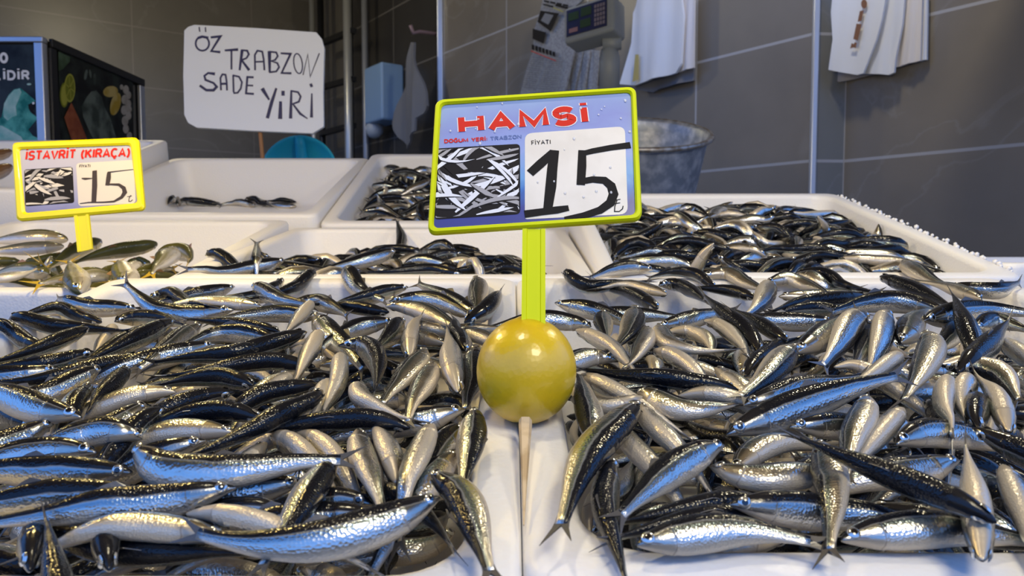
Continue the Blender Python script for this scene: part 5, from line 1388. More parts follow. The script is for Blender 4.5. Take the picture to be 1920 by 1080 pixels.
R 0 2 132 -2572 1463 -706 -2535 1643 -673 -2461 1813 -656 -2339 1954 -653 -2241 2112 -659 -2182 2288 -675 -2126 2465 -697 -2077 2644 -716 5 -3 -8
R 0 0 123 -129 118 -72 -155 132 -68 -184 139 -68 -213 135 -70 -243 140 -72 -2 -9 3
R 0 0 130 210 536 -70 186 556 -66 155 562 -65 123 560 -68 93 549 -72 0 1 10
R 0 0 124 -193 476 -71 -166 464 -66 -138 451 -66 -111 463 -68 -87 481 -72 0 -2 10
R 0 0 118 43 408 -71 18 395 -66 -2 378 -58 -20 357 -67 -44 343 -72 5 -5 7
R 0 0 132 97 486 -72 126 497 -68 158 493 -68 189 485 -70 219 472 -73 0 -10 0
R 0 0 130 -176 556 -71 -185 530 -58 -180 500 -61 -187 471 -68 -189 439 -72 5 -1 -8
R 0 0 129 257 437 -71 246 465 -64 221 479 -63 195 493 -69 175 516 -72 -3 -8 6
R 0 0 124 -184 489 -71 -158 485 -59 -130 491 -64 -101 495 -68 -75 511 -72 1 -3 9
R 0 0 142 157 177 -71 162 209 -64 160 243 -63 170 273 -60 201 282 -67 -8 2 5
R 0 2 143 -969 1310 -705 -1162 1339 -675 -1349 1302 -626 -1497 1189 -563 -1628 1043 -537 -1745 900 -605 -1856 758 -686 -1988 613 -717 4 -5 8
R 0 0 126 182 386 -71 153 388 -66 127 393 -55 104 412 -60 79 420 -72 3 9 3
R 0 0 139 79 342 -71 80 309 -67 58 285 -66 50 254 -64 61 226 -72 9 -2 4
R 0 0 141 -137 363 -71 -169 374 -68 -201 385 -67 -232 373 -69 -238 341 -72 -1 10 1
R 0 0 145 -139 258 -71 -130 228 -60 -107 207 -65 -73 209 -63 -48 187 -72 4 6 -6
R 0 0 161 54 348 -71 32 316 -67 -6 306 -67 -45 314 -69 -83 324 -72 -2 9 2
R 0 0 121 -177 265 -71 -205 271 -67 -229 279 -56 -238 305 -62 -244 331 -72 5 7 4
R 0 0 134 -257 221 -71 -252 253 -66 -232 278 -66 -204 292 -63 -177 306 -72 -4 7 5
R 0 0 127 -100 180 -72 -130 179 -69 -161 172 -68 -191 167 -70 -213 146 -73 -3 9 0
R 0 0 127 201 120 -70 170 121 -66 139 121 -65 110 129 -68 81 140 -72 0 3 10
R 0 0 137 126 407 -70 93 408 -65 61 406 -64 30 418 -67 1 407 -71 0 -1 10
R 0 0 135 116 176 -70 147 181 -64 176 193 -60 208 191 -68 240 193 -72 -1 6 8
R 0 2 151 -184 641 -718 -330 789 -695 -497 899 -642 -662 968 -536 -864 1002 -526 -1057 947 -576 -1232 880 -669 -1415 798 -725 1 10 1
R 0 0 139 89 117 -71 107 145 -66 138 159 -66 170 170 -68 191 196 -72 -5 6 6
R 0 0 135 173 450 -71 142 451 -61 112 463 -63 88 484 -67 74 513 -72 4 7 6
R 0 2 133 970 2115 -703 841 2246 -668 709 2377 -649 587 2519 -646 430 2622 -653 267 2713 -671 92 2777 -693 -93 2780 -714 1 1 10
R 0 2 131 -1152 2543 -706 -1328 2531 -675 -1484 2453 -642 -1566 2308 -583 -1603 2137 -598 -1676 1992 -671 -1739 1827 -698 -1742 1648 -716 2 -2 10
R 0 2 147 -2578 3311 -703 -2528 3116 -673 -2380 2982 -655 -2179 2944 -651 -1986 2879 -658 -1787 2840 -677 -1588 2873 -698 -1408 2968 -715 -1 -5 9
R 0 0 143 -78 46 -70 -74 80 -65 -58 108 -65 -27 122 -68 -6 149 -71 -1 1 10
R 0 0 143 56 335 -70 88 348 -65 119 361 -65 149 376 -68 183 374 -71 1 -2 10
R 0 0 149 -123 557 -71 -144 528 -67 -177 513 -67 -210 502 -69 -243 516 -72 3 -9 -1
R 0 0 131 221 535 -71 194 549 -67 162 551 -66 135 540 -69 122 511 -72 2 -7 7
R 0 0 125 258 369 -70 253 339 -66 233 318 -66 203 318 -68 173 313 -72 -1 6 8
R 0 0 124 -102 157 -71 -123 175 -60 -142 195 -63 -161 217 -68 -177 241 -72 3 3 9
R 0 0 139 -101 226 -71 -87 256 -67 -102 284 -66 -131 298 -69 -164 297 -72 -5 -4 -8
R 0 0 129 -56 412 -70 -25 414 -66 7 411 -65 37 403 -68 62 383 -72 1 5 -9
R 0 0 135 119 339 -70 149 328 -66 172 305 -65 203 295 -68 225 271 -72 3 5 8
R 0 0 117 201 254 -71 181 274 -66 155 280 -66 127 275 -68 100 281 -72 0 0 -10
R 0 2 137 -455 4585 -701 -644 4594 -665 -819 4673 -646 -988 4764 -642 -1180 4780 -649 -1372 4799 -667 -1562 4826 -691 -1745 4883 -713 -1 -4 9
R 0 2 168 441 5111 -714 457 4883 -690 427 4664 -629 334 4475 -543 183 4332 -626 -29 4282 -693 -257 4251 -712 -481 4197 -724 7 -7 0
R 0 0 133 257 471 -70 241 448 -63 213 437 -60 186 425 -67 156 429 -72 -3 9 4
R 0 2 137 509 4785 -715 326 4778 -684 172 4699 -615 25 4611 -547 -143 4565 -603 -260 4451 -687 -328 4280 -711 -352 4095 -724 6 -7 1
R 0 0 125 56 164 -71 79 183 -67 104 199 -63 129 213 -61 141 237 -72 5 -6 6
R 0 2 126 -1405 3415 -719 -1289 3286 -696 -1174 3153 -683 -1039 3041 -680 -898 2935 -684 -797 2794 -696 -781 2624 -712 -880 2481 -724 9 5 1
R 0 0 127 -127 566 -71 -151 550 -66 -162 522 -66 -166 491 -68 -163 460 -72 0 0 10
R 0 0 128 -65 137 -71 -95 143 -67 -123 158 -66 -154 158 -69 -186 162 -72 1 8 6
R 0 0 150 96 370 -70 132 362 -66 168 369 -65 201 385 -68 229 410 -71 1 -7 7
R 0 0 129 198 365 -63 213 340 -66 231 318 -57 235 290 -69 244 262 -72 -7 -5 5
R 0 0 118 -12 131 -71 -37 143 -65 -61 157 -64 -84 174 -69 -102 196 -72 -4 -7 6
R 0 0 145 -23 234 -70 -46 211 -56 -75 195 -55 -108 192 -67 -143 192 -71 0 1 -10
R 0 0 138 26 170 -71 -4 182 -67 -31 202 -67 -55 225 -69 -62 257 -72 7 7 3
R 0 0 139 148 302 -70 162 272 -66 188 249 -65 220 238 -68 238 210 -72 3 6 7
R 0 0 124 -33 156 -71 -50 181 -67 -72 201 -66 -77 229 -69 -72 259 -72 6 2 8
R 0 0 128 68 450 -72 96 438 -69 124 423 -68 155 419 -70 185 412 -73 -2 -10 0
R 0 2 136 -722 4182 -703 -654 4351 -662 -637 4526 -597 -603 4705 -579 -558 4875 -643 -506 5053 -670 -486 5236 -693 -480 5422 -714 -5 0 -9
R 0 0 164 95 151 -70 118 183 -66 111 220 -63 80 244 -68 41 250 -72 5 3 8
R 0 0 128 182 136 -71 160 116 -63 136 98 -64 116 76 -68 90 60 -72 -3 3 9
R 0 0 137 235 367 -71 202 366 -66 172 350 -66 139 348 -68 106 354 -72 0 9 5
R 0 0 130 102 287 -71 133 291 -65 157 306 -54 176 327 -63 200 345 -72 -4 5 -7
R 0 2 136 1460 3894 -701 1276 3871 -665 1097 3815 -646 909 3828 -642 730 3889 -649 543 3908 -667 357 3930 -691 211 4046 -713 0 -2 -10
M 0 1 147 -1612 1357 10 -1720 1181 -2 -1833 1008 -13 -1956 841 -22 -2101 694 -35 -2253 555 -29 -2399 422 33 -2554 289 51 -2 1 10
M 0 1 147 -2829 1568 57 -2678 1435 91 -2517 1311 99 -2357 1231 7 -2219 1106 -70 -2057 983 -73 -1880 881 -79 -1693 801 -73 -5 -7 6
M 0 0 145 -202 127 -32 -211 159 -19 -221 193 -8 -232 226 1 -243 259 10 -9 -3 1
M 0 1 145 -134 2149 30 -252 1981 12 -370 1813 -5 -488 1644 -23 -607 1477 -40 -749 1329 -59 -896 1185 -79 -1040 1039 -99 -4 2 9
M 0 1 145 -421 4116 -350 -410 4304 -265 -402 4493 -181 -416 4684 -105 -458 4875 -40 -508 5066 22 -558 5257 83 -609 5447 144 -8 -3 5
M 0 1 141 1028 406 -40 852 497 -38 694 616 -31 509 681 -28 321 626 -30 141 542 -33 -54 506 -35 -252 501 -35 0 -3 9
M 0 1 94 1440 994 -31 1333 916 -31 1225 840 -38 1118 762 -41 1012 682 -32 911 596 -26 810 511 -26 682 484 -33 5 -7 5
M 0 1 125 169 2898 -78 16 2981 -77 -137 3065 -77 -295 3136 -78 -450 3081 -76 -528 2926 -78 -587 2762 -74 -652 2600 -76 3 -8 5
M 0 1 114 1137 2899 -78 1020 3008 -77 904 3117 -77 786 3225 -77 641 3283 -80 500 3212 -88 371 3118 -83 241 3025 -78 -1 -9 4
M 0 0 138 -142 176 -31 -115 195 -24 -84 204 -21 -52 205 -32 -20 211 -37 2 -7 7
M 0 0 145 -95 110 -35 -88 144 -30 -101 174 -19 -116 201 -33 -142 223 -36 6 2 8
M 0 0 124 -76 321 -36 -104 313 -31 -133 305 -30 -160 297 -33 -190 302 -37 -1 2 10
M 0 1 135 2104 1875 -357 1928 1831 -314 1768 1783 -232 1600 1750 -163 1431 1679 -185 1286 1587 -254 1151 1490 -334 1044 1341 -367 3 -6 7
M 0 0 136 -8 91 -24 9 118 -15 33 133 -29 64 123 -35 94 109 -38 -1 7 0
M 0 0 125 57 246 -35 85 256 -31 110 273 -30 140 281 -33 167 294 -37 -1 4 9
M 0 0 120 -64 141 -36 -41 158 -31 -24 182 -31 -6 204 -33 8 230 -37 -3 3 9
M 0 0 124 180 90 -36 180 120 -31 174 150 -30 172 180 -33 149 200 -37 2 1 -10
M 0 0 146 -145 352 -28 -121 328 -27 -87 324 -26 -59 316 -7 -25 319 -2 -3 -9 3
M 0 0 130 -153 143 -36 -142 115 -28 -139 86 -19 -128 60 -30 -99 51 -37 3 2 9
M 0 0 121 84 169 -27 93 191 -16 113 192 -30 137 179 -33 163 189 -37 0 2 -9
M 0 0 131 -48 215 -35 -74 232 -30 -105 239 -30 -135 250 -33 -163 266 -36 1 1 10
M 0 1 139 -1333 2307 -114 -1434 2456 -178 -1549 2604 -195 -1731 2647 -183 -1908 2581 -191 -2039 2479 -283 -2146 2340 -352 -2212 2161 -371 1 -6 0
M 0 0 138 76 160 -37 74 192 -27 67 221 -20 60 249 -34 75 278 -37 10 0 1
M 0 0 132 -40 244 -36 -10 236 -30 15 219 -23 36 197 -33 56 173 -37 -7 -7 2
M 0 0 136 -73 183 -36 -56 212 -31 -31 233 -31 -2 248 -33 30 240 -37 0 0 10
M 0 0 136 -47 242 -36 -25 265 -29 0 282 -17 21 308 -19 42 333 -23 -7 7 -1
M 0 0 126 45 234 -31 74 237 -22 101 222 -20 125 208 -33 153 197 -37 0 0 -10
M 0 1 117 1043 881 -104 1093 825 34 1183 708 57 1238 630 -64 1274 582 -209 1381 532 -309 1533 517 -349 1690 514 -368 3 4 -9
M 0 0 118 -19 179 -36 -46 184 -30 -72 186 -20 -97 192 -31 -120 206 -37 2 6 7
M 0 0 132 -39 274 -24 -65 264 -16 -82 246 -26 -109 258 -33 -134 245 -36 1 -4 8
M 0 0 140 -8 94 -36 -27 119 -29 -54 136 -22 -85 145 -24 -115 144 -37 -2 -7 7
M 0 0 141 -35 390 -36 -38 361 -18 -44 328 -17 -35 298 -29 -19 269 -37 6 0 -8
M 0 0 144 9 344 -35 -23 332 -30 -57 340 -30 -88 354 -33 -114 377 -36 -1 -2 10
M 0 0 141 100 250 -36 133 259 -33 163 277 -32 196 288 -34 219 314 -37 3 -9 2
M 0 0 128 132 185 -30 142 213 -22 159 237 -32 178 261 -34 172 291 -37 -8 3 2
M 0 0 132 -178 183 -36 -173 210 -20 -164 241 -22 -155 269 -33 -134 293 -37 6 -3 7
M 0 0 137 -50 95 -36 -42 128 -32 -23 156 -31 -9 186 -30 -19 216 -37 9 -2 3
M 0 0 122 116 176 -36 91 186 -29 66 188 -19 47 208 -28 34 232 -37 0 0 10
M 0 0 135 -173 172 -28 -186 148 -12 -193 119 -2 -187 91 9 -184 76 -17 -9 2 4
M 0 0 137 45 280 -36 69 267 -23 101 265 -29 133 262 -30 165 262 -36 0 0 10
M 0 0 127 185 370 -36 163 349 -31 136 333 -31 112 312 -33 82 309 -37 -3 6 7
M 0 0 122 -1 218 -36 -29 219 -31 -54 217 -20 -79 221 -32 -107 222 -37 0 7 7
M 0 0 121 49 340 -36 75 344 -24 95 325 -18 106 302 -32 123 280 -37 -1 -1 10
M 0 0 125 -129 299 -36 -134 271 -29 -129 243 -20 -131 215 -28 -138 187 -37 -8 2 6
M 0 0 135 221 224 -35 190 218 -29 159 210 -27 127 212 -33 95 204 -37 1 -7 5
M 0 0 139 -122 122 -35 -146 101 -30 -170 89 -19 -200 97 -24 -222 78 -36 1 -3 9
M 0 1 140 -2170 1992 36 -2040 1987 -105 -1862 1931 -151 -1686 1852 -163 -1498 1813 -175 -1313 1867 -195 -1125 1895 -229 -946 1910 -302 0 -10 0
M 0 0 128 -150 160 -33 -170 142 -20 -198 129 -21 -223 137 -32 -222 165 -37 -1 5 8
M 0 0 118 161 132 -37 138 138 -22 111 149 -20 84 150 -26 61 163 -38 -1 -10 -1
M 0 0 139 -6 210 -27 -18 241 -20 -41 263 -28 -72 271 -35 -103 283 -37 5 7 0
M 0 0 139 46 229 -35 35 201 -22 10 181 -29 1 150 -33 -9 119 -37 6 -4 7
M 0 1 139 -1851 936 -359 -1729 1057 -272 -1592 1179 -214 -1416 1233 -162 -1243 1311 -177 -1118 1442 -241 -1011 1578 -327 -886 1719 -367 4 -6 -7
M 0 0 131 -19 205 -36 -3 231 -33 -6 263 -33 3 293 -35 4 324 -37 -10 1 1
M 0 1 134 -141 2626 -356 4 2633 -235 173 2592 -170 344 2515 -178 518 2466 -227 702 2466 -269 889 2469 -298 1073 2437 -324 1 3 9
M 0 0 128 -81 97 -16 -56 112 -22 -29 102 -17 -2 102 -31 27 95 -37 0 -5 8
M 0 0 133 -55 386 -35 -79 367 -30 -96 339 -30 -109 310 -32 -121 281 -36 0 0 -10
M 0 0 129 -118 263 -36 -93 272 -20 -69 292 -21 -51 316 -30 -33 341 -38 7 -8 -1
M 0 0 155 150 355 -35 119 335 -31 85 324 -30 54 345 -33 26 370 -37 1 7 7
M 0 0 123 156 130 -36 155 160 -31 166 188 -31 171 216 -33 182 243 -37 -3 1 9
M 0 0 166 -211 270 -36 -177 291 -32 -143 308 -28 -114 284 -33 -85 256 -37 0 1 -10
M 0 0 144 187 213 -37 166 236 -23 146 264 -18 135 294 -32 121 325 -37 -9 -5 0
M 0 0 147 54 388 -36 77 361 -33 103 341 -22 127 318 -28 158 306 -37 6 8 -1
M 0 1 136 769 3072 -209 644 3085 -72 503 3177 -1 355 3264 -59 192 3238 -135 45 3145 -200 -97 3083 -303 -257 3012 -364 0 0 10
M 0 0 137 103 264 -15 118 291 -23 142 312 -27 164 334 -31 191 352 -37 5 -6 6
M 0 0 138 -4 67 -21 -33 83 -17 -64 94 -21 -97 100 -29 -125 116 -36 1 4 9
M 0 0 133 -139 335 -36 -111 349 -32 -87 365 -20 -59 373 -31 -29 375 -37 3 -9 2
M 0 0 133 -16 140 -36 15 145 -29 43 138 -20 64 115 -28 80 89 -37 1 1 10
M 0 1 136 848 2904 -144 686 2815 -110 500 2803 -130 331 2769 -199 211 2657 -288 129 2492 -319 122 2305 -342 137 2119 -363 1 -1 10
M 0 0 135 -115 413 -36 -120 381 -31 -111 352 -20 -96 324 -17 -95 299 -37 8 3 6
M 0 0 132 -219 185 -29 -190 176 -19 -162 163 -24 -148 136 -31 -129 112 -37 5 6 6
M 0 0 121 -84 57 -27 -105 75 -18 -129 71 -26 -151 56 -34 -179 52 -37 0 -6 3
M 0 0 141 31 270 -35 -1 279 -27 -24 303 -24 -28 335 -33 -35 368 -37 -6 -4 7
M 0 0 138 124 248 -36 97 257 -18 75 282 -19 46 298 -21 18 317 -24 4 7 6
M 0 1 140 -1227 539 -353 -1157 715 -315 -1053 860 -245 -941 990 -157 -801 1120 -146 -748 1294 -190 -765 1481 -236 -720 1658 -296 4 -2 -9
RR 0 0 132 63 398 -32 83 424 -28 96 454 -28 114 481 -30 130 508 -32 -8 4 -1
RR 0 1 141 723 3498 -209 883 3449 -112 1073 3436 -74 1266 3446 -86 1444 3377 -106 1591 3248 -112 1745 3140 -156 1873 3008 -217 -3 -9 0
RR 0 0 136 73 446 -31 102 452 -22 133 443 -26 164 437 -28 189 457 -32 2 -8 5
RR 0 0 136 -233 355 -31 -220 385 -29 -188 388 -28 -160 372 -30 -133 353 -33 -1 -10 0
RR 0 0 130 -97 322 -7 -125 318 -16 -143 296 -26 -170 284 -29 -201 289 -32 2 -6 1
RR 0 0 137 -233 363 -31 -222 333 -28 -201 309 -21 -181 286 -24 -151 279 -32 -7 -6 3
RR 0 0 126 234 383 -30 220 357 -26 190 355 -25 159 356 -28 129 364 -32 0 -2 10
RR 0 0 127 2 386 -31 31 387 -21 59 386 -22 83 404 -29 105 424 -25 2 -7 7
RR 0 0 120 236 329 -5 230 315 -25 208 302 -26 181 301 -29 157 287 -32 1 -6 -7
RR 0 0 138 -82 133 -25 -112 122 -17 -141 107 -27 -170 91 -29 -186 62 -32 4 -5 -1
RR 0 0 145 -29 393 -30 -61 381 -25 -94 384 -19 -112 412 -24 -134 438 -31 1 4 -9
RR 0 0 132 -157 222 -30 -178 232 -11 -203 247 -20 -227 258 -29 -221 288 -32 4 5 -8
RR 0 0 125 -60 273 -26 -68 246 -16 -79 218 -15 -98 195 -19 -116 175 -32 7 -4 6
RR 0 1 136 1195 4741 -298 1051 4804 -195 880 4851 -133 708 4920 -108 583 5049 -148 515 5191 -250 407 5334 -298 243 5424 -316 -1 -1 10
RR 0 1 138 -1191 454 331 -1267 541 181 -1324 590 8 -1373 691 -138 -1450 859 -168 -1563 1008 -177 -1645 1153 -262 -1629 1329 -321 5 3 1
RR 0 0 158 -167 190 -31 -129 195 -27 -93 181 -26 -72 150 -29 -67 112 -32 4 6 7
RR 0 0 137 152 302 -21 167 330 -16 163 361 -20 156 391 -29 148 422 -32 8 0 2
RR 0 0 133 83 389 -21 109 372 -15 115 342 -17 121 311 -18 128 283 -33 9 3 0
RR 0 1 121 5 1914 -311 -86 1779 -275 -186 1662 -210 -294 1551 -150 -421 1443 -145 -563 1369 -186 -675 1291 -278 -721 1138 -320 -6 5 6
RR 0 0 132 83 555 -30 115 550 -26 136 528 -25 154 503 -28 175 479 -32 -4 -2 -9
RR 0 0 130 -36 231 -30 -13 250 -25 -1 279 -25 24 297 -28 40 323 -31 -1 1 10
RR 0 0 138 -63 314 -30 -95 308 -22 -122 292 -15 -146 272 -26 -155 242 -25 2 -3 9
RR 0 0 130 -76 80 -21 -45 82 -25 -16 73 -25 16 74 -28 40 56 -31 1 2 10
RR 0 0 127 -148 311 -30 -151 339 -18 -162 367 -18 -188 383 -21 -216 391 -30 -7 -7 1
RR 0 1 122 926 4207 -113 774 4160 -162 609 4161 -151 444 4173 -146 288 4210 -191 126 4229 -217 -13 4315 -195 -112 4443 -230 1 8 6
RR 0 0 136 -146 475 -19 -179 479 -22 -211 485 -25 -229 511 -27 -221 542 -31 -1 -2 10
RR 0 0 128 150 358 -19 171 380 -20 198 392 -19 222 410 -19 220 436 -32 5 -7 5
RR 0 0 144 63 361 -23 34 342 -15 3 327 -16 -30 327 -28 -65 329 -32 1 -7 -7
RR 0 0 124 96 171 -15 95 142 -20 88 114 -28 70 91 -30 46 73 -33 -9 4 -1
RR 0 0 137 -61 236 -30 -69 205 -25 -81 175 -25 -112 162 -28 -139 145 -31 1 -1 10
RR 0 0 133 -39 242 -31 -47 272 -26 -63 300 -24 -60 332 -28 -78 357 -32 -6 -2 -8
RR 0 0 133 -165 167 -31 -135 178 -25 -116 200 -16 -92 218 -27 -64 232 -32 -4 8 5
RR 0 0 134 -87 478 -30 -116 469 -22 -148 462 -25 -180 455 -27 -200 432 -31 0 -1 -10
RR 0 0 132 0 99 -30 -25 80 -25 -47 56 -25 -75 43 -28 -106 51 -31 -1 2 10
RR 0 0 125 -48 448 -30 -33 424 -26 -4 414 -25 25 405 -28 55 399 -32 -1 -2 10
RR 0 0 119 -25 65 -17 -6 84 -21 20 94 -28 48 98 -30 74 110 -33 3 -9 2
RR 0 1 139 -1241 1023 -223 -1384 1128 -148 -1540 1236 -117 -1722 1294 -135 -1897 1371 -162 -2044 1489 -198 -2125 1643 -276 -2160 1828 -314 3 5 8
RR 0 0 126 -25 406 -21 -53 413 -11 -80 426 -13 -110 430 -16 -134 411 -15 1 4 -9
RR 0 0 145 190 291 -31 157 301 -27 124 305 -27 93 288 -29 67 265 -32 -2 9 4
RR 0 1 141 2214 2191 -318 2040 2181 -232 1860 2133 -173 1671 2136 -132 1504 2224 -156 1409 2353 -264 1367 2536 -310 1324 2726 -323 -5 -8 3
RR 0 1 143 -958 1508 -221 -1126 1437 -145 -1317 1414 -107 -1501 1484 -105 -1645 1605 -162 -1770 1729 -252 -1899 1875 -278 -1952 2064 -257 -5 -8 3
RR 0 0 115 54 241 -6 52 267 -14 53 290 -25 30 305 -29 9 323 -32 -4 -3 6
RR 0 0 129 -34 499 -9 -55 481 -23 -73 457 -26 -101 460 -28 -113 488 -32 -1 5 5
RR 0 0 130 -96 258 -31 -128 258 -26 -158 255 -25 -188 264 -28 -217 276 -32 -2 -6 8
RR 0 0 128 -154 555 -30 -127 542 -26 -114 514 -22 -98 488 -19 -78 464 -21 4 3 9
RR 0 0 135 41 268 -31 23 293 -21 -5 308 -19 -37 318 -21 -67 318 -32 -4 -9 1
RR 0 0 134 -187 518 -31 -164 505 -15 -135 489 -12 -114 466 -10 -94 443 -20 5 6 -6
RR 0 0 133 34 149 -31 66 150 -26 91 169 -25 117 184 -24 145 171 -32 -2 8 -6
RR 0 1 143 2337 1824 -303 2195 1947 -244 2021 1975 -162 1826 1939 -159 1629 1914 -160 1438 1873 -187 1265 1785 -228 1078 1740 -272 3 -8 5
RR 0 1 132 -47 1657 -181 113 1574 -220 274 1490 -229 428 1437 -148 602 1455 -97 783 1479 -116 965 1493 -131 1142 1509 -86 -1 -10 2
RR 0 0 140 -124 454 -25 -154 447 -14 -183 431 -17 -212 417 -15 -223 442 -3 -2 9 3
RR 0 0 119 43 170 -31 15 173 -27 1 152 -26 -9 126 -29 -34 112 -32 -4 4 6
RR 0 1 129 -1380 2839 87 -1522 2800 -13 -1677 2754 -89 -1837 2736 -162 -1995 2810 -169 -2107 2942 -195 -2167 3085 -281 -2200 3255 -321 -2 -7 -1
RR 0 0 136 -138 542 -32 -160 530 -12 -190 520 -19 -209 493 -23 -216 461 -25 -6 6 4
RR 0 0 132 -12 552 -32 15 536 -28 39 515 -28 70 513 -30 100 521 -32 3 9 2
RR 0 0 139 -22 494 -30 10 491 -22 43 496 -23 75 506 -28 104 523 -31 2 -5 -8
RR 0 0 115 -148 287 -31 -160 313 -27 -173 338 -27 -188 362 -29 -189 390 -32 -8 -2 -6
RR 0 0 145 125 503 -31 152 519 -21 177 542 -26 210 546 -28 219 515 -32 4 -9 3
RR 0 0 114 -169 218 -23 -144 228 -14 -122 244 -9 -95 252 -12 -74 263 -26 -4 6 7
RR 0 0 118 -48 427 -31 -21 432 -26 7 430 -26 36 435 -28 64 438 -32 0 0 10
RR 0 0 156 -4 295 -31 17 325 -28 52 329 -26 88 333 -30 123 326 -32 -1 10 -1
RR 0 1 138 939 1492 -150 1119 1425 -147 1302 1368 -142 1492 1345 -158 1672 1286 -137 1832 1186 -163 1982 1122 -263 2154 1064 -323 3 9 -1
RR 0 0 154 -125 184 -30 -119 221 -25 -116 259 -24 -102 294 -28 -72 317 -31 3 -1 -10
RR 0 0 124 -26 508 -32 -53 498 -25 -79 496 -23 -105 484 -30 -134 478 -33 4 -9 0
RR 0 1 139 2339 2370 -304 2281 2234 -187 2125 2179 -106 1950 2244 -93 1774 2313 -115 1592 2368 -117 1428 2453 -159 1260 2510 -225 0 0 10
RR 0 0 141 233 87 -31 216 117 -28 188 136 -27 153 137 -29 119 134 -32 -4 -9 2
RR 0 0 122 -10 478 -31 -24 500 -18 -45 518 -14 -65 533 -28 -93 542 -32 3 3 9
RR 0 1 139 -2273 1817 -306 -2293 1999 -245 -2288 2173 -159 -2267 2364 -149 -2202 2538 -200 -2081 2671 -272 -1947 2809 -299 -1847 2974 -318 8 -4 5
RR 0 0 125 57 274 -31 66 245 -27 65 215 -26 81 189 -29 94 161 -32 6 4 7
RR 0 0 132 -232 409 -32 -217 383 -23 -204 354 -28 -189 326 -30 -179 295 -32 8 6 -1
RR 0 0 131 193 174 -31 163 163 -26 134 150 -26 103 144 -28 71 148 -32 1 -7 7
RR 0 0 123 101 359 -31 110 386 -26 123 411 -26 107 435 -28 110 463 -32 -3 0 -10
RR 0 0 131 66 122 -31 67 152 -22 72 183 -26 82 212 -29 76 243 -32 -8 2 6
RR 0 1 123 -1022 839 83 -921 750 -19 -804 650 -87 -669 606 -171 -540 677 -247 -430 802 -259 -336 938 -292 -199 1033 -317 0 1 10
RR 0 0 120 222 146 -31 198 161 -26 171 152 -26 144 156 -28 116 162 -32 -1 -5 9
RR 0 0 123 118 511 -19 89 511 -13 61 521 -17 32 519 -15 3 523 -20 -1 -3 9
RR 0 1 131 -1010 1004 -221 -839 1004 -155 -659 1023 -130 -475 1017 -126 -296 1006 -164 -117 1000 -207 64 990 -198 225 918 -150 -1 -9 3
RR 0 0 122 -4 344 -32 19 360 -26 47 364 -20 70 381 -18 79 408 -25 -5 8 0
RR 0 1 123 1046 1771 -166 1217 1772 -149 1386 1743 -148 1552 1698 -144 1709 1631 -127 1859 1558 -162 1991 1506 -257 2148 1483 -323 2 9 4
RR 0 0 119 53 549 -10 29 539 -19 5 526 -24 -20 516 -30 -48 516 -32 -2 6 2
RR 0 0 130 67 38 -31 42 46 -14 14 50 -24 -15 61 -28 -45 68 -32 -1 -4 9
RR 0 0 127 131 133 -31 159 122 -26 188 125 -22 212 141 -25 221 168 -32 0 -2 -10
RR 0 0 124 -62 407 -31 -37 390 -26 -10 377 -25 12 356 -28 38 343 -32 0 0 -10
RR 0 0 128 112 195 -31 114 164 -26 123 134 -26 121 103 -28 142 80 -32 7 1 7
RR 0 0 135 -127 275 -30 -154 257 -25 -177 234 -24 -201 211 -27 -212 180 -31 -1 0 10
RR 0 0 132 58 341 -13 49 311 -18 36 282 -18 26 254 -28 40 227 -32 6 0 7
RR 0 0 138 -122 388 -18 -146 409 -10 -172 426 -23 -203 437 -28 -220 464 -32 -3 -8 5
RR 0 1 121 24 2650 -19 82 2522 -109 180 2435 -205 336 2454 -240 464 2560 -246 593 2661 -277 745 2721 -299 909 2743 -317 0 2 -9
RR 0 0 127 26 57 -22 52 67 -13 78 71 -25 107 69 -21 136 72 -16 -1 6 -8
RR 0 0 152 234 452 -31 214 482 -26 180 489 -26 153 464 -29 134 432 -32 0 -1 10
RR 0 0 131 -45 420 -30 -71 402 -25 -101 396 -17 -131 395 -26 -160 382 -31 0 -1 -10
RR 0 1 133 2329 4648 -308 2201 4614 -187 2025 4574 -190 1859 4501 -187 1697 4419 -159 1517 4394 -142 1339 4379 -101 1156 4388 -93 0 0 -10
RR 0 0 140 -180 418 -10 -159 442 1 -140 468 -8 -114 480 -26 -81 482 -31 2 -4 -9
RR 0 0 148 -190 402 -31 -184 429 -8 -187 464 -10 -198 494 -23 -220 520 -33 10 3 0
RR 0 0 125 -47 156 -32 -29 180 -28 -6 200 -28 21 214 -30 51 216 -32 -5 8 3
RR 0 1 120 1203 862 -307 1080 970 -268 967 1074 -202 833 1165 -174 694 1242 -228 541 1298 -269 381 1338 -299 221 1387 -318 1 2 -10
RR 0 0 127 -234 443 -30 -221 415 -25 -194 400 -20 -164 392 -17 -135 390 -27 1 2 -10
RR 0 0 131 -130 174 -20 -142 201 -15 -168 211 -25 -193 227 -28 -221 240 -31 -1 -1 10
RR 0 0 131 -34 443 -18 -32 411 -19 -34 380 -12 -35 352 -26 -42 322 -32 10 -1 2
RR 0 0 130 83 296 -19 75 266 -18 62 237 -14 54 207 -18 52 179 -32 -10 2 2
RR 0 0 137 -76 423 -31 -101 401 -28 -130 383 -27 -162 374 -29 -196 371 -32 4 -9 1
RR 0 0 133 -87 134 -30 -92 165 -25 -97 196 -25 -108 226 -28 -104 257 -31 -2 0 10
RR 0 0 141 -234 246 -30 -220 215 -25 -192 197 -25 -157 201 -28 -126 214 -31 0 2 10
RR 0 0 124 234 394 -31 224 420 -24 203 436 -16 178 443 -27 153 454 -17 3 4 9
RR 0 0 134 44 100 -31 16 116 -26 -6 137 -19 -23 162 -28 -52 171 -32 -5 -6 5
RR 0 1 129 951 1684 -105 871 1841 -119 712 1915 -123 537 1937 -151 378 2014 -173 217 2091 -172 57 2141 -229 -98 2153 -318 -2 -4 9
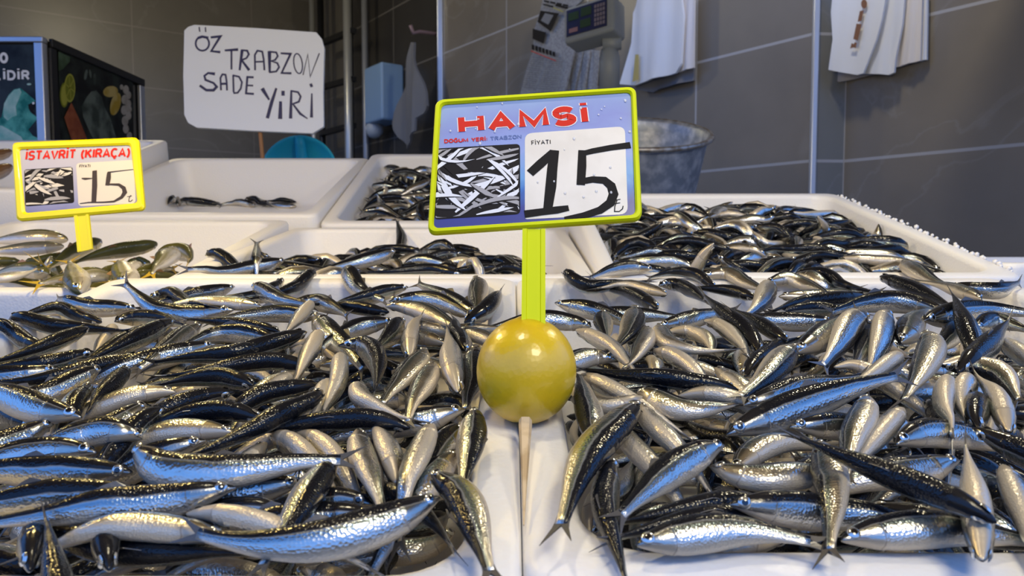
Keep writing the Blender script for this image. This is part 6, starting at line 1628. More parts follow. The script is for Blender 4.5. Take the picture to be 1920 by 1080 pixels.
RR 0 0 139 31 540 -31 64 535 -24 96 531 -14 123 515 -25 145 490 -32 2 5 -8
RR 0 0 136 -96 460 -31 -118 436 -25 -140 411 -21 -164 388 -24 -190 370 -32 -6 7 3
RR 0 0 149 -50 105 -30 -81 88 -26 -116 83 -25 -142 108 -28 -172 128 -32 1 6 8
RR 0 0 139 -55 249 -30 -78 274 -25 -106 293 -25 -135 311 -28 -168 315 -31 3 4 -9
RR 0 1 164 -2341 1841 -308 -2205 1982 -196 -2036 2109 -123 -1819 2107 -92 -1663 1973 -167 -1576 1795 -271 -1525 1578 -303 -1520 1353 -317 -3 -6 8
RR 0 0 118 -91 327 -31 -74 350 -26 -57 373 -26 -43 398 -28 -30 424 -32 2 -1 -10
RR 0 0 126 -141 126 -31 -113 116 -27 -86 100 -27 -61 83 -29 -31 78 -32 4 8 4
RR 0 0 129 -174 349 -23 -173 318 -20 -167 289 -17 -172 260 -28 -191 236 -32 6 0 8
RR 0 1 134 417 1364 -302 325 1216 -236 242 1074 -151 139 921 -119 34 767 -105 -75 622 -142 -210 528 -228 -373 508 -314 -2 1 10
RR 0 0 139 -14 82 -31 -24 114 -27 -34 146 -27 -50 175 -29 -45 209 -32 9 2 3
RR 0 1 139 -784 3181 -172 -601 3128 -150 -443 3021 -165 -279 2931 -198 -102 2945 -264 84 2984 -287 263 2924 -304 428 2827 -321 -1 -7 2
RR 0 1 138 -518 1825 -131 -690 1911 -107 -865 1993 -85 -1038 2078 -59 -1228 2119 -58 -1418 2091 -77 -1573 2008 -154 -1703 1903 -254 -1 -9 4
RR 0 0 138 -195 181 -31 -200 148 -28 -207 115 -27 -225 86 -29 -221 55 -22 -8 5 2
RR 0 0 120 32 186 -31 19 212 -27 -5 226 -27 -34 222 -29 -62 226 -32 3 8 5
RR 0 0 132 57 111 -31 53 142 -25 44 173 -25 36 204 -28 38 236 -32 7 1 -7
RR 0 0 118 224 299 -28 205 320 -26 192 343 -16 184 367 -23 166 386 -32 -2 -1 10
RR 0 0 120 87 324 -31 115 324 -26 144 325 -26 170 338 -28 190 359 -32 0 1 10
RR 0 0 133 -32 148 -31 -55 126 -26 -85 119 -26 -115 131 -28 -147 134 -32 -1 7 -7
RR 0 1 132 1112 4715 -12 964 4685 -109 807 4600 -128 691 4464 -149 542 4409 -222 373 4452 -269 195 4470 -293 17 4445 -314 0 -2 -10
RR 0 1 147 -911 4296 -228 -873 4153 -91 -824 3965 -57 -777 3770 -80 -712 3585 -121 -585 3480 -231 -400 3445 -297 -200 3463 -316 6 4 7
RR 0 1 138 1154 1208 -251 1331 1137 -262 1478 1033 -209 1566 882 -136 1638 709 -147 1733 572 -237 1897 500 -293 2086 509 -314 -3 -2 -9
RR 0 1 136 1021 2595 231 1134 2667 104 1189 2803 -3 1129 2956 -81 1063 3098 -176 1099 3248 -272 1171 3416 -298 1189 3598 -317 -5 0 5
RR 0 0 135 86 459 -31 57 473 -26 25 475 -20 -8 475 -23 -37 462 -24 -1 -7 7
RR 0 0 137 81 446 -30 49 457 -25 17 457 -18 -14 467 -27 -45 479 -31 1 6 -8
RR 0 0 140 74 214 -21 103 226 -13 133 236 -18 162 250 -16 194 240 -17 3 -9 1
RR 0 0 134 104 447 -11 121 474 -13 147 494 -16 170 513 -26 178 543 -25 -3 3 9
RR 0 1 135 -467 3185 -104 -284 3198 -79 -119 3126 -54 -29 2968 -57 18 2807 -128 141 2744 -242 315 2714 -293 497 2687 -314 -2 -3 -9
RR 0 0 133 59 364 -31 84 385 -26 106 409 -25 118 439 -28 124 471 -32 -5 3 -8
RR 0 0 135 61 332 -18 87 347 -26 118 354 -26 145 340 -28 173 326 -32 1 8 6
RR 0 0 122 168 87 -31 140 85 -23 125 61 -22 100 50 -28 71 51 -32 1 -2 10
RR 0 0 132 150 171 -31 133 197 -25 104 209 -16 74 213 -27 43 213 -32 2 6 8
RR 0 0 142 149 334 -6 137 303 -15 113 282 -23 109 252 -15 123 223 -22 6 -1 -8
RR 0 0 130 -233 37 -31 -213 57 -27 -184 55 -19 -166 78 -14 -154 99 -32 -4 8 5
RR 0 0 122 -25 420 -13 -12 447 -14 1 473 -12 22 495 -13 38 509 -32 -8 6 1
RR 0 0 136 -131 269 -31 -119 299 -26 -105 327 -16 -111 357 -19 -129 381 -32 -6 0 8
RR 0 0 126 -69 254 -31 -94 270 -24 -124 271 -18 -154 268 -17 -179 256 -28 0 -4 9
RR 0 1 120 -1160 1686 -308 -1319 1663 -265 -1469 1676 -198 -1613 1721 -127 -1774 1709 -103 -1926 1644 -120 -2084 1633 -160 -2221 1712 -208 0 3 9
RR 0 0 139 -132 502 -30 -100 504 -25 -73 523 -21 -43 534 -16 -14 539 -32 0 -1 -10
RR 0 1 142 -23 2155 -315 -208 2097 -289 -386 2038 -240 -528 1913 -208 -621 1742 -193 -754 1608 -224 -917 1531 -296 -1092 1449 -324 5 -8 1
RR 0 0 141 -143 321 -31 -121 341 -21 -91 352 -26 -85 384 -28 -93 417 -32 6 -3 4
RR 0 0 125 37 262 -30 52 288 -26 78 303 -25 103 321 -27 126 338 -19 1 -1 10
RR 0 0 132 -67 383 -22 -82 409 -16 -112 416 -14 -142 424 -15 -174 424 -17 -2 -8 6
RR 0 0 137 116 410 -31 125 438 -15 152 457 -13 182 461 -25 212 475 -31 2 -3 9
RR 0 0 131 155 253 -31 180 271 -22 202 292 -18 213 321 -22 219 350 -32 -7 4 6
RR 0 0 123 97 498 -21 69 494 -25 42 495 -26 15 497 -28 -10 482 -32 0 3 9
RR 0 0 130 15 47 -31 19 72 -14 39 96 -16 64 108 -28 95 104 -32 2 -3 9
RR 0 0 119 -92 218 -19 -105 244 -18 -116 268 -7 -128 294 -8 -132 321 -16 9 3 0
RR 0 1 118 203 3249 -58 331 3150 -76 470 3067 -55 592 2962 -73 673 2859 -166 706 2736 -265 713 2577 -298 713 2415 -317 -1 -1 10
RR 0 0 137 -138 99 -30 -164 83 -25 -194 77 -14 -220 77 -27 -221 107 -31 0 2 10
RR 0 0 120 234 189 -31 228 218 -27 208 235 -22 179 234 -29 150 236 -32 -2 -7 2
RR 0 0 137 -70 555 -30 -45 535 -25 -40 503 -22 -20 480 -25 12 477 -31 1 1 10
RR 0 1 134 276 1486 -141 186 1325 -171 73 1181 -138 -71 1063 -113 -200 929 -90 -333 799 -105 -473 683 -146 -582 580 -257 7 -7 0
RR 0 0 143 77 90 -31 111 80 -27 144 74 -26 178 81 -29 203 105 -32 -1 7 -7
RR 0 0 138 -94 368 -31 -62 361 -27 -30 368 -26 -11 344 -29 -2 312 -32 3 6 -7
RR 0 0 133 -50 523 -30 -68 498 -25 -82 470 -25 -113 462 -28 -143 452 -31 2 -3 9
RR 0 0 137 -234 167 -30 -202 160 -25 -175 141 -25 -151 118 -28 -139 88 -31 3 3 9
RR 0 1 121 400 2631 -237 245 2587 -213 83 2607 -199 -65 2664 -156 -206 2726 -208 -347 2764 -280 -510 2754 -303 -674 2753 -320 1 7 7
RR 0 0 143 48 187 -32 75 175 -15 107 164 -18 140 167 -26 173 166 -32 -2 -9 4
RR 0 0 138 93 438 -21 120 454 -15 145 475 -24 170 497 -27 197 517 -31 3 -3 9
RR 0 1 135 29 1918 -248 -109 2022 -177 -257 2137 -171 -408 2243 -203 -551 2349 -264 -699 2462 -287 -862 2552 -281 -1045 2526 -276 4 9 1
RR 0 0 133 -21 340 -30 -1 366 -26 14 395 -25 36 419 -28 66 432 -32 2 -1 10
RR 0 0 119 -35 396 -6 -60 391 -19 -76 410 -26 -93 431 -29 -118 444 -32 2 3 7
RR 0 1 134 1949 2534 -200 1778 2584 -140 1605 2612 -76 1419 2608 -61 1239 2642 -99 1069 2689 -166 899 2756 -200 772 2893 -190 -1 -3 10
RR 0 0 137 127 428 -31 158 419 -26 190 420 -22 217 405 -26 220 373 -31 -3 -8 5
RR 0 0 129 83 316 -31 90 344 -19 107 368 -25 128 390 -29 145 416 -32 8 -5 4
RR 0 0 132 158 269 -17 128 259 -24 98 248 -24 79 222 -27 65 194 -32 -1 1 -10
RR 0 0 124 -40 78 -31 -40 108 -26 -47 136 -26 -62 162 -28 -55 190 -32 -4 -1 -9
RR 0 1 122 1474 4258 -257 1338 4229 -162 1179 4238 -118 1018 4264 -156 852 4275 -187 702 4254 -254 571 4164 -305 417 4097 -323 2 -9 4
RR 0 0 121 -130 348 -31 -157 358 -27 -185 366 -23 -213 364 -21 -222 338 -19 -1 -8 6
RR 0 1 142 2336 1293 -304 2313 1486 -272 2273 1677 -255 2140 1814 -253 1945 1827 -259 1753 1788 -277 1559 1797 -298 1389 1894 -316 2 6 8
BM 0 0 125 -93 189 -30 -111 205 -14 -125 232 -16 -138 258 -22 -146 285 -32 8 3 5
BM 0 0 130 -30 279 -12 -8 299 -3 17 307 -17 45 309 -28 71 326 -31 1 -3 9
BM 0 0 121 72 369 -32 100 365 -29 119 346 -24 130 322 -25 137 295 -33 7 7 1
BM 0 0 144 -88 421 -32 -114 442 -23 -147 450 -19 -180 447 -30 -212 434 -32 -1 -10 -1
BM 0 1 159 -1141 3110 -303 -1306 3256 -273 -1498 3365 -254 -1717 3390 -249 -1926 3315 -256 -2120 3209 -275 -2245 3029 -297 -2292 2813 -314 -1 4 9
BM 0 0 114 122 405 -9 131 430 -13 136 456 -13 131 481 -22 118 502 -32 -6 0 3
BM 0 0 132 108 276 -31 88 300 -26 85 331 -21 101 358 -28 114 387 -32 -4 0 9
BM 0 0 119 212 435 -31 183 439 -26 155 435 -26 128 423 -28 104 406 -32 -1 4 9
BM 0 0 143 81 273 -31 103 299 -26 137 302 -26 171 292 -29 205 284 -32 0 6 8
BM 0 0 140 -201 139 -31 -173 157 -26 -143 169 -19 -121 192 -28 -99 218 -32 4 -6 -7
BM 0 0 140 -125 141 -30 -92 150 -25 -64 167 -21 -47 195 -25 -28 221 -31 2 -3 -9
BM 0 0 131 76 182 -31 47 185 -20 17 193 -22 -10 207 -29 -41 211 -32 2 9 4
BM 0 0 128 225 352 -31 229 323 -26 235 293 -26 216 270 -28 202 243 -32 -8 3 6
BM 0 0 144 -15 367 -30 -42 380 -13 -76 377 -15 -108 370 -26 -139 356 -31 0 1 10
BM 0 0 136 -151 415 -16 -148 383 -17 -141 353 -26 -112 338 -29 -81 341 -32 5 4 8
BM 0 0 135 -156 353 -30 -172 381 -26 -176 414 -25 -162 442 -28 -144 470 -32 -2 0 10
BM 0 0 127 84 488 -32 54 496 -28 24 498 -28 -6 499 -30 -37 501 -32 1 10 -1
BM 0 0 129 241 469 -32 231 439 -28 206 420 -28 184 399 -30 164 374 -32 7 -7 1
BM 0 0 154 36 406 -32 2 421 -28 -36 422 -27 -71 413 -30 -96 386 -32 -2 10 0
BM 0 0 116 -108 62 -32 -86 79 -29 -65 97 -29 -38 101 -30 -13 112 -33 5 -8 0
BM 0 0 132 -65 82 -31 -40 98 -21 -13 114 -20 18 109 -18 45 100 -32 -1 9 5
BM 0 0 132 -174 365 -31 -157 391 -26 -135 414 -26 -136 445 -28 -143 475 -32 -3 1 10
BM 0 0 118 -99 341 -31 -81 363 -26 -55 374 -26 -33 394 -28 -11 412 -32 -1 1 10
BM 0 0 118 -196 285 -31 -195 314 -26 -197 342 -26 -191 370 -28 -202 396 -32 -4 0 -9
BM 0 0 140 -163 417 -30 -144 388 -26 -121 363 -25 -93 343 -28 -61 329 -32 4 5 7
BM 0 0 114 -200 401 -32 -207 374 -29 -216 347 -28 -209 321 -30 -207 293 -33 -10 0 1
BM 0 0 123 121 243 -31 98 225 -26 69 230 -26 41 233 -28 13 243 -32 0 5 9
BM 0 0 142 73 333 -31 105 323 -28 133 341 -27 162 359 -29 189 379 -32 4 -9 2
BM 0 0 127 83 467 -22 76 439 -12 75 410 -21 59 385 -28 48 356 -31 -1 1 10
BM 0 0 137 202 228 -30 172 242 -24 142 243 -11 113 257 -11 85 259 -27 0 2 -10
BM 0 0 156 -74 89 -22 -87 123 -14 -89 160 -11 -84 193 -27 -55 215 -31 0 0 10
BM 0 0 121 -85 128 -31 -104 105 -29 -133 105 -28 -162 106 -30 -188 119 -33 0 -10 0
BM 0 0 131 -197 220 2 -182 215 -23 -151 219 -25 -120 225 -28 -90 234 -31 0 1 10
BM 0 0 133 -13 339 -32 -44 334 -28 -75 332 -27 -106 326 -30 -135 339 -32 1 -10 1
BM 0 0 143 24 51 -2 13 71 -24 -5 97 -25 14 124 -28 42 143 -31 3 -1 8
BM 0 0 132 -205 97 -32 -177 82 -28 -149 68 -25 -125 83 -15 -100 100 -22 0 -10 2
BM 0 0 132 217 544 -1 214 526 -24 198 503 -25 168 505 -28 158 478 -32 -3 3 7
BM 0 0 136 28 222 -31 31 190 -28 13 166 -27 -9 144 -29 -33 122 -32 6 -4 2
BM 0 0 129 242 513 -31 228 485 -27 201 469 -27 170 465 -29 143 481 -32 -2 8 5
BM 0 0 141 -239 393 -31 -206 400 -26 -174 387 -26 -140 383 -28 -113 364 -32 1 7 7
BM 0 0 135 127 524 -30 160 526 -25 192 527 -25 216 549 -28 229 578 -31 -1 2 10
BM 0 0 125 131 155 -31 161 150 -26 190 147 -26 220 153 -28 230 181 -32 -1 3 9
BM 0 0 158 167 295 -22 181 262 -17 198 230 -16 224 216 -28 228 250 -32 5 8 3
BM 0 1 140 -1462 2992 -306 -1632 2894 -275 -1808 2805 -258 -1975 2700 -254 -2099 2548 -260 -2186 2371 -277 -2256 2188 -298 -2282 1993 -316 4 -4 8
BM 0 0 119 -243 399 -31 -228 377 -24 -201 371 -21 -173 370 -28 -147 380 -32 0 3 9
BM 0 0 134 110 199 -30 127 226 -26 146 251 -25 179 255 -28 211 261 -32 -2 5 -8
BM 0 0 138 -42 245 -21 -67 223 -24 -95 209 -25 -113 181 -27 -130 153 -31 -3 3 9
BM 0 0 138 46 521 -31 79 526 -28 111 516 -27 143 507 -29 175 496 -32 2 10 -1
BM 0 0 144 -34 183 -26 -61 183 -7 -95 181 -14 -121 161 -24 -151 145 -28 1 -4 9
BM 0 0 134 37 551 -31 69 550 -26 101 543 -25 126 522 -24 140 494 -32 3 6 7
BM 0 0 133 -4 470 -30 -33 484 -25 -65 489 -25 -95 502 -27 -126 495 -31 -1 -4 -9
BM 0 0 139 242 190 -30 218 170 -26 185 177 -26 152 170 -29 120 178 -32 0 8 5
BM 0 0 124 -132 114 -30 -157 131 -26 -181 151 -25 -208 164 -28 -229 185 -32 0 0 10
BM 0 0 132 -91 506 -31 -101 476 -27 -126 458 -27 -151 440 -29 -172 416 -32 7 -6 4
BM 0 0 137 -171 459 -31 -166 428 -21 -163 396 -14 -150 366 -17 -120 351 -22 -7 -4 6
BM 0 0 128 241 308 -23 215 317 -13 187 329 -15 163 341 -29 133 341 -32 3 8 5
BM 0 0 123 -36 468 -29 -33 497 -25 -20 524 -26 -13 554 -28 3 579 -32 6 -2 8
BM 0 0 144 152 395 -30 123 413 -25 93 432 -24 59 440 -27 24 435 -31 0 2 -10
BM 0 0 124 -67 225 -14 -39 216 -15 -10 220 -16 17 213 -18 44 206 -25 -1 -10 0
BM 0 0 120 241 344 -32 222 363 -26 194 369 -23 169 380 -30 140 378 -33 -3 -8 0
BM 0 0 128 26 275 -19 -4 267 -18 -33 265 -26 -63 258 -29 -94 252 -32 -2 6 3
BM 0 0 127 -3 326 -31 -2 354 -21 -10 383 -19 -30 404 -23 -37 430 -33 9 5 -1
BM 0 0 135 79 484 -28 107 491 -19 137 501 -25 165 518 -29 190 538 -32 3 -9 3
BM 0 0 133 -77 260 -30 -53 240 -26 -26 224 -25 -11 196 -28 17 180 -32 -4 -4 8
BM 0 0 137 -180 438 -32 -164 467 -28 -143 494 -28 -120 518 -30 -90 532 -33 7 -7 0
BM 0 0 164 12 425 -30 9 387 -25 24 350 -24 41 315 -28 79 306 -31 1 1 10
BM 0 0 144 61 312 -25 33 295 -15 -1 290 -16 -26 311 -19 -56 319 -31 0 -3 9
BM 0 0 137 91 332 -28 62 337 -14 30 334 -17 1 338 -30 -26 319 -33 1 -8 0
BM 0 0 136 57 455 -31 26 453 -20 -5 444 -24 -37 439 -29 -68 429 -32 -2 10 1
BM 0 0 127 -24 94 -31 7 97 -28 29 118 -27 53 137 -29 72 162 -32 4 -6 3
BM 0 0 124 134 230 -31 160 215 -27 189 222 -27 207 245 -29 229 266 -32 -2 8 5
BM 0 0 122 -19 361 -17 -1 384 -11 17 406 -10 35 424 -26 60 435 -32 4 -5 6
BM 0 0 155 83 386 -30 46 390 -25 14 409 -23 -11 435 -20 -30 466 -31 0 -1 -10
BM 0 0 129 -242 39 -31 -214 50 -28 -186 63 -27 -166 84 -19 -144 99 -32 5 -8 3
BM 0 0 127 -193 154 -31 -182 182 -26 -158 199 -26 -129 208 -28 -99 211 -32 1 -2 -10
BM 0 0 139 156 319 -20 156 286 -13 135 263 -20 103 260 -29 71 250 -32 3 -5 1
BM 0 0 155 -184 442 -26 -150 431 -16 -125 406 -15 -130 371 -19 -130 336 -32 7 4 6
BM 0 0 132 83 407 -30 114 402 -25 142 414 -23 171 426 -28 202 428 -31 -1 3 9
BM 0 0 137 -93 445 -31 -61 455 -26 -27 458 -26 6 455 -28 37 445 -32 0 -7 7
BM 0 0 118 103 505 -31 75 501 -25 51 492 -18 29 478 -28 1 473 -32 1 -4 9
BM 0 0 131 -12 226 -32 -33 247 -20 -55 270 -22 -66 298 -29 -56 328 -32 -8 -4 4
BM 0 0 145 -242 592 -30 -219 567 -25 -196 542 -24 -182 510 -27 -166 478 -31 -1 -1 10
BM 0 0 133 -60 38 -31 -88 52 -28 -108 77 -26 -135 95 -30 -161 114 -32 7 6 3
BM 0 0 131 -109 513 -31 -95 486 -25 -86 457 -26 -93 427 -29 -114 403 -32 0 0 10
BM 0 0 168 243 350 -30 225 316 -26 193 323 -25 176 359 -28 160 396 -31 1 2 10
BM 0 0 122 -115 128 -31 -102 154 -27 -77 171 -27 -53 188 -29 -25 199 -32 -4 6 6
BM 0 0 136 42 287 -8 72 300 -12 95 319 -14 106 347 -27 133 364 -31 -1 1 10
BM 0 0 132 154 447 -31 126 445 -19 98 457 -15 70 463 -28 39 466 -32 -1 -8 6
BM 0 0 118 165 430 -31 177 404 -26 199 386 -27 208 359 -29 220 333 -32 6 5 -6
BM 0 0 118 -100 116 -31 -91 92 -20 -79 68 -15 -62 48 -22 -37 50 -32 7 3 7
BM 0 0 131 52 426 -31 68 400 -26 98 390 -26 125 372 -28 146 348 -32 -4 -6 6
BM 0 0 133 -241 62 -30 -215 81 -25 -192 104 -25 -176 133 -28 -168 164 -31 -3 2 9
BM 0 0 121 -84 352 -31 -56 358 -25 -33 375 -24 -7 389 -29 21 396 -32 -3 5 -8
BM 0 0 134 -206 430 -31 -207 463 -27 -190 490 -26 -164 509 -29 -147 537 -32 7 -4 5
BM 0 0 132 164 79 -30 132 75 -25 100 80 -25 68 78 -28 35 77 -31 1 -4 -9
BM 0 1 129 -880 3843 -139 -988 3704 -111 -1099 3564 -128 -1210 3424 -144 -1342 3307 -174 -1468 3210 -256 -1623 3135 -302 -1765 3028 -321 -6 7 4
BM 0 0 128 104 377 -31 74 377 -26 49 363 -15 24 347 -21 1 330 -32 -2 3 9
BM 0 0 124 104 423 -31 124 447 -26 151 460 -26 173 482 -28 199 496 -32 -3 4 9
BM 0 0 137 48 96 -30 80 101 -23 105 119 -14 128 140 -25 155 158 -31 -1 3 10
BM 0 0 125 -53 224 -31 -79 239 -26 -93 266 -25 -115 286 -28 -129 313 -32 2 3 9
BM 0 0 119 230 280 -31 205 293 -26 179 305 -26 161 327 -27 137 318 -32 1 3 10
BM 0 0 141 117 131 -30 148 125 -19 179 127 -15 208 131 -28 229 106 -31 0 -4 9
BM 0 0 136 -143 131 -31 -141 163 -26 -146 193 -16 -151 222 -27 -150 254 -32 -8 0 6
BM 0 0 131 64 354 -28 61 381 -13 51 411 -14 45 440 -25 26 465 -31 -2 -1 10
BM 0 0 136 97 99 -31 126 93 -17 155 83 -15 165 59 -28 136 50 -32 0 0 10
BM 0 0 129 152 140 -31 172 117 -27 201 106 -27 228 120 -29 229 150 -32 0 7 -7
BM 0 0 119 -117 252 -31 -145 250 -26 -174 243 -26 -202 249 -28 -228 261 -32 0 1 10
BM 0 0 141 21 365 -31 -11 352 -28 -40 368 -27 -61 395 -30 -80 424 -32 -4 -8 3
BM 0 0 115 -104 511 -31 -130 519 -26 -158 520 -26 -185 515 -28 -213 516 -32 0 4 9
BM 0 0 140 -88 59 -30 -119 65 -25 -146 85 -24 -178 98 -27 -208 114 -31 0 0 -10
BM 0 0 132 66 319 -30 73 289 -26 83 259 -22 105 239 -26 133 225 -32 5 3 -8
BM 0 0 130 -200 169 -29 -175 161 -14 -151 145 -25 -128 124 -29 -107 101 -32 5 7 6
BM 0 0 139 -12 234 -30 17 233 -16 49 241 -11 77 228 -17 103 214 -32 0 4 9
BM 0 0 134 -137 126 -32 -105 127 -28 -72 123 -28 -40 116 -30 -8 121 -32 0 10 0
BM 0 0 122 -230 178 -31 -201 179 -26 -173 176 -26 -146 186 -28 -121 172 -32 0 4 9
BM 0 0 139 87 235 -29 115 228 -12 147 217 -12 175 203 -25 208 200 -31 0 2 -10
BM 0 0 139 51 408 -30 32 436 -25 13 464 -25 -12 487 -28 -41 505 -31 4 3 9
BM 0 0 121 -154 500 -32 -176 480 -29 -192 455 -28 -193 426 -30 -184 398 -33 10 -2 0
BM 0 0 144 -104 572 -31 -113 539 -25 -130 511 -16 -161 500 -26 -196 500 -32 -4 6 7
BM 0 0 136 -65 148 -31 -33 156 -26 -2 148 -22 30 153 -28 63 159 -32 0 8 6
BM 0 0 138 143 71 -30 165 95 -25 189 118 -24 219 129 -27 229 160 -31 0 0 -10
BM 0 0 121 174 115 -21 165 141 -14 148 164 -18 147 190 -29 150 218 -32 8 2 5
BM 0 0 119 132 194 -32 104 188 -29 78 200 -29 54 215 -30 25 218 -33 -2 -7 0
BM 0 0 129 -1 287 -31 -30 281 -22 -58 289 -18 -86 294 -29 -106 318 -32 -3 -8 5
BM 0 0 138 -58 298 -31 -61 265 -26 -47 234 -25 -22 212 -28 11 213 -32 1 1 10
BM 0 0 127 -63 135 -30 -33 134 -26 -2 130 -25 27 141 -28 53 157 -32 -1 3 -10
BM 0 0 152 142 198 -31 118 225 -25 111 260 -20 115 296 -24 137 324 -32 9 1 2
BM 0 0 129 -64 324 -31 -90 306 -27 -120 298 -27 -151 294 -29 -182 302 -32 -2 8 6
BM 0 0 152 -135 119 -32 -168 109 -23 -191 82 -20 -188 50 -25 -155 52 -33 -9 3 1
BM 0 0 123 -40 399 -31 -68 388 -26 -93 373 -25 -112 350 -28 -139 338 -32 1 -2 10
BM 0 0 140 103 208 -30 72 214 -18 40 218 -15 12 206 -28 -6 178 -31 -1 3 -9
BM 0 0 129 -73 165 -31 -44 170 -22 -20 187 -26 -6 215 -29 -3 245 -32 -5 5 -6
BM 0 0 127 -167 569 -31 -176 540 -26 -196 517 -26 -211 489 -28 -222 460 -32 4 -2 -9
BM 0 1 145 -2037 4457 -4 -1949 4597 -108 -1789 4701 -135 -1595 4724 -126 -1411 4760 -178 -1241 4740 -263 -1117 4596 -291 -1082 4405 -312 0 -3 9
BM 0 0 134 -96 76 -31 -79 102 -24 -74 131 -18 -100 145 -28 -129 159 -32 5 2 8
BM 0 0 142 29 100 -31 57 120 -27 88 136 -26 120 125 -29 145 101 -32 1 8 5
BM 0 0 139 -104 160 -31 -115 192 -27 -120 225 -27 -136 255 -29 -130 288 -32 9 3 3
I 1 2 158 -593 3774 -48 -816 3782 -17 -1040 3787 2 -1265 3785 -4 -1489 3780 -22 -1713 3775 -44 -1936 3768 -69 -2160 3762 -94 0 9 5
I 1 2 127 -287 3143 -39 -460 3090 -39 -632 3035 -39 -798 2964 -39 -957 2877 -39 -1110 2782 -39 -1258 2678 -39 -1403 2571 -39 -4 8 4
I 1 2 109 -263 1966 -38 -415 1942 -38 -570 1930 -39 -725 1928 -44 -877 1928 -73 -1024 1928 -121 -1170 1928 -172 -1316 1928 -223 0 -9 4
I 1 2 92 -159 1895 -39 -63 1984 -40 12 2091 -42 51 2215 -41 82 2343 -41 124 2466 -41 173 2588 -41 229 2706 -41 7 -3 7
I 1 2 145 392 3071 66 372 2866 48 353 2661 31 328 2456 12 311 2251 -8 318 2046 -28 336 1841 -50 355 1636 -72 1 -1 10
I 1 2 143 1447 2807 72 1349 2629 66 1221 2471 60 1068 2337 55 940 2180 49 855 1996 42 807 1798 34 787 1596 26 6 -4 7
I 1 2 146 2289 137 63 2199 320 73 2110 502 43 1993 666 81 1880 832 119 1768 1005 125 1664 1181 107 1563 1359 95 -9 -5 -2
I 1 2 145 1946 -293 62 1834 -124 100 1720 48 119 1604 220 124 1489 390 139 1372 556 181 1254 725 186 1139 897 193 -8 -5 -2
I 1 2 115 1671 1072 -109 1594 948 -41 1544 809 25 1469 670 52 1363 548 43 1288 408 64 1246 253 82 1201 98 80 -6 4 7
I 1 2 132 1747 1599 7 1749 1411 4 1754 1225 -8 1777 1039 -18 1795 853 -39 1822 668 -46 1878 493 -15 1959 334 44 -10 -2 -1
I 1 2 146 1922 2411 53 1953 2207 44 1989 2003 43 2038 1802 56 2091 1603 48 2121 1399 31 2158 1196 34 2198 998 -8 -9 -2 3
I 1 2 136 1567 2542 -41 1633 2715 -40 1787 2768 -41 1937 2659 -43 2053 2515 -45 2151 2357 -48 2240 2194 -50 2277 2012 -54 3 4 9
I 1 2 109 1943 999 -46 1945 1153 -51 1943 1307 -56 1924 1460 -67 1929 1612 -87 1966 1761 -96 1987 1911 -123 2003 2058 -168 3 1 10
I 1 2 110 1976 699 -59 2008 849 -51 2056 994 -53 2105 1135 -85 2197 1254 -112 2281 1378 -143 2318 1514 -198 2268 1646 -255 5 -2 8
I 1 2 82 83 679 6 199 680 6 314 692 6 399 766 7 438 875 7 455 990 7 461 1105 8 458 1221 11 -8 6 0
I 1 2 103 1470 960 -52 1455 1104 -44 1443 1249 -46 1486 1387 -51 1577 1496 -78 1690 1579 -118 1801 1662 -163 1910 1743 -216 4 -1 9
I 1 2 115 625 1200 -42 488 1289 -49 346 1370 -44 192 1424 -42 29 1433 -45 -132 1432 -72 -288 1432 -121 -442 1431 -175 0 5 9
I 1 2 80 1683 1995 -86 1597 2064 -86 1512 2131 -86 1423 2195 -87 1344 2146 -88 1333 2037 -88 1329 1928 -88 1324 1819 -89 3 -6 8
I 1 2 163 1495 1522 -525 1565 1655 -360 1678 1836 -301 1779 2035 -328 1878 2236 -332 1979 2413 -418 2008 2560 -583 1967 2741 -707 9 -3 -1
I 1 2 158 -972 2214 -473 -780 2304 -439 -577 2251 -406 -393 2142 -373 -199 2050 -403 -13 1943 -389 131 1783 -380 218 1586 -405 -2 -6 8
I 1 2 149 -81 2124 -694 -122 2241 -535 -238 2401 -509 -367 2540 -586 -525 2662 -622 -724 2678 -646 -912 2603 -675 -1094 2513 -702 2 7 6
I 1 2 153 -577 1773 -205 -383 1697 -223 -180 1682 -257 -54 1752 -401 -37 1878 -565 3 2067 -641 61 2266 -672 102 2470 -700 3 -4 5
I 1 2 145 708 1357 -180 773 1217 -291 720 1064 -381 552 991 -418 376 1047 -453 260 1060 -591 221 901 -676 207 712 -702 -4 4 8
I 1 2 170 649 852 -355 843 778 -255 1064 742 -291 1226 849 -408 1331 1040 -478 1504 1190 -490 1721 1247 -545 1949 1263 -588 1 -2 10
I 1 2 148 1352 1699 -484 1235 1543 -463 1116 1389 -464 972 1340 -357 826 1439 -279 645 1481 -238 535 1405 -102 494 1303 61 3 -7 7
I 1 2 163 -776 1652 -509 -566 1574 -483 -359 1506 -433 -137 1490 -433 63 1572 -480 230 1720 -473 382 1883 -467 488 2064 -547 0 0 -10
I 1 2 158 1782 1148 -532 1656 1021 -413 1611 857 -283 1581 664 -198 1479 493 -255 1300 442 -359 1099 468 -425 952 550 -558 2 -2 10
I 1 2 152 167 2049 30 183 1988 -163 191 2011 -363 162 1969 -552 232 1801 -627 412 1713 -652 609 1665 -679 809 1635 -704 3 4 3
BL 0 0 143 -236 455 -93 -233 480 -83 -230 502 -99 -233 507 -94 -221 531 -105 -2 -8 6
BL 0 1 176 -1366 5690 -1239 -1604 5660 -1184 -1847 5661 -1146 -2080 5605 -1096 -2259 5450 -1045 -2315 5213 -1030 -2293 4970 -1020 -2217 4740 -976 0 -8 6
BL 0 1 125 -352 5448 -1191 -471 5560 -1195 -600 5656 -1198 -753 5653 -1149 -907 5684 -1133 -1062 5705 -1175 -1221 5680 -1184 -1346 5577 -1200 1 4 9
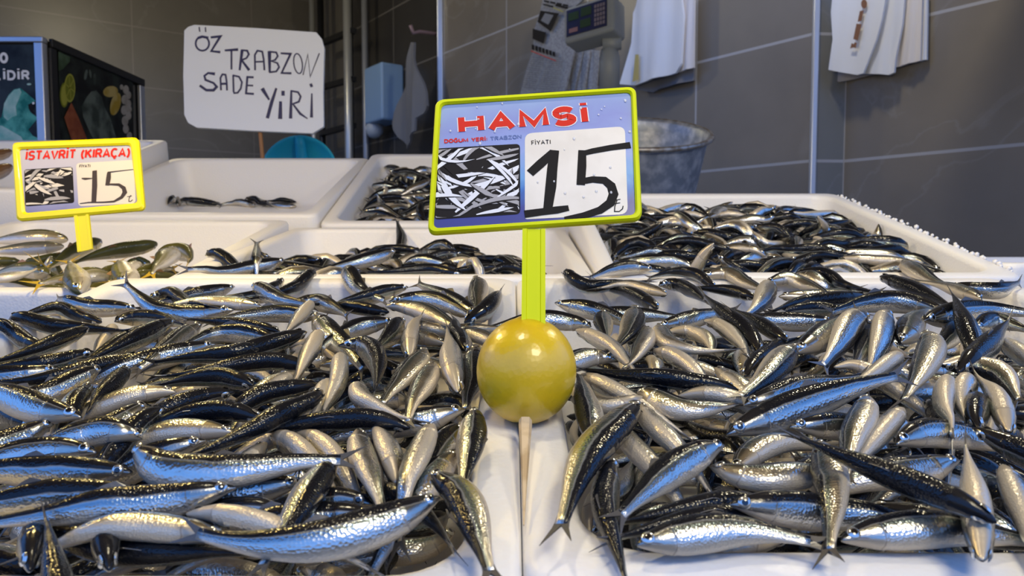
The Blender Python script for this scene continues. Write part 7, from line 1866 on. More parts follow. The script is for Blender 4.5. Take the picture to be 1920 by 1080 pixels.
BL 0 1 144 -731 5734 -1082 -550 5702 -1049 -379 5643 -1050 -247 5650 -1174 -79 5610 -1182 10 5449 -1158 115 5295 -1159 238 5154 -1159 -6 -6 6
BL 0 0 92 72 573 -116 51 569 -111 30 569 -108 9 571 -112 -10 561 -109 0 -9 5
BL 0 0 94 79 546 -122 57 552 -122 34 557 -122 12 564 -122 -9 557 -120 2 7 7
FL 2 2 126 263 3259 200 275 3079 200 284 2899 200 268 2720 200 217 2547 200 157 2378 200 96 2208 200 35 2039 200 3 -1 10
FL 2 2 145 1519 1285 228 1538 1079 219 1553 873 210 1557 666 200 1553 460 191 1548 253 181 1543 46 171 1538 -161 161 2 0 10
"""


def parse_fish():
    out = []
    for i, line in enumerate(FISH.strip().splitlines()):
        w = line.split()
        c, kind, det = w[0], int(w[1]), int(w[2])
        a = np.array([float(x) for x in w[3:]])
        L = a[0] / 1e3
        P = a[1:-3].reshape(-1, 3) / (1e4 if det else 1e3)
        D = a[-3:] / 10
        m = CM[c]
        P = P @ m[:3, :3].T + m[:3, 3]
        D = m[:3, :3] @ D
        out.append((c, kind, det, L, P, D / np.linalg.norm(D), i))
    return out


def build_fish():
    stuff = ([], [], [], [])
    made = []
    rnd = random.Random(3)
    for c, kind, det, L, P, D, i in parse_fish():
        seed = rnd.random()
        ctr = P[len(P) // 2]
        if det == 0:
            V, A = fish_body(P, D, kind, L, RING_T_LOW, 12, seed)
            b = sum(len(x) for x in stuff[0])
            stuff[0].append(V); stuff[1].append(A)
            fc = body_faces(len(RING_T_LOW), 12)
            stuff[2].extend(tuple(b + k for k in f) for f in fc)
            stuff[3].extend([0] * len(fc))
            V, A, Fc = tail_shape(P, D, kind, L, seed, .9)
            b = sum(len(x) for x in stuff[0])
            stuff[0].append(V); stuff[1].append(A)
            stuff[2].extend(tuple(b + k for k in f) for f in Fc)
            stuff[3].extend([1] * len(Fc))
            continue
        ts, ns = (RING_T, 18) if det == 2 else (RING_T[::2], 12)
        V, A = fish_body(P, D, kind, L, ts, ns, seed)
        o = fish_obj(KIND_NAME[kind], V, A, body_faces(len(ts), ns), [M[KIND_MAT[kind]]], None, ctr)
        V, A, Fc = tail_shape(P, D, kind, L, seed, rnd.uniform(.55, 1.05))
        fish_obj('tail_fin', V, A, Fc, [M[KIND_FIN[kind]]], o, ctr, smooth=False)
        for sd in (1, -1):
            V, Fc, mi = eye_shape(P, D, kind, L, sd)
            fish_obj('eye', V, None, Fc, [M['iris'], M['pupil']], o, ctr, mi)
        if det == 2 or kind == 1:
            V, A, Fc = fin_shape(P, D, kind, L, seed, .47, .58, .030 if kind == 0 else .05)
            fish_obj('dorsal_fin', V, A, Fc, [M[KIND_FIN[kind]] if kind != 1 else M['fin_brown']], o, ctr, smooth=False)
        made.append((o, c, kind, L, P, D, i))
    if stuff[0]:
        V = np.vstack(stuff[0]); A = np.vstack(stuff[1])
        o = fish_obj('anchovies', V, A, stuff[2], [M['anchovy'], M['fin']], None, np.zeros(3), stuff[3])
        tag(o, 'mass of small silver and black anchovies filling the crates further back and underneath', 'fish', kind='stuff')
    return made


fish_things = build_fish()


# ------------------------------------------------------------------ what each fish looks like and where it lies
PLACE = {'L': 'left front crate', 'R': 'right front crate', 'M': 'crate behind the lemon', 'RR': 'crate before pail',
         'BM': 'back crate', 'BL': 'nearly empty crate', 'I': 'mackerel crate', 'FL': 'raised crate'}
WORD = {0: 'anchovy', 1: 'horse mackerel', 2: 'brown fish'}


def describe_fish(made):
    recs = []
    for o, c, kind, L, P, D, i in made:
        m = CM[c]
        q = (P - m[:3, 3]) @ m[:3, :3]                       # back in the crate's own space
        mid = q[len(q) // 2]
        x0, x1, Z0, y0, k, ln, h, t = CR[c]
        W = (x1 - x0) / 2
        pm = P[len(P) // 2]
        view = np.array(CAM) - pm
        view /= np.linalg.norm(view)
        a = P[0] - P[-1]
        side = D - a * (D @ a) / (a @ a)
        side /= np.linalg.norm(side)
        f = side @ view
        if kind == 2: look = ''
        elif kind == 1: look = 'olive-backed' if f > .45 else 'pale-bellied' if f < -.4 else 'olive-and-silver'
        else: look = 'black-backed' if f > .5 else 'pale-bellied' if f < -.4 else 'silver-sided'
        chord = np.linalg.norm(a) / (np.linalg.norm(np.diff(P, axis=0), axis=1).sum() + 1e-9)
        bend = 'bent' if chord < .90 else 'curved' if chord < .972 else 'straight'
        rise = (q[-1][2] - q[0][2]) / L
        an = math.degrees(math.atan2(q[0][1] - q[-1][1], q[0][0] - q[-1][0])) % 360
        head = ['right', 'back-right', 'backwards', 'back-left', 'left', 'front-left', 'forwards', 'front-right'][int((an + 22.5) // 45) % 8]
        post = 'tail sticking up' if rise > .42 else 'head sticking up' if rise < -.42 else 'head ' + head
        b = (mid[1] - t) / (ln - 2 * t)
        s = mid[0] / (W - t)
        row = 'front edge' if b < .10 else 'front' if b < .30 else 'middle' if b < .58 else 'back' if b < .84 else 'rear edge'
        col = 'far left' if s < -.68 else 'left' if s < -.24 else 'centre' if s < .24 else 'right' if s < .68 else 'far right'
        near = np.linalg.norm(pm - np.array(lc_lemon)) < .075
        where = 'beside the lemon, in' if near else f'{row} {col} of'
        over = mid[2] > .004 and (abs(mid[0]) > W - t or mid[1] < t or mid[1] > ln - t)
        if over: where = 'across the rim of' if not near else where
        px = 960 + (pm[0]) / (pm[1]) * F
        recs.append([o, c, kind, ' '.join(w for w in (look, bend, WORD[kind]) if w), post, where, px, P])
    seen = {}
    for r in recs:
        seen.setdefault((r[3], r[4], r[5], r[1]), []).append(r)
    ORD = {2: ['left one', 'right one'], 3: ['leftmost one', 'middle one', 'rightmost one']}
    for key, rs in seen.items():
        rs.sort(key=lambda r: r[6])
        for n, r in enumerate(rs):
            extra = ''
            if len(rs) in ORD: extra = ', ' + ORD[len(rs)][n]
            elif len(rs) > 3: extra = ', ' + ['first', 'second', 'third', 'fourth', 'fifth', 'sixth', 'seventh', 'eighth'][min(n, 7)] + ' from left'
            tag(r[0], f'{r[3]}, {r[4]}, {r[5]} {PLACE[r[1]]}{extra}', 'fish',
                {0: 'anchovies in the ', 1: 'horse mackerel in the ', 2: 'brown fish in the '}[r[2]] + PLACE[r[1]])


lc_lemon = at(987, 694, .512)
describe_fish(fish_things)



# ------------------------------------------------------------------ lemon and skewer on the crate rims
def lemon_mat():
    m = mat('lemon_skin', (.72, .47, .010), .3, coat=.4, sss=.25, coat_rough=.2)
    nt = m.node_tree
    b = nt.nodes['Principled BSDF']
    tc = nt.nodes.new('ShaderNodeTexCoord')
    n = nt.nodes.new('ShaderNodeTexNoise'); n.inputs['Scale'].default_value = 22; n.inputs['Detail'].default_value = 3
    nt.links.new(tc.outputs['Object'], n.inputs['Vector'])
    r = nt.nodes.new('ShaderNodeValToRGB')
    r.color_ramp.elements[0].position = .35; r.color_ramp.elements[0].color = (.60, .40, .008, 1)
    r.color_ramp.elements[1].position = .65; r.color_ramp.elements[1].color = (.74, .50, .012, 1)
    nt.links.new(n.outputs['Fac'], r.inputs[0])
    nt.links.new(r.outputs[0], b.inputs['Base Color'])
    v = nt.nodes.new('ShaderNodeTexVoronoi'); v.inputs['Scale'].default_value = 330
    nt.links.new(tc.outputs['Object'], v.inputs['Vector'])
    bp = nt.nodes.new('ShaderNodeBump'); bp.inputs['Strength'].default_value = .12; bp.inputs['Distance'].default_value = .001
    nt.links.new(v.outputs['Distance'], bp.inputs['Height'])
    nt.links.new(bp.outputs[0], b.inputs['Normal'])
    nt.links.new(bp.outputs[0], b.inputs['Coat Normal'])
    return m


M['lemon'] = lemon_mat()
lc = at(987, 694, .512)
LR = .0345
prof = []
for i in range(29):
    a = PI * i / 28
    r = math.sin(a) * LR
    z = -math.cos(a) * LR * 1.07
    if i < 2: z += .0018 * (1 - i / 2)                     # the dimple at the blossom end
    if i > 25: z += .003 * (i - 25) / 3                    # the stalk end
    prof.append((max(r, .0003), z))
bm = bmesh.new()
lathe_bm(bm, prof, 56)
lemon = bm_obj('lemon', bm, M['lemon'], smooth=True)
lemon.matrix_world = Matrix.Translation(lc) @ Matrix.Rotation(math.radians(-16), 4, 'X') @ Matrix.Rotation(math.radians(4), 4, 'Y')
tag(lemon, 'shiny yellow lemon standing on the crate rims, holding up the large price sign', 'lemon')

PR = Matrix(crate_matrix('R').to_3x3())                     # axes of the front row
p0 = at(985, 797, .474); p1 = at(982, 985, .3845)
ax = (p1 - p0); sl = ax.length; ax.normalize()
nup = (PR.col[2] - ax * PR.col[2].dot(ax)).normalized()
sx = ax.cross(nup)
V, Fc = [], []
for f, w, h in ((-.06, .0042, .0026), (.0, .0043, .0027), (.22, .0033, .0024), (.5, .0022, .0020), (.8, .0010, .0013), (1.0, .0004, .0006)):
    c = p0 + ax * sl * f
    for a, b in ((1, 0), (.6, 1), (-.6, 1), (-1, 0), (-.6, -.6), (.6, -.6)):
        V.append(c + sx * a * w + nup * (b * h))
for i in range(5):
    for k in range(6):
        Fc.append((i * 6 + k, i * 6 + (k + 1) % 6, (i + 1) * 6 + (k + 1) % 6, (i + 1) * 6 + k))
Fc += [(0, 1, 2, 3, 4, 5), tuple(30 + k for k in range(5, -1, -1))]
tag(mesh_obj('wooden_skewer', V, Fc, M['wood']), 'pointed pale wooden skewer lying on the crate seam in front of the lemon', 'skewer')

# ------------------------------------------------------------------ price signs
def print_mat(name, stops, scale=7, axis='Y', lo=-1, hi=1, amt=.5):
    """Printed artwork: an ink gradient over the sheet, broken up by noise."""
    m = bpy.data.materials.new(name); m.use_nodes = True
    nt = m.node_tree; b = nt.nodes['Principled BSDF']
    tc = nt.nodes.new('ShaderNodeTexCoord')
    sp = nt.nodes.new('ShaderNodeSeparateXYZ'); nt.links.new(tc.outputs['Object'], sp.inputs[0])
    mr = nt.nodes.new('ShaderNodeMapRange'); mr.inputs['From Min'].default_value = lo; mr.inputs['From Max'].default_value = hi
    nt.links.new(sp.outputs[axis], mr.inputs['Value'])
    n = nt.nodes.new('ShaderNodeTexNoise'); n.inputs['Scale'].default_value = scale; n.inputs['Detail'].default_value = 6; n.inputs['Distortion'].default_value = .8
    nt.links.new(tc.outputs['Object'], n.inputs['Vector'])
    a = nt.nodes.new('ShaderNodeMath'); a.operation = 'MULTIPLY_ADD'; a.inputs[1].default_value = amt; a.inputs[2].default_value = -amt / 2
    nt.links.new(n.outputs['Fac'], a.inputs[0])
    s = nt.nodes.new('ShaderNodeMath'); s.operation = 'ADD'
    nt.links.new(mr.outputs[0], s.inputs[0]); nt.links.new(a.outputs[0], s.inputs[1])
    r = nt.nodes.new('ShaderNodeValToRGB')
    e = r.color_ramp.elements
    e[0].position, e[0].color = stops[0][0], (*stops[0][1], 1)
    e[1].position, e[1].color = stops[-1][0], (*stops[-1][1], 1)
    for p, c in stops[1:-1]:
        q = e.new(p); q.color = (*c, 1)
    nt.links.new(s.outputs[0], r.inputs[0]); nt.links.new(r.outputs[0], b.inputs['Base Color'])
    b.inputs['Roughness'].default_value = .3
    b.inputs['Coat Weight'].default_value = .5
    return m


def fish_photo(fl, pl, quad, n, seed, z, long_=.5, w0=.06):
    """The printed photograph of a heap of fish: a dark field crossed by pale fish bodies (flat print)."""
    rng = random.Random(seed)
    q = [Vector(pl.px(*p)) for p in quad]          # tl tr br bl
    fl.poly(rounded([tuple(v) for v in (q[3], q[2], q[1], q[0])], .004 * (q[1] - q[0]).length / .07), z, 2)

    def P(u, v):
        u = min(max(u, .015), .985); v = min(max(v, .02), .98)
        a = q[0] + (q[1] - q[0]) * u; b = q[3] + (q[2] - q[3]) * u
        return a + (b - a) * v
    for i in range(n):
        u, v = rng.uniform(-.05, 1.05), rng.uniform(0, 1)
        an = rng.gauss(-.35, .45) if rng.random() < .7 else rng.gauss(.6, .4)
        L = rng.uniform(.6, 1.1) * long_
        w = rng.uniform(.7, 1.2) * w0
        bend = rng.gauss(0, .05)
        mi = rng.choice([0, 0, 0, 1, 1, 2])
        top, bot = [], []
        for k in range(8):
            t = k / 7
            x = (t - .5) * L
            y = bend * (4 * (t - .5) ** 2)
            h = w * math.sin(PI * min(1, t * .93 + .07)) ** .7
            cx, cy = u + x * math.cos(an) - y * math.sin(an), v + x * math.sin(an) + y * math.cos(an)
            nx, ny = -math.sin(an) * h * .5, math.cos(an) * h * .5
            top.append(P(cx + nx, cy + ny)); bot.append(P(cx - nx, cy - ny))
        pts = [tuple(p) for p in top + bot[::-1]]
        fl.poly(pts, z + .00002 + i * .000004, mi)
        if mi < 2:                                   # dark back along one edge
            mid = [(a + (b - a) * .28) for a, b in zip(top, bot)]
            fl.poly([tuple(p) for p in top + mid[::-1]], z + .00002 + i * .000004 + .000002, 2)


def sign(name, corners, zs, stick_px, label, frame_w, inks):
    """A moulded plastic frame on a flat stick, with a printed sheet in it. corners: tl tr br bl of the outer frame."""
    tl, tr, br, bl = [at(*p, z) for p, z in zip(corners, zs)]
    ctr = (tl + tr + br + bl) / 4
    pl = Plane(ctr, (tr - tl) + (br - bl), (tl - bl) + (tr - br))
    root = tag(empty(name, pl.matrix()), label, 'price sign')
    loc = [Vector(pl.px(*p)) for p in corners]      # tl tr br bl on the plane
    W = (loc[1] - loc[0]).length
    outer = rounded([tuple(loc[i]) for i in (3, 2, 1, 0)], W * .045, 6)
    c = sum(loc, Vector((0, 0))) / 4
    fr = frame_w * W

    def inset(d):
        out = []
        for v in loc:
            e = v - c
            out.append(c + Vector((e.x - math.copysign(d, e.x), e.y - math.copysign(d, e.y))))
        return out
    inn = inset(fr)
    inner = rounded([tuple(inn[i]) for i in (3, 2, 1, 0)], W * .03, 6)
    n = len(outer)
    T = W * .018
    mid_o = rounded([tuple(v) for v in [inset(fr * .25)[i] for i in (3, 2, 1, 0)]], W * .04, 6)
    mid_i = rounded([tuple(v) for v in [inset(fr * .75)[i] for i in (3, 2, 1, 0)]], W * .034, 6)
    V = []
    for ring, z in ((outer, -T), (outer, T * .3), (mid_o, T), (mid_i, T), (inner, T * .3), (inner, -T * .6)):
        V += [(x, y, z) for x, y in ring]
    Fc = []
    for k in range(5):
        for i in range(n):
            Fc.append((k * n + i, k * n + (i + 1) % n, (k + 1) * n + (i + 1) % n, (k + 1) * n + i))
    Fc.append(tuple(range(n - 1, -1, -1)))
    mesh_obj('frame', V, Fc, M[inks['frame']], root)
    v, f = prism(inner, -T * .6, -T * .1)
    sheet = mesh_obj('printed_sheet', v, f, inks['sheet'], root)
    # stick with a shallow channel
    (ax0, ay0), (bx0, by0), wpx = stick_px
    a = Vector(pl.px(ax0, ay0)); b = Vector(pl.px(bx0, by0))
    hw = (Vector(pl.px(ax0 + wpx, ay0)) - a).length / 2
    d = (b - a).normalized(); s = Vector((-d.y, d.x))
    V = []
    for p in (a, b):
        for k, z in ((-1, -T * .6), (-1, T * .5), (-.62, T * .5), (-.55, T * .15), (.55, T * .15), (.62, T * .5), (1, T * .5), (1, -T * .6)):
            e = p + s * hw * k
            V.append((e.x, e.y, z))
    Fc = [(i, (i + 1) % 8, 8 + (i + 1) % 8, 8 + i) for i in range(8)] + [tuple(range(7, -1, -1)), tuple(range(8, 16))]
    mesh_obj('stick', V, Fc, M[inks['frame']], root)
    return root, pl, T


# the large sign
M['sheet_sea'] = print_mat('sea_print', [(0.0, (.055, .05, .23)), (.13, (.055, .055, .25)), (.24, (.05, .16, .48)), (.36, (.16, .36, .66)), (.55, (.32, .40, .70)), (.78, (.27, .31, .62)), (1.0, (.30, .40, .66))], scale=26, lo=-.052, hi=.052, amt=.45)
M['yellow_warm_lit'] = mat('yellow_green_plastic_warm_lit', (.86, .76, .0), .35, coat=.2)  # large sign's plastic with warm lamp light put into the colour
hs, hp, hT = sign('price_sign', [(817, 189), (1192, 164), (1204, 413), (802, 440)], (.565, .565, .528, .528), ((1001, 430), (1000, 640), 43),
                  'large yellow-framed price sign reading HAMSİ 15, planted in the lemon', .028,
                  {'frame': 'yellow', 'sheet': M['sheet_sea']})


def hpx(x, y): return hp.px(800 + x / 3.6, 150 + y / 3.6)


Z0 = -hT * .1 + .0002
fl = Flat()
fl.poly(rounded([hpx(663, 940), hpx(1358, 905), hpx(1338, 312), hpx(663, 360)], [.002, .006, .006, .006]), Z0, 0)
fl.build('price_panel', [M['panel_grey']], hs)
fl = Flat()
fish_photo(fl, hp, [(800 + x / 3.6, 150 + y / 3.6) for x, y in ((62, 462), (630, 430), (632, 905), (50, 942))], 64, 11, Z0, .62, .075)
fl.build('printed_photo', [M['white_print'], M['grey_print'], M['dark_print']], hs)
u = .147 / 1512 * 1.02          # metres per crop pixel on this plate
fl = Flat()
text_line(fl, 'HAMSİ', hpx(238, 349), hpx(1080, 281), 124 * u, 64 * u, Z0 + .0001, 1, gap=.42)
text_line(fl, 'HAMSİ', hpx(238, 349), hpx(1080, 281), 124 * u, 50 * u, Z0 + .00025, 0, gap=.42)
fl.poly([hpx(76, 245)] + [hpx(76 + 17 * math.sin(PI * k / 10), 245 + 118 * k / 10) for k in range(1, 10)] + [hpx(70, 363)], Z0 + .0002, 0)
fl.build('title_lettering', [M['red_print'], M['white_print']], hs)
fl = Flat()
text_line(fl, 'DOĞUM YERİ:', hpx(122, 424), hpx(408, 408), 27 * u, 8.5 * u, Z0 + .0002, 0)
text_line(fl, 'TRABZON', hpx(432, 406), hpx(638, 392), 27 * u, 7 * u, Z0 + .0002, 1)
text_line(fl, 'FİYATI', hpx(710, 437), hpx(836, 430), 32 * u, 6 * u, Z0 + .0002, 2)
fl.build('small_lettering', [M['red_print'], M['blue_print'], M['dark_print']], hs)
fl = Flat()
def hst(pts, w, zz): fl.stroke([hpx(*p) for p in pts], [q * u for q in w] if isinstance(w, (list, tuple)) else w * u, Z0 + zz, 0, cap=4 * u)
hst([(700, 628), (770, 565), (848, 494)], [66, 72, 62], .0003)
hst([(862, 478), (848, 600), (838, 720), (818, 868)], [70, 76, 80, 66], .00033)
hst([(664, 906), (780, 890), (880, 878), (955, 865)], [60, 56, 58, 44], .00036)
hst([(1372, 440), (1240, 458), (1120, 480), (1040, 500)], [52, 48, 46, 40], .0003)
hst([(1050, 478), (1048, 580), (1040, 706)], [58, 66, 62], .00033)
hst([(1020, 690), (1120, 672), (1200, 678), (1245, 715), (1262, 770), (1240, 830), (1170, 880), (1060, 915), (935, 940)], [48, 52, 58, 66, 68, 66, 58, 48, 40], .00036)
fl.stroke([hpx(*p) for p in ((1285, 812), (1270, 855), (1268, 888), (1300, 888), (1322, 870), (1326, 850))], 7 * u, Z0 + .0003, 0)
fl.stroke([hpx(*p) for p in ((1272, 812), (1308, 805))], 6 * u, Z0 + .0003, 0)
fl.stroke([hpx(*p) for p in ((1266, 836), (1306, 829))], 6 * u, Z0 + .0003, 0)
fl.build('handwritten_price', [M['black_ink']], hs)
M['water'] = mat('water_drop', (.95, .95, .97), .25, spec=.5)
M['water'].node_tree.nodes['Principled BSDF'].inputs['Alpha'].default_value = .5
rng = random.Random(4)
drops = [(1180, 200), (1160, 235), (1200, 180), (995, 395), (1240, 590), (160, 345), (340, 185), (510, 160), (1340, 140), (1370, 350), (860, 685), (1145, 750), (935, 765), (1245, 760), (750, 690), (350, 265), (360, 430), (900, 230), (1040, 190), (620, 300), (460, 350), (1130, 640), (930, 470), (1060, 790), (330, 330), (560, 470), (1310, 260)]
for i, (x, y) in enumerate(drops):
    r = rng.uniform(.0005, .0011)
    cx, cy = hpx(x, y)
    bm = bmesh.new()
    pr = [(r * math.cos(PI / 2 * k / 5), r * .55 * math.sin(PI / 2 * k / 5)) for k in range(6)]
    pr[-1] = (.00002, pr[-1][1])
    rg = lathe_bm(bm, pr, 12)
    bm.faces.new(rg[0]); bm.faces.new(rg[-1])
    o = bm_obj('water_drop', bm, M['water'], hs, smooth=True)
    o.location = (cx, cy, Z0 + .0004)
    o.scale = (1, rng.uniform(1, 1.5), 1)

# the small sign over the horse mackerel
M['sheet_lilac'] = print_mat('lilac_print', [(0.0, (.16, .16, .36)), (.15, (.18, .18, .38)), (.3, (.34, .34, .52)), (.6, (.50, .48, .58)), (1.0, (.55, .52, .58))], scale=14, lo=-.08, hi=.08, amt=.2)
ss, sp_, sT = sign('price_sign', [(23, 268), (260, 258), (272, 394), (32, 415)], (1.10, 1.10, 1.075, 1.075), ((153, 400), (160, 470), 27),
                   'small yellow price sign reading İSTAVRİT (KIRAÇA) above the horse mackerel', .06,
                   {'frame': 'yellow_warm_lit', 'sheet': M['sheet_lilac']})


def spx(x, y): return sp_.px(x / 4.909, 200 + y / 4.909)


Z1 = -sT * .1 + .0003
us = (Vector(spx(1000, 600)) - Vector(spx(0, 600))).length / 1000
fl = Flat()
fl.poly(rounded([spx(722, 918), spx(1250, 890), spx(1228, 490), spx(700, 520)], .006), Z1, 0)
fl.build('price_panel', [M['panel_cream']], ss)
fl = Flat()
fish_photo(fl, sp_, [(x / 4.909, 200 + y / 4.909) for x, y in ((222, 578), (668, 553), (684, 885), (232, 918))], 44, 5, Z1, .55, .12)
fl.build('printed_photo', [M['panel_cream'], M['grey_print'], M['dark_print']], ss)
fl = Flat()
text_line(fl, 'İSTAVRİT (KIRAÇA)', spx(238, 486), spx(1188, 456), 76 * us, 19 * us, Z1 + .0002, 0)
fl.build('title_lettering', [M['red_print']], ss)
M['brown_ink'] = mat('dry_brown_ink', (.045, .028, .02), .5)
fl = Flat()
text_line(fl, 'FİYATI', spx(732, 560), spx(830, 556), 24 * us, 6 * us, Z1 + .0002, 0)
fl.stroke([spx(*p) for p in ((752, 660), (785, 665), (850, 660))], [10 * us, 22 * us, 8 * us], Z1 + .0003, 0)
fl.stroke([spx(*p) for p in ((872, 588), (872, 730), (864, 880))], [42 * us, 48 * us, 44 * us], Z1 + .00035, 0)
fl.stroke([spx(*p) for p in ((735, 893), (820, 882), (960, 880), (1050, 873), (1120, 835), (1150, 790), (1140, 750), (1095, 718), (985, 714))], [8 * us, 12 * us, 14 * us, 18 * us, 30 * us, 40 * us, 36 * us, 24 * us, 14 * us], Z1 + .0004, 0)
fl.stroke([spx(*p) for p in ((1004, 606), (1000, 660), (988, 726))], [34 * us, 44 * us, 36 * us], Z1 + .00045, 0)
fl.stroke([spx(*p) for p in ((992, 605), (1090, 594), (1228, 578))], [12 * us, 9 * us, 6 * us], Z1 + .00042, 0)
fl.stroke([spx(*p) for p in ((1205, 815), (1188, 845), (1186, 872), (1205, 872), (1222, 856))], 7 * us, Z1 + .0003, 0)
fl.stroke([spx(*p) for p in ((1172, 830), (1215, 822))], 6 * us, Z1 + .0003, 0)
fl.build('handwritten_price', [M['brown_ink']], ss)

# ------------------------------------------------------------------ handwritten white card on a stick
ZC = 2.085
cpl = Plane(at(476, 148, ZC), at(600, 155, ZC + .01) - at(350, 140, ZC - .01), at(476, 100, ZC) - at(476, 200, ZC))
card = tag(empty('handwritten_sign', cpl.matrix()), 'white foam card handwritten ÖZ TRABZON SADE YİRİ on a brown stick', 'sign')
pts = [cpl.px(*p) for p in ((345, 215), (343, 140), (345, 57), (352, 50), (364, 46), (480, 52), (593, 60), (603, 72), (608, 90), (606, 170), (607, 237), (586, 250), (470, 245), (368, 239), (352, 230))]
v, f = prism(pts[::-1], -.016, 0)
o = mesh_obj('card', v, f, M['card'], card); bevel(o, .002)
uc = (Vector(cpl.px(420, 150)) - Vector(cpl.px(320, 150))).length / 100 / 3.725
fl = Flat()
def cst(pts, w=14): fl.stroke([cpl.px(320 + x / 3.725, 20 + y / 3.725) for x, y in pts], [q * uc for q in w] if isinstance(w, list) else w * uc, .0006 + len(fl.f) * .000001, 0, cap=2 * uc)
cst(arc(222, 230, 47, 50, 90, 450, 20), 13); cst([(190, 192), (222, 182), (262, 190)], 18)
cst([(200, 116), (203, 146)], 9); cst([(243, 118), (245, 148)], 9)
cst([(282, 187), (348, 180), (284, 283), (345, 290)], [16, 18, 13, 18])
cst([(380, 278), (470, 272)], [14, 20]); cst([(425, 278), (425, 410)], 13)
cst([(500, 275), (482, 415)], [22, 14]); cst([(498, 276), (535, 280), (546, 305), (530, 332), (496, 345), (548, 415)], [12, 14, 14, 12, 14, 20])
cst([(590, 415), (588, 310), (606, 280), (640, 286), (650, 340), (655, 415)], 13); cst([(588, 358), (652, 356)], 12)
cst([(690, 285), (692, 430)], [26, 16]); cst([(690, 287), (738, 292), (748, 318), (730, 345), (702, 352), (745, 366), (758, 395), (738, 425), (690, 431)], 13)
cst([(770, 298), (838, 302), (775, 436), (842, 438)], [13, 16, 13, 16])
cst([(890 + 30 * math.cos(t * PI / 9) - 8 * math.sin(t * PI / 9), 370 - 70 * math.sin(t * PI / 9)) for t in range(19)], 9)
cst([(925, 448), (958, 306), (975, 462), (1038, 300)], [8, 10, 9, 9])
cst([(308, 442), (262, 436), (236, 456), (244, 484), (300, 506), (322, 532), (300, 556), (250, 556), (205, 524)], [22, 14, 14, 16, 15, 18, 20, 18, 18])
cst([(352, 555), (348, 470), (362, 445), (384, 448), (392, 500), (394, 556)], 13); cst([(350, 512), (392, 510)], 16)
cst([(437, 452), (440, 568)], 13); cst([(435, 452), (478, 462), (498, 500), (490, 545), (468, 574), (440, 576)], 13)
cst([(578, 466), (536, 464), (527, 578), (580, 582)], 15); cst([(532, 522), (575, 524)], 12)
cst([(640, 545), (688, 622)], [28, 14]); cst([(738, 543), (706, 640), (676, 750)], [16, 24, 24])
cst([(785, 562), (785, 592)], 24); cst([(768, 635), (765, 755)], [20, 30])
cst([(843, 560), (838, 752)], [14, 24]); cst([(840, 560), (890, 570), (908, 600), (896, 636), (854, 652), (905, 720), (955, 754)], [12, 14, 14, 14, 12, 18, 8])
cst([(978, 512), (986, 532)], 20); cst([(986, 580), (984, 745)], [10, 22])
fl.build('handwritten_lettering', [M['navy_ink']], card)
a = Vector(cpl.px(482, 225)); b = Vector(cpl.px(490, 312))
bm = bmesh.new()
tube_bm(bm, [(a.x, a.y, -.021), (b.x, b.y, -.021)], .006, 8)
bm_obj('stick', bm, M['stick_wood'], card)

# ------------------------------------------------------------------ counter behind the crates
bm = bmesh.new(); box_bm(bm, (-.62, 2.74, 1.3165), (2.54, .80, .035))
counter = tag(bevel(bm_obj('back_counter', bm, M['steel']), .004), 'steel work counter standing behind the crates, carrying pail, basin and menu board', 'counter')
for x in (-1.85, .58):
    for y in (2.40, 3.08):
        bm = bmesh.new(); box_bm(bm, (x, y, .6495), (.05, .05, 1.298))
        bm_obj('leg', bm, M['steel'], counter)

# metal pail, leaning
M['pail'] = mat('worn_aluminium', (.50, .53, .58), .42, .55)
nt = M['pail'].node_tree
b_ = nt.nodes['Principled BSDF']
tc = nt.nodes.new('ShaderNodeTexCoord')
n1 = nt.nodes.new('ShaderNodeTexNoise'); n1.inputs['Scale'].default_value = 26; n1.inputs['Detail'].default_value = 8
nt.links.new(tc.outputs['Object'], n1.inputs['Vector'])
r1 = nt.nodes.new('ShaderNodeValToRGB')
r1.color_ramp.elements[0].position = .42; r1.color_ramp.elements[0].color = (.36, .40, .47, 1)
r1.color_ramp.elements[1].position = .66; r1.color_ramp.elements[1].color = (.74, .76, .80, 1)
nt.links.new(n1.outputs['Fac'], r1.inputs[0]); nt.links.new(r1.outputs[0], b_.inputs['Base Color'])
bp = nt.nodes.new('ShaderNodeBump'); bp.inputs['Strength'].default_value = .25; bp.inputs['Distance'].default_value = .004
nt.links.new(n1.outputs['Fac'], bp.inputs['Height']); nt.links.new(bp.outputs[0], b_.inputs['Normal'])
pr = [(.002, .012), (.16, .012), (.185, .016), (.194, .036), (.228, .30), (.234, .31), (.242, .312), (.246, .320), (.242, .328), (.234, .328), (.228, .318), (.222, .29), (.188, .034), (.176, .016), (.002, .014)]
bm = bmesh.new(); rg = lathe_bm(bm, pr, 64)
bm.faces.new(rg[0]); bm.faces.new(rg[-1])
pail = bm_obj('pail', bm, M['pail'], smooth=True)
tilt = math.radians(20)
rimc = at(1193, 251, 2.42) + Vector((0, 0, .0))
pm = Matrix.Translation(rimc) @ Matrix.Rotation(tilt, 4, 'X') @ Matrix.Translation((0, 0, -.32))
pail.matrix_world = pm
tag(pail, 'big worn aluminium pail leaning behind the crates, right of the price sign', 'pail')
M['rust'] = mix_noise(mat('worn_rim', (.4, .36, .32), .45, .7), (.30, .24, .18), (.55, .53, .5), 40)
bm = bmesh.new()
tube_bm(bm, [pm.inverted() @ (pm @ Vector((.241 * math.cos(2 * PI * k / 64), .241 * math.sin(2 * PI * k / 64), .322))) for k in range(65)], .0085, 8, cap=False)
rim = bm_obj('rolled_rim', bm, M['rust'], pail, smooth=True)
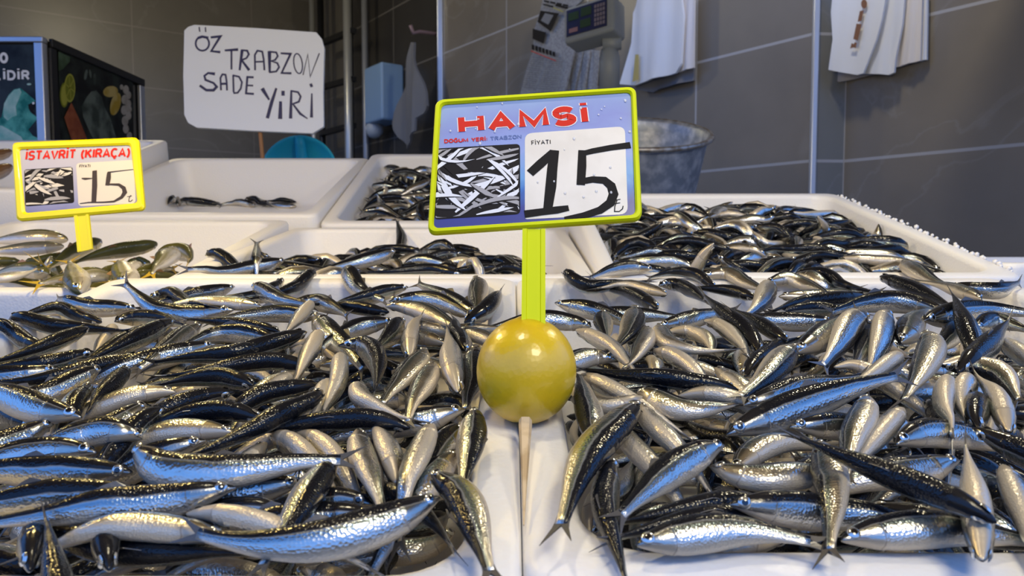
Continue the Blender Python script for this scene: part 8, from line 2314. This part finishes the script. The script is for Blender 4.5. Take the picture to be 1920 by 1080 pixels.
# support under the raised back edge of the leaning pail
bm = bmesh.new()
bc = pm @ Vector((0, .10, 0))
box_bm(bm, (bc.x, bc.y, (1.335 + bc.z - .014) / 2), (.26, .05, bc.z - .014 - 1.335))
tag(bm_obj('wooden_block', bm, M['board']), 'wooden block propping up the leaning pail on the counter', 'block')
bm = bmesh.new()
b2 = at(560, 325, 2.42)
box_bm(bm, (b2.x, b2.y, (1.335 + b2.z - .131) / 2), (.24, .18, b2.z - .131 - 1.336))
tag(bevel(bm_obj('foam_block', bm, M['foam']), .01), 'white foam block under the turquoise basin on the counter', 'block')

# blue plastic basin
M['blue_plastic'] = mat('turquoise_plastic', (.03, .55, .75), .4)
bc = at(560, 325, 2.42)
bm = bmesh.new()
pr = [(.001, -.05), (.05, -.048), (.09, -.034), (.114, -.010), (.120, 0), (.126, .002), (.128, -.002), (.122, -.010), (.097, -.040), (.055, -.055), (.001, -.057)]
lathe_bm(bm, pr, 48)
basin = bm_obj('basin', bm, M['blue_plastic'], smooth=True)
basin.matrix_world = Matrix.Translation(bc) @ Matrix.Rotation(math.radians(82), 4, 'X')
tag(basin, 'turquoise plastic basin propped on its edge below the handwritten card', 'basin')
bm = bmesh.new()
tube_bm(bm, [(0, .122, .004), (0, .10, -.012), (.0, .06, -.030), (.012, .02, -.036)], [.013, .017, .019, .012], 12)
tube_bm(bm, [(-.02, .03, -.044), (-.06, .02, -.040), (-.095, .01, -.022)], [.012, .014, .008], 10)
tube_bm(bm, [(.03, .03, -.044), (.065, .02, -.040), (.098, .01, -.020)], [.012, .014, .008], 10)
bm_obj('moulded_ribs', bm, M['blue_plastic'], basin, smooth=True)

# ------------------------------------------------------------------ menu box on the left
X1, Y0, Y1, ZT, ZB = -1.487, 2.40, 3.02, 2.003, 1.3352
M['menu_dark'] = mix_noise(mat('menu_print', (.015, .02, .03), .5, spec=.2), (.008, .011, .018), (.03, .045, .06), 9)
M['menu_side'] = mix_noise(mat('menu_side_print', (.012, .012, .012), .5, spec=.2), (.005, .006, .006), (.02, .028, .026), 14)
menu = tag(empty('menu_board', (X1, Y0, ZB)), 'dark menu board box with metal frame, showing a teal fish head and LİDİR', 'menu board')
bm = bmesh.new(); box_bm(bm, (-.35, (Y1 - Y0) / 2, (ZT - ZB) / 2), (.69, Y1 - Y0 - .012, ZT - ZB - .012))
bm_obj('cabinet', bm, M['dark_metal'], menu)
fpl = Plane((X1, Y0 - .001, ZB), (1, 0, 0), (0, 0, 1))
spl = Plane((X1 + .001, Y0, ZB), (0, 1, 0), (0, 0, 1))


def bar(x0, x1, y0, y1, z0, z1, m, name='frame_bar'):
    bm = bmesh.new(); box_bm(bm, ((x0 + x1) / 2, (y0 + y1) / 2, (z0 + z1) / 2), (x1 - x0, y1 - y0, z1 - z0))
    return bevel(bm_obj(name, bm, m, menu), .003)


H_ = ZT - ZB
bar(-.70, .0, -.014, .014, H_ - .018, H_, M['frame_alu'])
bar(-.028, .0, -.016, .012, 0, H_ - .0185, M['frame_alu'])
bar(-.002, .012, .02, Y1 - Y0, H_ - .026, H_ + .002, M['dark_metal'])
bar(-.002, .010, .013, .045, 0, H_ - .027, M['dark_metal'])
bar(-.002, .012, Y1 - Y0 - .040, Y1 - Y0 - .004, 0, H_ - .027, M['frame_alu'])
fm = Matrix(fpl.matrix()); fm.translation = Vector((0, 0, 0))


def flat_on(pl, fl, name, mats):
    """Flat print on a face of the menu box."""
    vs = [pl.at(x, y, z) - Vector((X1, Y0, ZB)) for x, y, z in fl.v]
    return mesh_obj(name, vs, fl.f, mats, menu, fl.m)


def m1(x, y): return fpl.px(x / 6, 40 + y / 6)
def m2(x, y): return spl.px(x / 6, 40 + y / 6)


def mcol(n, c, c2=None, s=30): return mix_noise(mat(n, c, .5, spec=.25), c, c2, s) if c2 else mat(n, c, .5, spec=.25)


M['teal'] = mcol('teal_print', (.01, .16, .15), (.10, .42, .38), 22)
M['teal_pale'] = mcol('pale_teal_print', (.18, .46, .44), (.42, .62, .60), 18)
M['lime'] = mcol('lime_print', (.17, .20, .015)); M['lime_rind'] = mcol('rind_print', (.36, .38, .06))
M['lemon_print'] = mcol('lemon_wedge_print', (.40, .28, .03), (.52, .42, .16), 20)
M['salmon'] = mcol('salmon_print', (.22, .055, .025), (.30, .09, .04), 30)
M['garlic'] = mcol('garlic_print', (.32, .30, .27), (.42, .40, .38), 30)
M['seabream'] = mcol('sea_bream_print', (.035, .05, .045), (.13, .17, .16), 16)
M['leaf'] = mcol('leaf_print', (.03, .06, .03), (.07, .12, .08), 18)
fl = Flat(); fl.poly([fpl.px(*p) for p in ((-300, 400), (87, 400), (84, 84), (-300, 84))], .004, 0)
flat_on(fpl, fl, 'front_panel', [M['menu_dark']])
fl = Flat(); fl.poly([spl.px(*p) for p in ((108, 400), (251, 400), (247, 152), (108, 92))], .004, 0)
flat_on(spl, fl, 'side_panel', [M['menu_side']])
um = (Vector(m1(600, 300)) - Vector(m1(0, 300))).length / 600
fl = Flat()
text_line(fl, '0', m1(22, 462), m1(90, 462), 92 * um, 30 * um, .005, 0)
text_line(fl, 'LİDİR', m1(-38, 655), m1(336, 655), 88 * um, 26 * um, .005, 0, gap=.42)
flat_on(fpl, fl, 'menu_lettering', [M['white_print']])
fl = Flat()
fl.poly([m1(*p) for p in ((-60, 1500), (500, 1500), (470, 1330), (380, 1290), (330, 1220), (440, 1090), (370, 1040), (330, 970), (350, 930), (410, 900), (380, 870), (300, 800), (240, 752), (170, 770), (110, 830), (60, 920), (45, 1010), (30, 1080), (-60, 1150))][::-1], .005, 0)
fl.poly([m1(*p) for p in ((50, 1010), (60, 930), (110, 840), (175, 775), (235, 760), (255, 800), (225, 880), (190, 960), (200, 1060), (150, 1080), (100, 1120), (55, 1080))][::-1], .0055, 1)
fl.poly([m1(*p) for p in ((-60, 1160), (40, 1180), (130, 1230), (250, 1300), (300, 1400), (300, 1500), (-60, 1500))][::-1], .0053, 1)
fl.poly([m1(*p) for p in ((330, 940), (410, 905), (400, 950), (380, 1010), (420, 1050), (360, 1030), (335, 985))][::-1], .006, 2)
fl.poly([m1(390 + 14 * math.cos(k), 925 + 14 * math.sin(k)) for k in [q * .7 for q in range(9)]], .0064, 3)
fl.poly([m1(340 + 26 * math.cos(k), 712 + 12 * math.sin(k)) for k in [q * .7 for q in range(9)]], .006, 1)
flat_on(fpl, fl, 'fish_head_print', [M['teal'], M['teal_pale'], M['dark_print'], M['white_print']])
fl = Flat()
def ell(cx, cy, rx, ry, z, mi, rot=0):
    c, s = math.cos(math.radians(rot)), math.sin(math.radians(rot))
    fl.poly([m2(cx + rx * math.cos(k * PI / 12) * c - ry * math.sin(k * PI / 12) * s, cy + rx * math.cos(k * PI / 12) * s + ry * math.sin(k * PI / 12) * c) for k in range(24, 0, -1)], z, mi)
fl.poly([m2(*p) for p in ((640, 340), (770, 400), (770, 450), (690, 540), (640, 560))][::-1], .005, 7)
ell(705, 830, 48, 140, .005, 0); ell(705, 830, 36, 118, .0055, 1)
ell(765, 750, 62, 162, .006, 1); ell(765, 750, 50, 140, .0065, 0)
for k in range(6): fl.stroke([m2(765, 750), m2(765 + 48 * math.cos(k * PI / 3 + .3), 750 + 132 * math.sin(k * PI / 3 + .3))], .0035, .007, 1)
fl.poly([m2(*p) for p in ((780, 915), (860, 1080), (990, 1400), (830, 1480), (700, 1080))][::-1], .0068, 2)
fl.poly([m2(*p) for p in ((960, 850), (1010, 790), (1070, 780), (1130, 850), (1160, 960), (1230, 1100), (1290, 1300), (1290, 1500), (1130, 1480), (1010, 1280), (920, 1080), (900, 960))][::-1], .005, 3)
ell(1000, 1010, 34, 120, .0056, 4, -18)
ell(1225, 790, 84, 62, .006, 5, -12); ell(1280, 930, 56, 130, .0066, 5, 14)
for cx, cy, r in ((1400, 770, 34), (1430, 830, 30), (1385, 880, 36), (1425, 930, 34), (1380, 1000, 36), (1430, 1060, 32), (1390, 1120, 38), (1440, 990, 26), (1350, 740, 20), (1400, 1210, 34), (1440, 1290, 30)):
    ell(cx, cy, r, r * 1.5, .0056 + cx * 1e-7, 6)
ell(950, 600, 18, 60, .005, 4, 10); ell(1050, 650, 16, 66, .005, 4); ell(1000, 590, 12, 50, .005, 4, -8)
flat_on(spl, fl, 'seafood_print', [M['lime'], M['lime_rind'], M['salmon'], M['seabream'], M['seabream'], M['lemon_print'], M['garlic'], M['leaf']])

# ------------------------------------------------------------------ things on the tiled walls
WP = Plane((W0.x, W0.y, 1.35), (WD.x, WD.y, 0), (0, 0, 1))
RP = Plane((pB.x, pB.y, 1.35), (WD.x, WD.y, 0), (0, 0, 1))


def hung_sheet(name, pl, pts, m, off, thick, label, cat, group=None, wave=.012, seed=0, parent=None, mats=None):
    """A hanging sheet with soft folds: outline in picture positions, laid OFF metres before the wall."""
    pl = Plane(pl.at(0, 0, off), pl.ex, pl.ey)
    off = 0
    P = [Vector(pl.px(*p)) for p in pts]
    lo = Vector((min(p.x for p in P), min(p.y for p in P))); hi = Vector((max(p.x for p in P), max(p.y for p in P)))
    c = Vector(((lo.x + hi.x) / 2, hi.y))
    bm = bmesh.new()
    vs = [bm.verts.new((p.x - c.x, p.y - c.y, 0)) for p in P]
    f = bm.faces.new(vs)
    for k in range(1, 14):                                   # slice into a grid
        x = lo.x - c.x + (hi.x - lo.x) * k / 14
        bmesh.ops.bisect_plane(bm, geom=bm.verts[:] + bm.edges[:] + bm.faces[:], plane_co=(x, 0, 0), plane_no=(1, 0, 0))
    for k in range(1, 8):
        y = lo.y - c.y + (hi.y - lo.y) * k / 8
        bmesh.ops.bisect_plane(bm, geom=bm.verts[:] + bm.edges[:] + bm.faces[:], plane_co=(0, y, 0), plane_no=(0, 1, 0))
    w = hi.x - lo.x
    for v in bm.verts:
        t = (v.co.x - (lo.x - c.x)) / w
        dn = min(1, max(0, -v.co.y / (hi.y - lo.y)))
        v.co.z = wave * math.sin(t * 9 + seed) * (.4 + dn) + wave * .6 * math.sin(t * 21 + seed * 2 + dn * 2)
    bmesh.ops.solidify(bm, geom=bm.faces[:], thickness=thick)
    o = bm_obj(name, bm, m, parent, smooth=True)
    o.matrix_world = Plane(pl.at(c.x, c.y, off), pl.ex, pl.ey).matrix()
    e = o.modifiers.new('edges', 'EDGE_SPLIT'); e.split_angle = math.radians(40)
    if label: tag(o, label, cat, group)
    return o, (c, pl)


M['bag'] = mat('white_paper_bag', (.84, .86, .92), .5)
M['bag_pink'] = mat('cream_paper_bag', (.80, .76, .76), .55)
M['bag_kraft'] = mat('kraft_bag', (.48, .44, .42), .6)
M['bag_print'] = mat('brown_bag_print', (.24, .11, .05), .5)
def g7(pts): return [(1500 + x / 5.4, y / 5.4) for x, y in pts]
BG = 'white paper bags hanging on the right wall'
hung_sheet('paper_bag', RP, g7([(330, 690), (345, 800), (400, 832), (740, 752), (940, 700), (940, 500), (330, 500)]), M['bag_kraft'], .03, .014, 'cream bag showing only its bottom edge under the white bags on the right wall', 'bag', BG, .004, 1)
hung_sheet('paper_bag', RP, g7([(1215, -80), (1205, 618), (1278, 602), (1288, -80)]), M['bag'], .035, .014, 'narrow white bag edge at the right end of the hanging row on the right wall', 'bag', BG, .003, 2)
hung_sheet('paper_bag', RP, g7([(1040, -80), (1020, 250), (955, 682), (1212, 612), (1226, 300), (1240, -80)]), M['bag_pink'], .055, .014, 'pinkish white bag hanging third in the row on the right wall', 'bag', BG, .004, 3)
hung_sheet('paper_bag', RP, g7([(860, -80), (815, 200), (690, 560), (620, 742), (885, 756), (948, 732), (960, 600), (1032, 250), (1062, -80)]), M['bag'], .085, .014, 'plain white bag hanging in the middle of the row on the right wall', 'bag', BG, .006, 4)
b1, bc1 = hung_sheet('paper_bag', RP, g7([(335, -80), (315, 120), (335, 400), (290, 708), (430, 735), (570, 756), (635, 742), (700, 580), (780, 400), (835, 200), (880, -80)]), M['bag'], .115, .014, 'front white bag with brown printing, hanging on the right wall', 'bag', BG, .005, 0)
fl = Flat()
def bq(pts, z): fl.poly([(Vector(bc1[1].px(*p)) - bc1[0])[:] for p in g7(pts)][::-1], z, 0)
bq([(665 + 30 * math.cos(k * PI / 8), 46 + 46 * math.sin(k * PI / 8)) for k in range(16)], .014)
bq([(622, 118), (664, 108), (640, 218), (600, 226)], .014); bq([(588, 245), (642, 250), (602, 416), (556, 400)], .014)
bq([(540, 440), (560, 452), (572, 432), (592, 440), (582, 490), (556, 486), (524, 496)], .014)
fl.build('brown_print', [M['bag_print']], b1)
def g5(pts): return [(940 + x / 5.053, y / 5.053) for x, y in pts]
BG2 = 'bags hanging beside the newspapers'
hung_sheet('paper_bag', WP, g5([(1250, 790), (1290, 852), (1420, 872), (1480, 842), (1812, 762), (1812, 600), (1250, 700)]), mat('grey_bag', (.20, .20, .22), .6), .05, .014, 'grey bag peeping out below the white bags beside the scale', 'bag', BG2, .008, 1)
hung_sheet('paper_bag', WP, g5([(1690, -60), (1712, 150), (1680, 600), (1640, 692), (1816, 640), (1826, -60)]), M['bag_pink'], .08, .014, 'cream bag strip at the right of the white bags beside the scale', 'bag', BG2, .004, 2)
b2, bc2 = hung_sheet('paper_bag', WP, g5([(1290, -60), (1262, 50), (1236, 120), (1216, 400), (1128, 798), (1262, 806), (1450, 745), (1642, 690), (1692, 600), (1722, 150), (1702, -60)]), M['bag'], .115, .016, 'broad white bag with a yellow tape strip, hanging right of the scale', 'bag', BG2, .010, 3)
fl = Flat()
fl.poly([(Vector(bc2[1].px(*p)) - bc2[0])[:] for p in g5([(1290, 520), (1322, 520), (1322, 756), (1262, 782)])][::-1], .018, 0)
fl.build('yellow_tape', [mat('yellow_tape', (.52, .42, .14), .4)], b2)

# newspapers
M['news'] = mix_noise(mat('newsprint', (.36, .35, .34), .8), (.30, .29, .285), (.40, .39, .38), 60)
NG = 'newspapers hanging on the tiled wall'
for i, (pts, lab) in enumerate((
        ([(830, 470), (800, 850), (905, 850), (930, 480)], 'folded newspaper edge nearest the scale pole'),
        ([(770, 470), (700, 860), (795, 855), (835, 480)], 'middle folded newspaper edge left of the scale pole'),
        ([(690, 460), (600, 865), (695, 860), (768, 470)], 'folded newspaper edge just right of the front newspaper page'))):
    hung_sheet('newspaper', WP, g5(pts), M['news'], .05 + .02 * i, .010, lab, 'newspaper', NG, .003, i)
n1_, nc1 = hung_sheet('newspaper', WP, g5([(405, -60), (360, 130), (312, 290), (304, 480), (240, 660), (165, 905), (310, 880), (600, 862), (650, 640), (692, 470), (602, 425), (632, 120), (840, -60)]), M['news'], .14, .012, 'front newspaper page with dark headlines and picture, hanging left of the scale', 'newspaper', NG, .004, 5)
fl = Flat()
def nq(pts, mi, z=.022): fl.poly([(Vector(nc1[1].px(*p)) - nc1[0])[:] for p in g5(pts)][::-1], z + mi * .0004, mi)
nq([(395, 105), (572, 132), (490, 302), (366, 212)], 0); nq([(322, 276), (450, 312), (425, 418), (320, 372)], 1)
nq([(440, 130), (520, 150), (470, 240), (400, 200)], 2, .0225)
for k in range(7):                                          # headline blocks
    x = 312 + k * 33
    nq([(x, 424 + k * 11), (x + 26, 432 + k * 11), (x + 26, 486 + k * 10), (x, 470 + k * 10)], 1)
nq([(304, 482), (545, 578), (545, 586), (304, 490)], 3)
for k in range(4): nq([(430 + k * 60, 6 + k * 12), (480 + k * 60, 16 + k * 12), (476 + k * 60, 34 + k * 12), (426 + k * 60, 22 + k * 12)], 1)
nq([(420, 40), (520, 62), (516, 78), (418, 54)], 1); nq([(540, 44), (660, 74), (655, 96), (536, 64)], 1)
nq([(520, 72), (615, 112), (612, 124), (516, 84)], 4)
for k in range(16):                                        # columns of print
    y = 520 + k * 20
    nq([(300 - k * 7, y), (430 - k * 6, y + 14), (430 - k * 6, y + 20), (300 - k * 7, y + 6)], 2)
    nq([(450 - k * 6, y + 16), (590 - k * 3, y + 28), (590 - k * 3, y + 34), (450 - k * 6, y + 22)], 2)
fl.build('newsprint_layout', [M['dark_print'], M['dark_print'], mat('grey_newsprint', (.24, .235, .23), .8), M['red_print'], mat('yellow_newsprint', (.45, .40, .12), .8)], n1_)

# electronic scale on its pole
M['scale_grey'] = mat('grey_scale_plastic', (.30, .33, .36), .45)
M['scale_blue'] = mat('dark_blue_keypad', (.03, .035, .10), .3)
M['lcd'] = mat('green_lcd', (.045, .085, .055), .2, coat=.6)
M['keys'] = mat('keypad_keys', (.22, .19, .24), .5)
yaw = math.radians(33)
ex = Vector((math.cos(yaw), -math.sin(yaw), .10)).normalized()
spn = Plane(at(1103, 38, 2.95), ex, Vector((.1, .16, 1)))
scale_ = tag(empty('weighing_scale', spn.matrix() @ Matrix.Scale(1.3, 4)), 'grey electronic weighing scale head on a steel pole, in front of the newspapers', 'scale')
a = Vector(spn.px(1060, 80)); b = Vector(spn.px(1150, 40)); c = Vector(spn.px(1063, 20)); d = Vector(spn.px(1158, -30))
bm = bmesh.new(); box_bm(bm, (0, .005, -.042), (.172, .118, .084))
o = bm_obj('housing', bm, M['scale_grey'], scale_); bevel(o, .010, 3)
bm = bmesh.new(); box_bm(bm, (-.006, .008, .001), (.140, .088, .004)); bevel(bm_obj('keypad_panel', bm, M['scale_blue'], scale_), .0015)
for (x, y, w, h) in ((-.050, .026, .036, .026), (-.006, .030, .036, .028), (-.008, -.008, .036, .026)):
    bm = bmesh.new(); box_bm(bm, (x, y, .0035), (w, h, .002)); bm_obj('display', bm, M['lcd'], scale_)
bm = bmesh.new()
for i in range(4):
    for j in range(5): box_bm(bm, (.026 + i * .0095, -.022 + j * .0145, .0035), (.0072, .0108, .002))
bm_obj('keys', bm, M['keys'], scale_)
bm = bmesh.new(); box_bm(bm, (-.050, -.020, .0035), (.030, .014, .002)); bm_obj('badge', bm, mat('pale_red_badge', (.32, .18, .2), .5), scale_)
inv = (spn.matrix() @ Matrix.Scale(1.3, 4)).inverted()
pt = at(1143, 92, 2.99); pb = Vector((pt.x + .004, pt.y, 1.3355))
def sc(p): return inv @ Vector(p)
bm = bmesh.new(); tube_bm(bm, [sc(pt + Vector((0, 0, -.156))), sc(pb)], .013, 16); bm_obj('pole', bm, M['steel'], scale_, smooth=True)
bm = bmesh.new(); tube_bm(bm, [sc(pt + Vector((0, 0, .0))), sc(pt + Vector((0, 0, -.02))), sc(pt + Vector((0, 0, -.036))), sc(pt + Vector((0, 0, -.162)))], [.026, .028, .032, .032], 20); bm_obj('collar', bm, M['scale_grey'], scale_, smooth=True)
bm = bmesh.new(); tube_bm(bm, [sc(pt + Vector((-.03, -.01, .02))), sc(pt + Vector((.045, -.02, .02)))], .022, 18); bm_obj('hinge', bm, M['scale_grey'], scale_, smooth=True)
bm = bmesh.new(); tube_bm(bm, [sc(pb), sc(pb + Vector((0, 0, .012)))], .06, 24); bm_obj('base', bm, M['steel'], scale_)

# cloth on its hook, dispenser, rack in the dark corner
def g4(pts): return [(560 + x / 3.6, y / 3.6) for x, y in pts]
M['cloth'] = mat('grey_cloth', (.19, .19, .20), .9, bump=('noise', 60, .2, .004))
M['cloth_blue'] = mat('pale_blue_plastic', (.25, .40, .62), .4)
M['hook'] = mat('pink_hook', (.30, .20, .22), .5)
hung_sheet('towel', WP, g4([(758, 285), (735, 420), (702, 560), (640, 835), (672, 930), (716, 1005), (770, 930), (800, 885), (802, 800), (856, 712), (825, 560), (790, 400), (778, 285)]), M['cloth'], .26, .02, 'grey cloth hanging from a hook on the dark tiled wall', 'towel', None, .025, 2)
h0 = Plane(WP.at(0, 0, .25), WP.ex, WP.ey).px(772, 66)
bm = bmesh.new(); tube_bm(bm, [WP.at(h0[0], h0[1] + .05, 0.002), WP.at(h0[0], h0[1] + .04, .18), WP.at(h0[0], h0[1] + .02, .235), WP.at(h0[0], h0[1] + .08, .262)], .016, 10)
tag(bm_obj('wall_hook', bm, M['hook'], smooth=True), 'small pinkish hook above the grey cloth on the dark wall', 'hook')
disp = tag(empty('soap_dispenser', Plane(WP.at(*WP.px(741, 185), .002), WP.ex, WP.ey).matrix()), 'pale blue dispenser on the dark wall behind the grey cloth', 'dispenser')
sc_ = (Vector(WP.px(760, 185)) - Vector(WP.px(725, 185))).length
bm = bmesh.new(); box_bm(bm, (.0, .02, sc_ * .3), (sc_ * .95, sc_ * 1.35, sc_ * .6)); bevel(bm_obj('body', bm, M['cloth_blue'], disp), .02, 3)
bm = bmesh.new(); bmesh.ops.create_uvsphere(bm, u_segments=16, v_segments=10, radius=sc_ * .22, matrix=Matrix.Translation((-sc_ * .35, -sc_ * .75, sc_ * .4)))
bm_obj('push_knob', bm, mat('pale_knob', (.4, .45, .52), .4), disp, smooth=True)

RKP = Plane(WP.at(0, 0, .28), WP.ex, WP.ey)
rack = tag(empty('metal_rack', RKP.matrix()), 'tall metal rack with bright posts in the dark corner behind the handwritten card', 'rack')
zf = -1.35
def rk_post(px, w, m, z=0.0, lean=0.0):
    x = RKP.px(px, 455)[0]
    bm = bmesh.new(); tube_bm(bm, [(x, zf + .002, z), (x + lean, 3.0, z)], w, 10); bm_obj('post', bm, m, rack, smooth=True)
M['post_metal'] = mat('bright_post_metal', (.50, .50, .48), .35, .6)
rk_post(592, .030, M['post_metal']); rk_post(657, .042, M['post_metal']); rk_post(667, .03, mat('dull_post_metal', (.30, .31, .34), .4, .5), -.12)
rk_post(599, .035, M['dark_metal'], -.05); rk_post(651, .030, M['dark_metal'], -.06)
for y0, y1 in ((80, 56), (163, 147), (250, 234), (330, 318)):
    a = RKP.px(597, y0); b = RKP.px(656, y1)
    bm = bmesh.new(); box_bm(bm, ((a[0] + b[0]) / 2, (a[1] + b[1]) / 2, -.04), (abs(b[0] - a[0]), .05, .06), Matrix.Rotation(math.atan2(b[1] - a[1], b[0] - a[0]), 3, 'Z'))
    bm_obj('shelf_bar', bm, M['dark_metal'], rack)
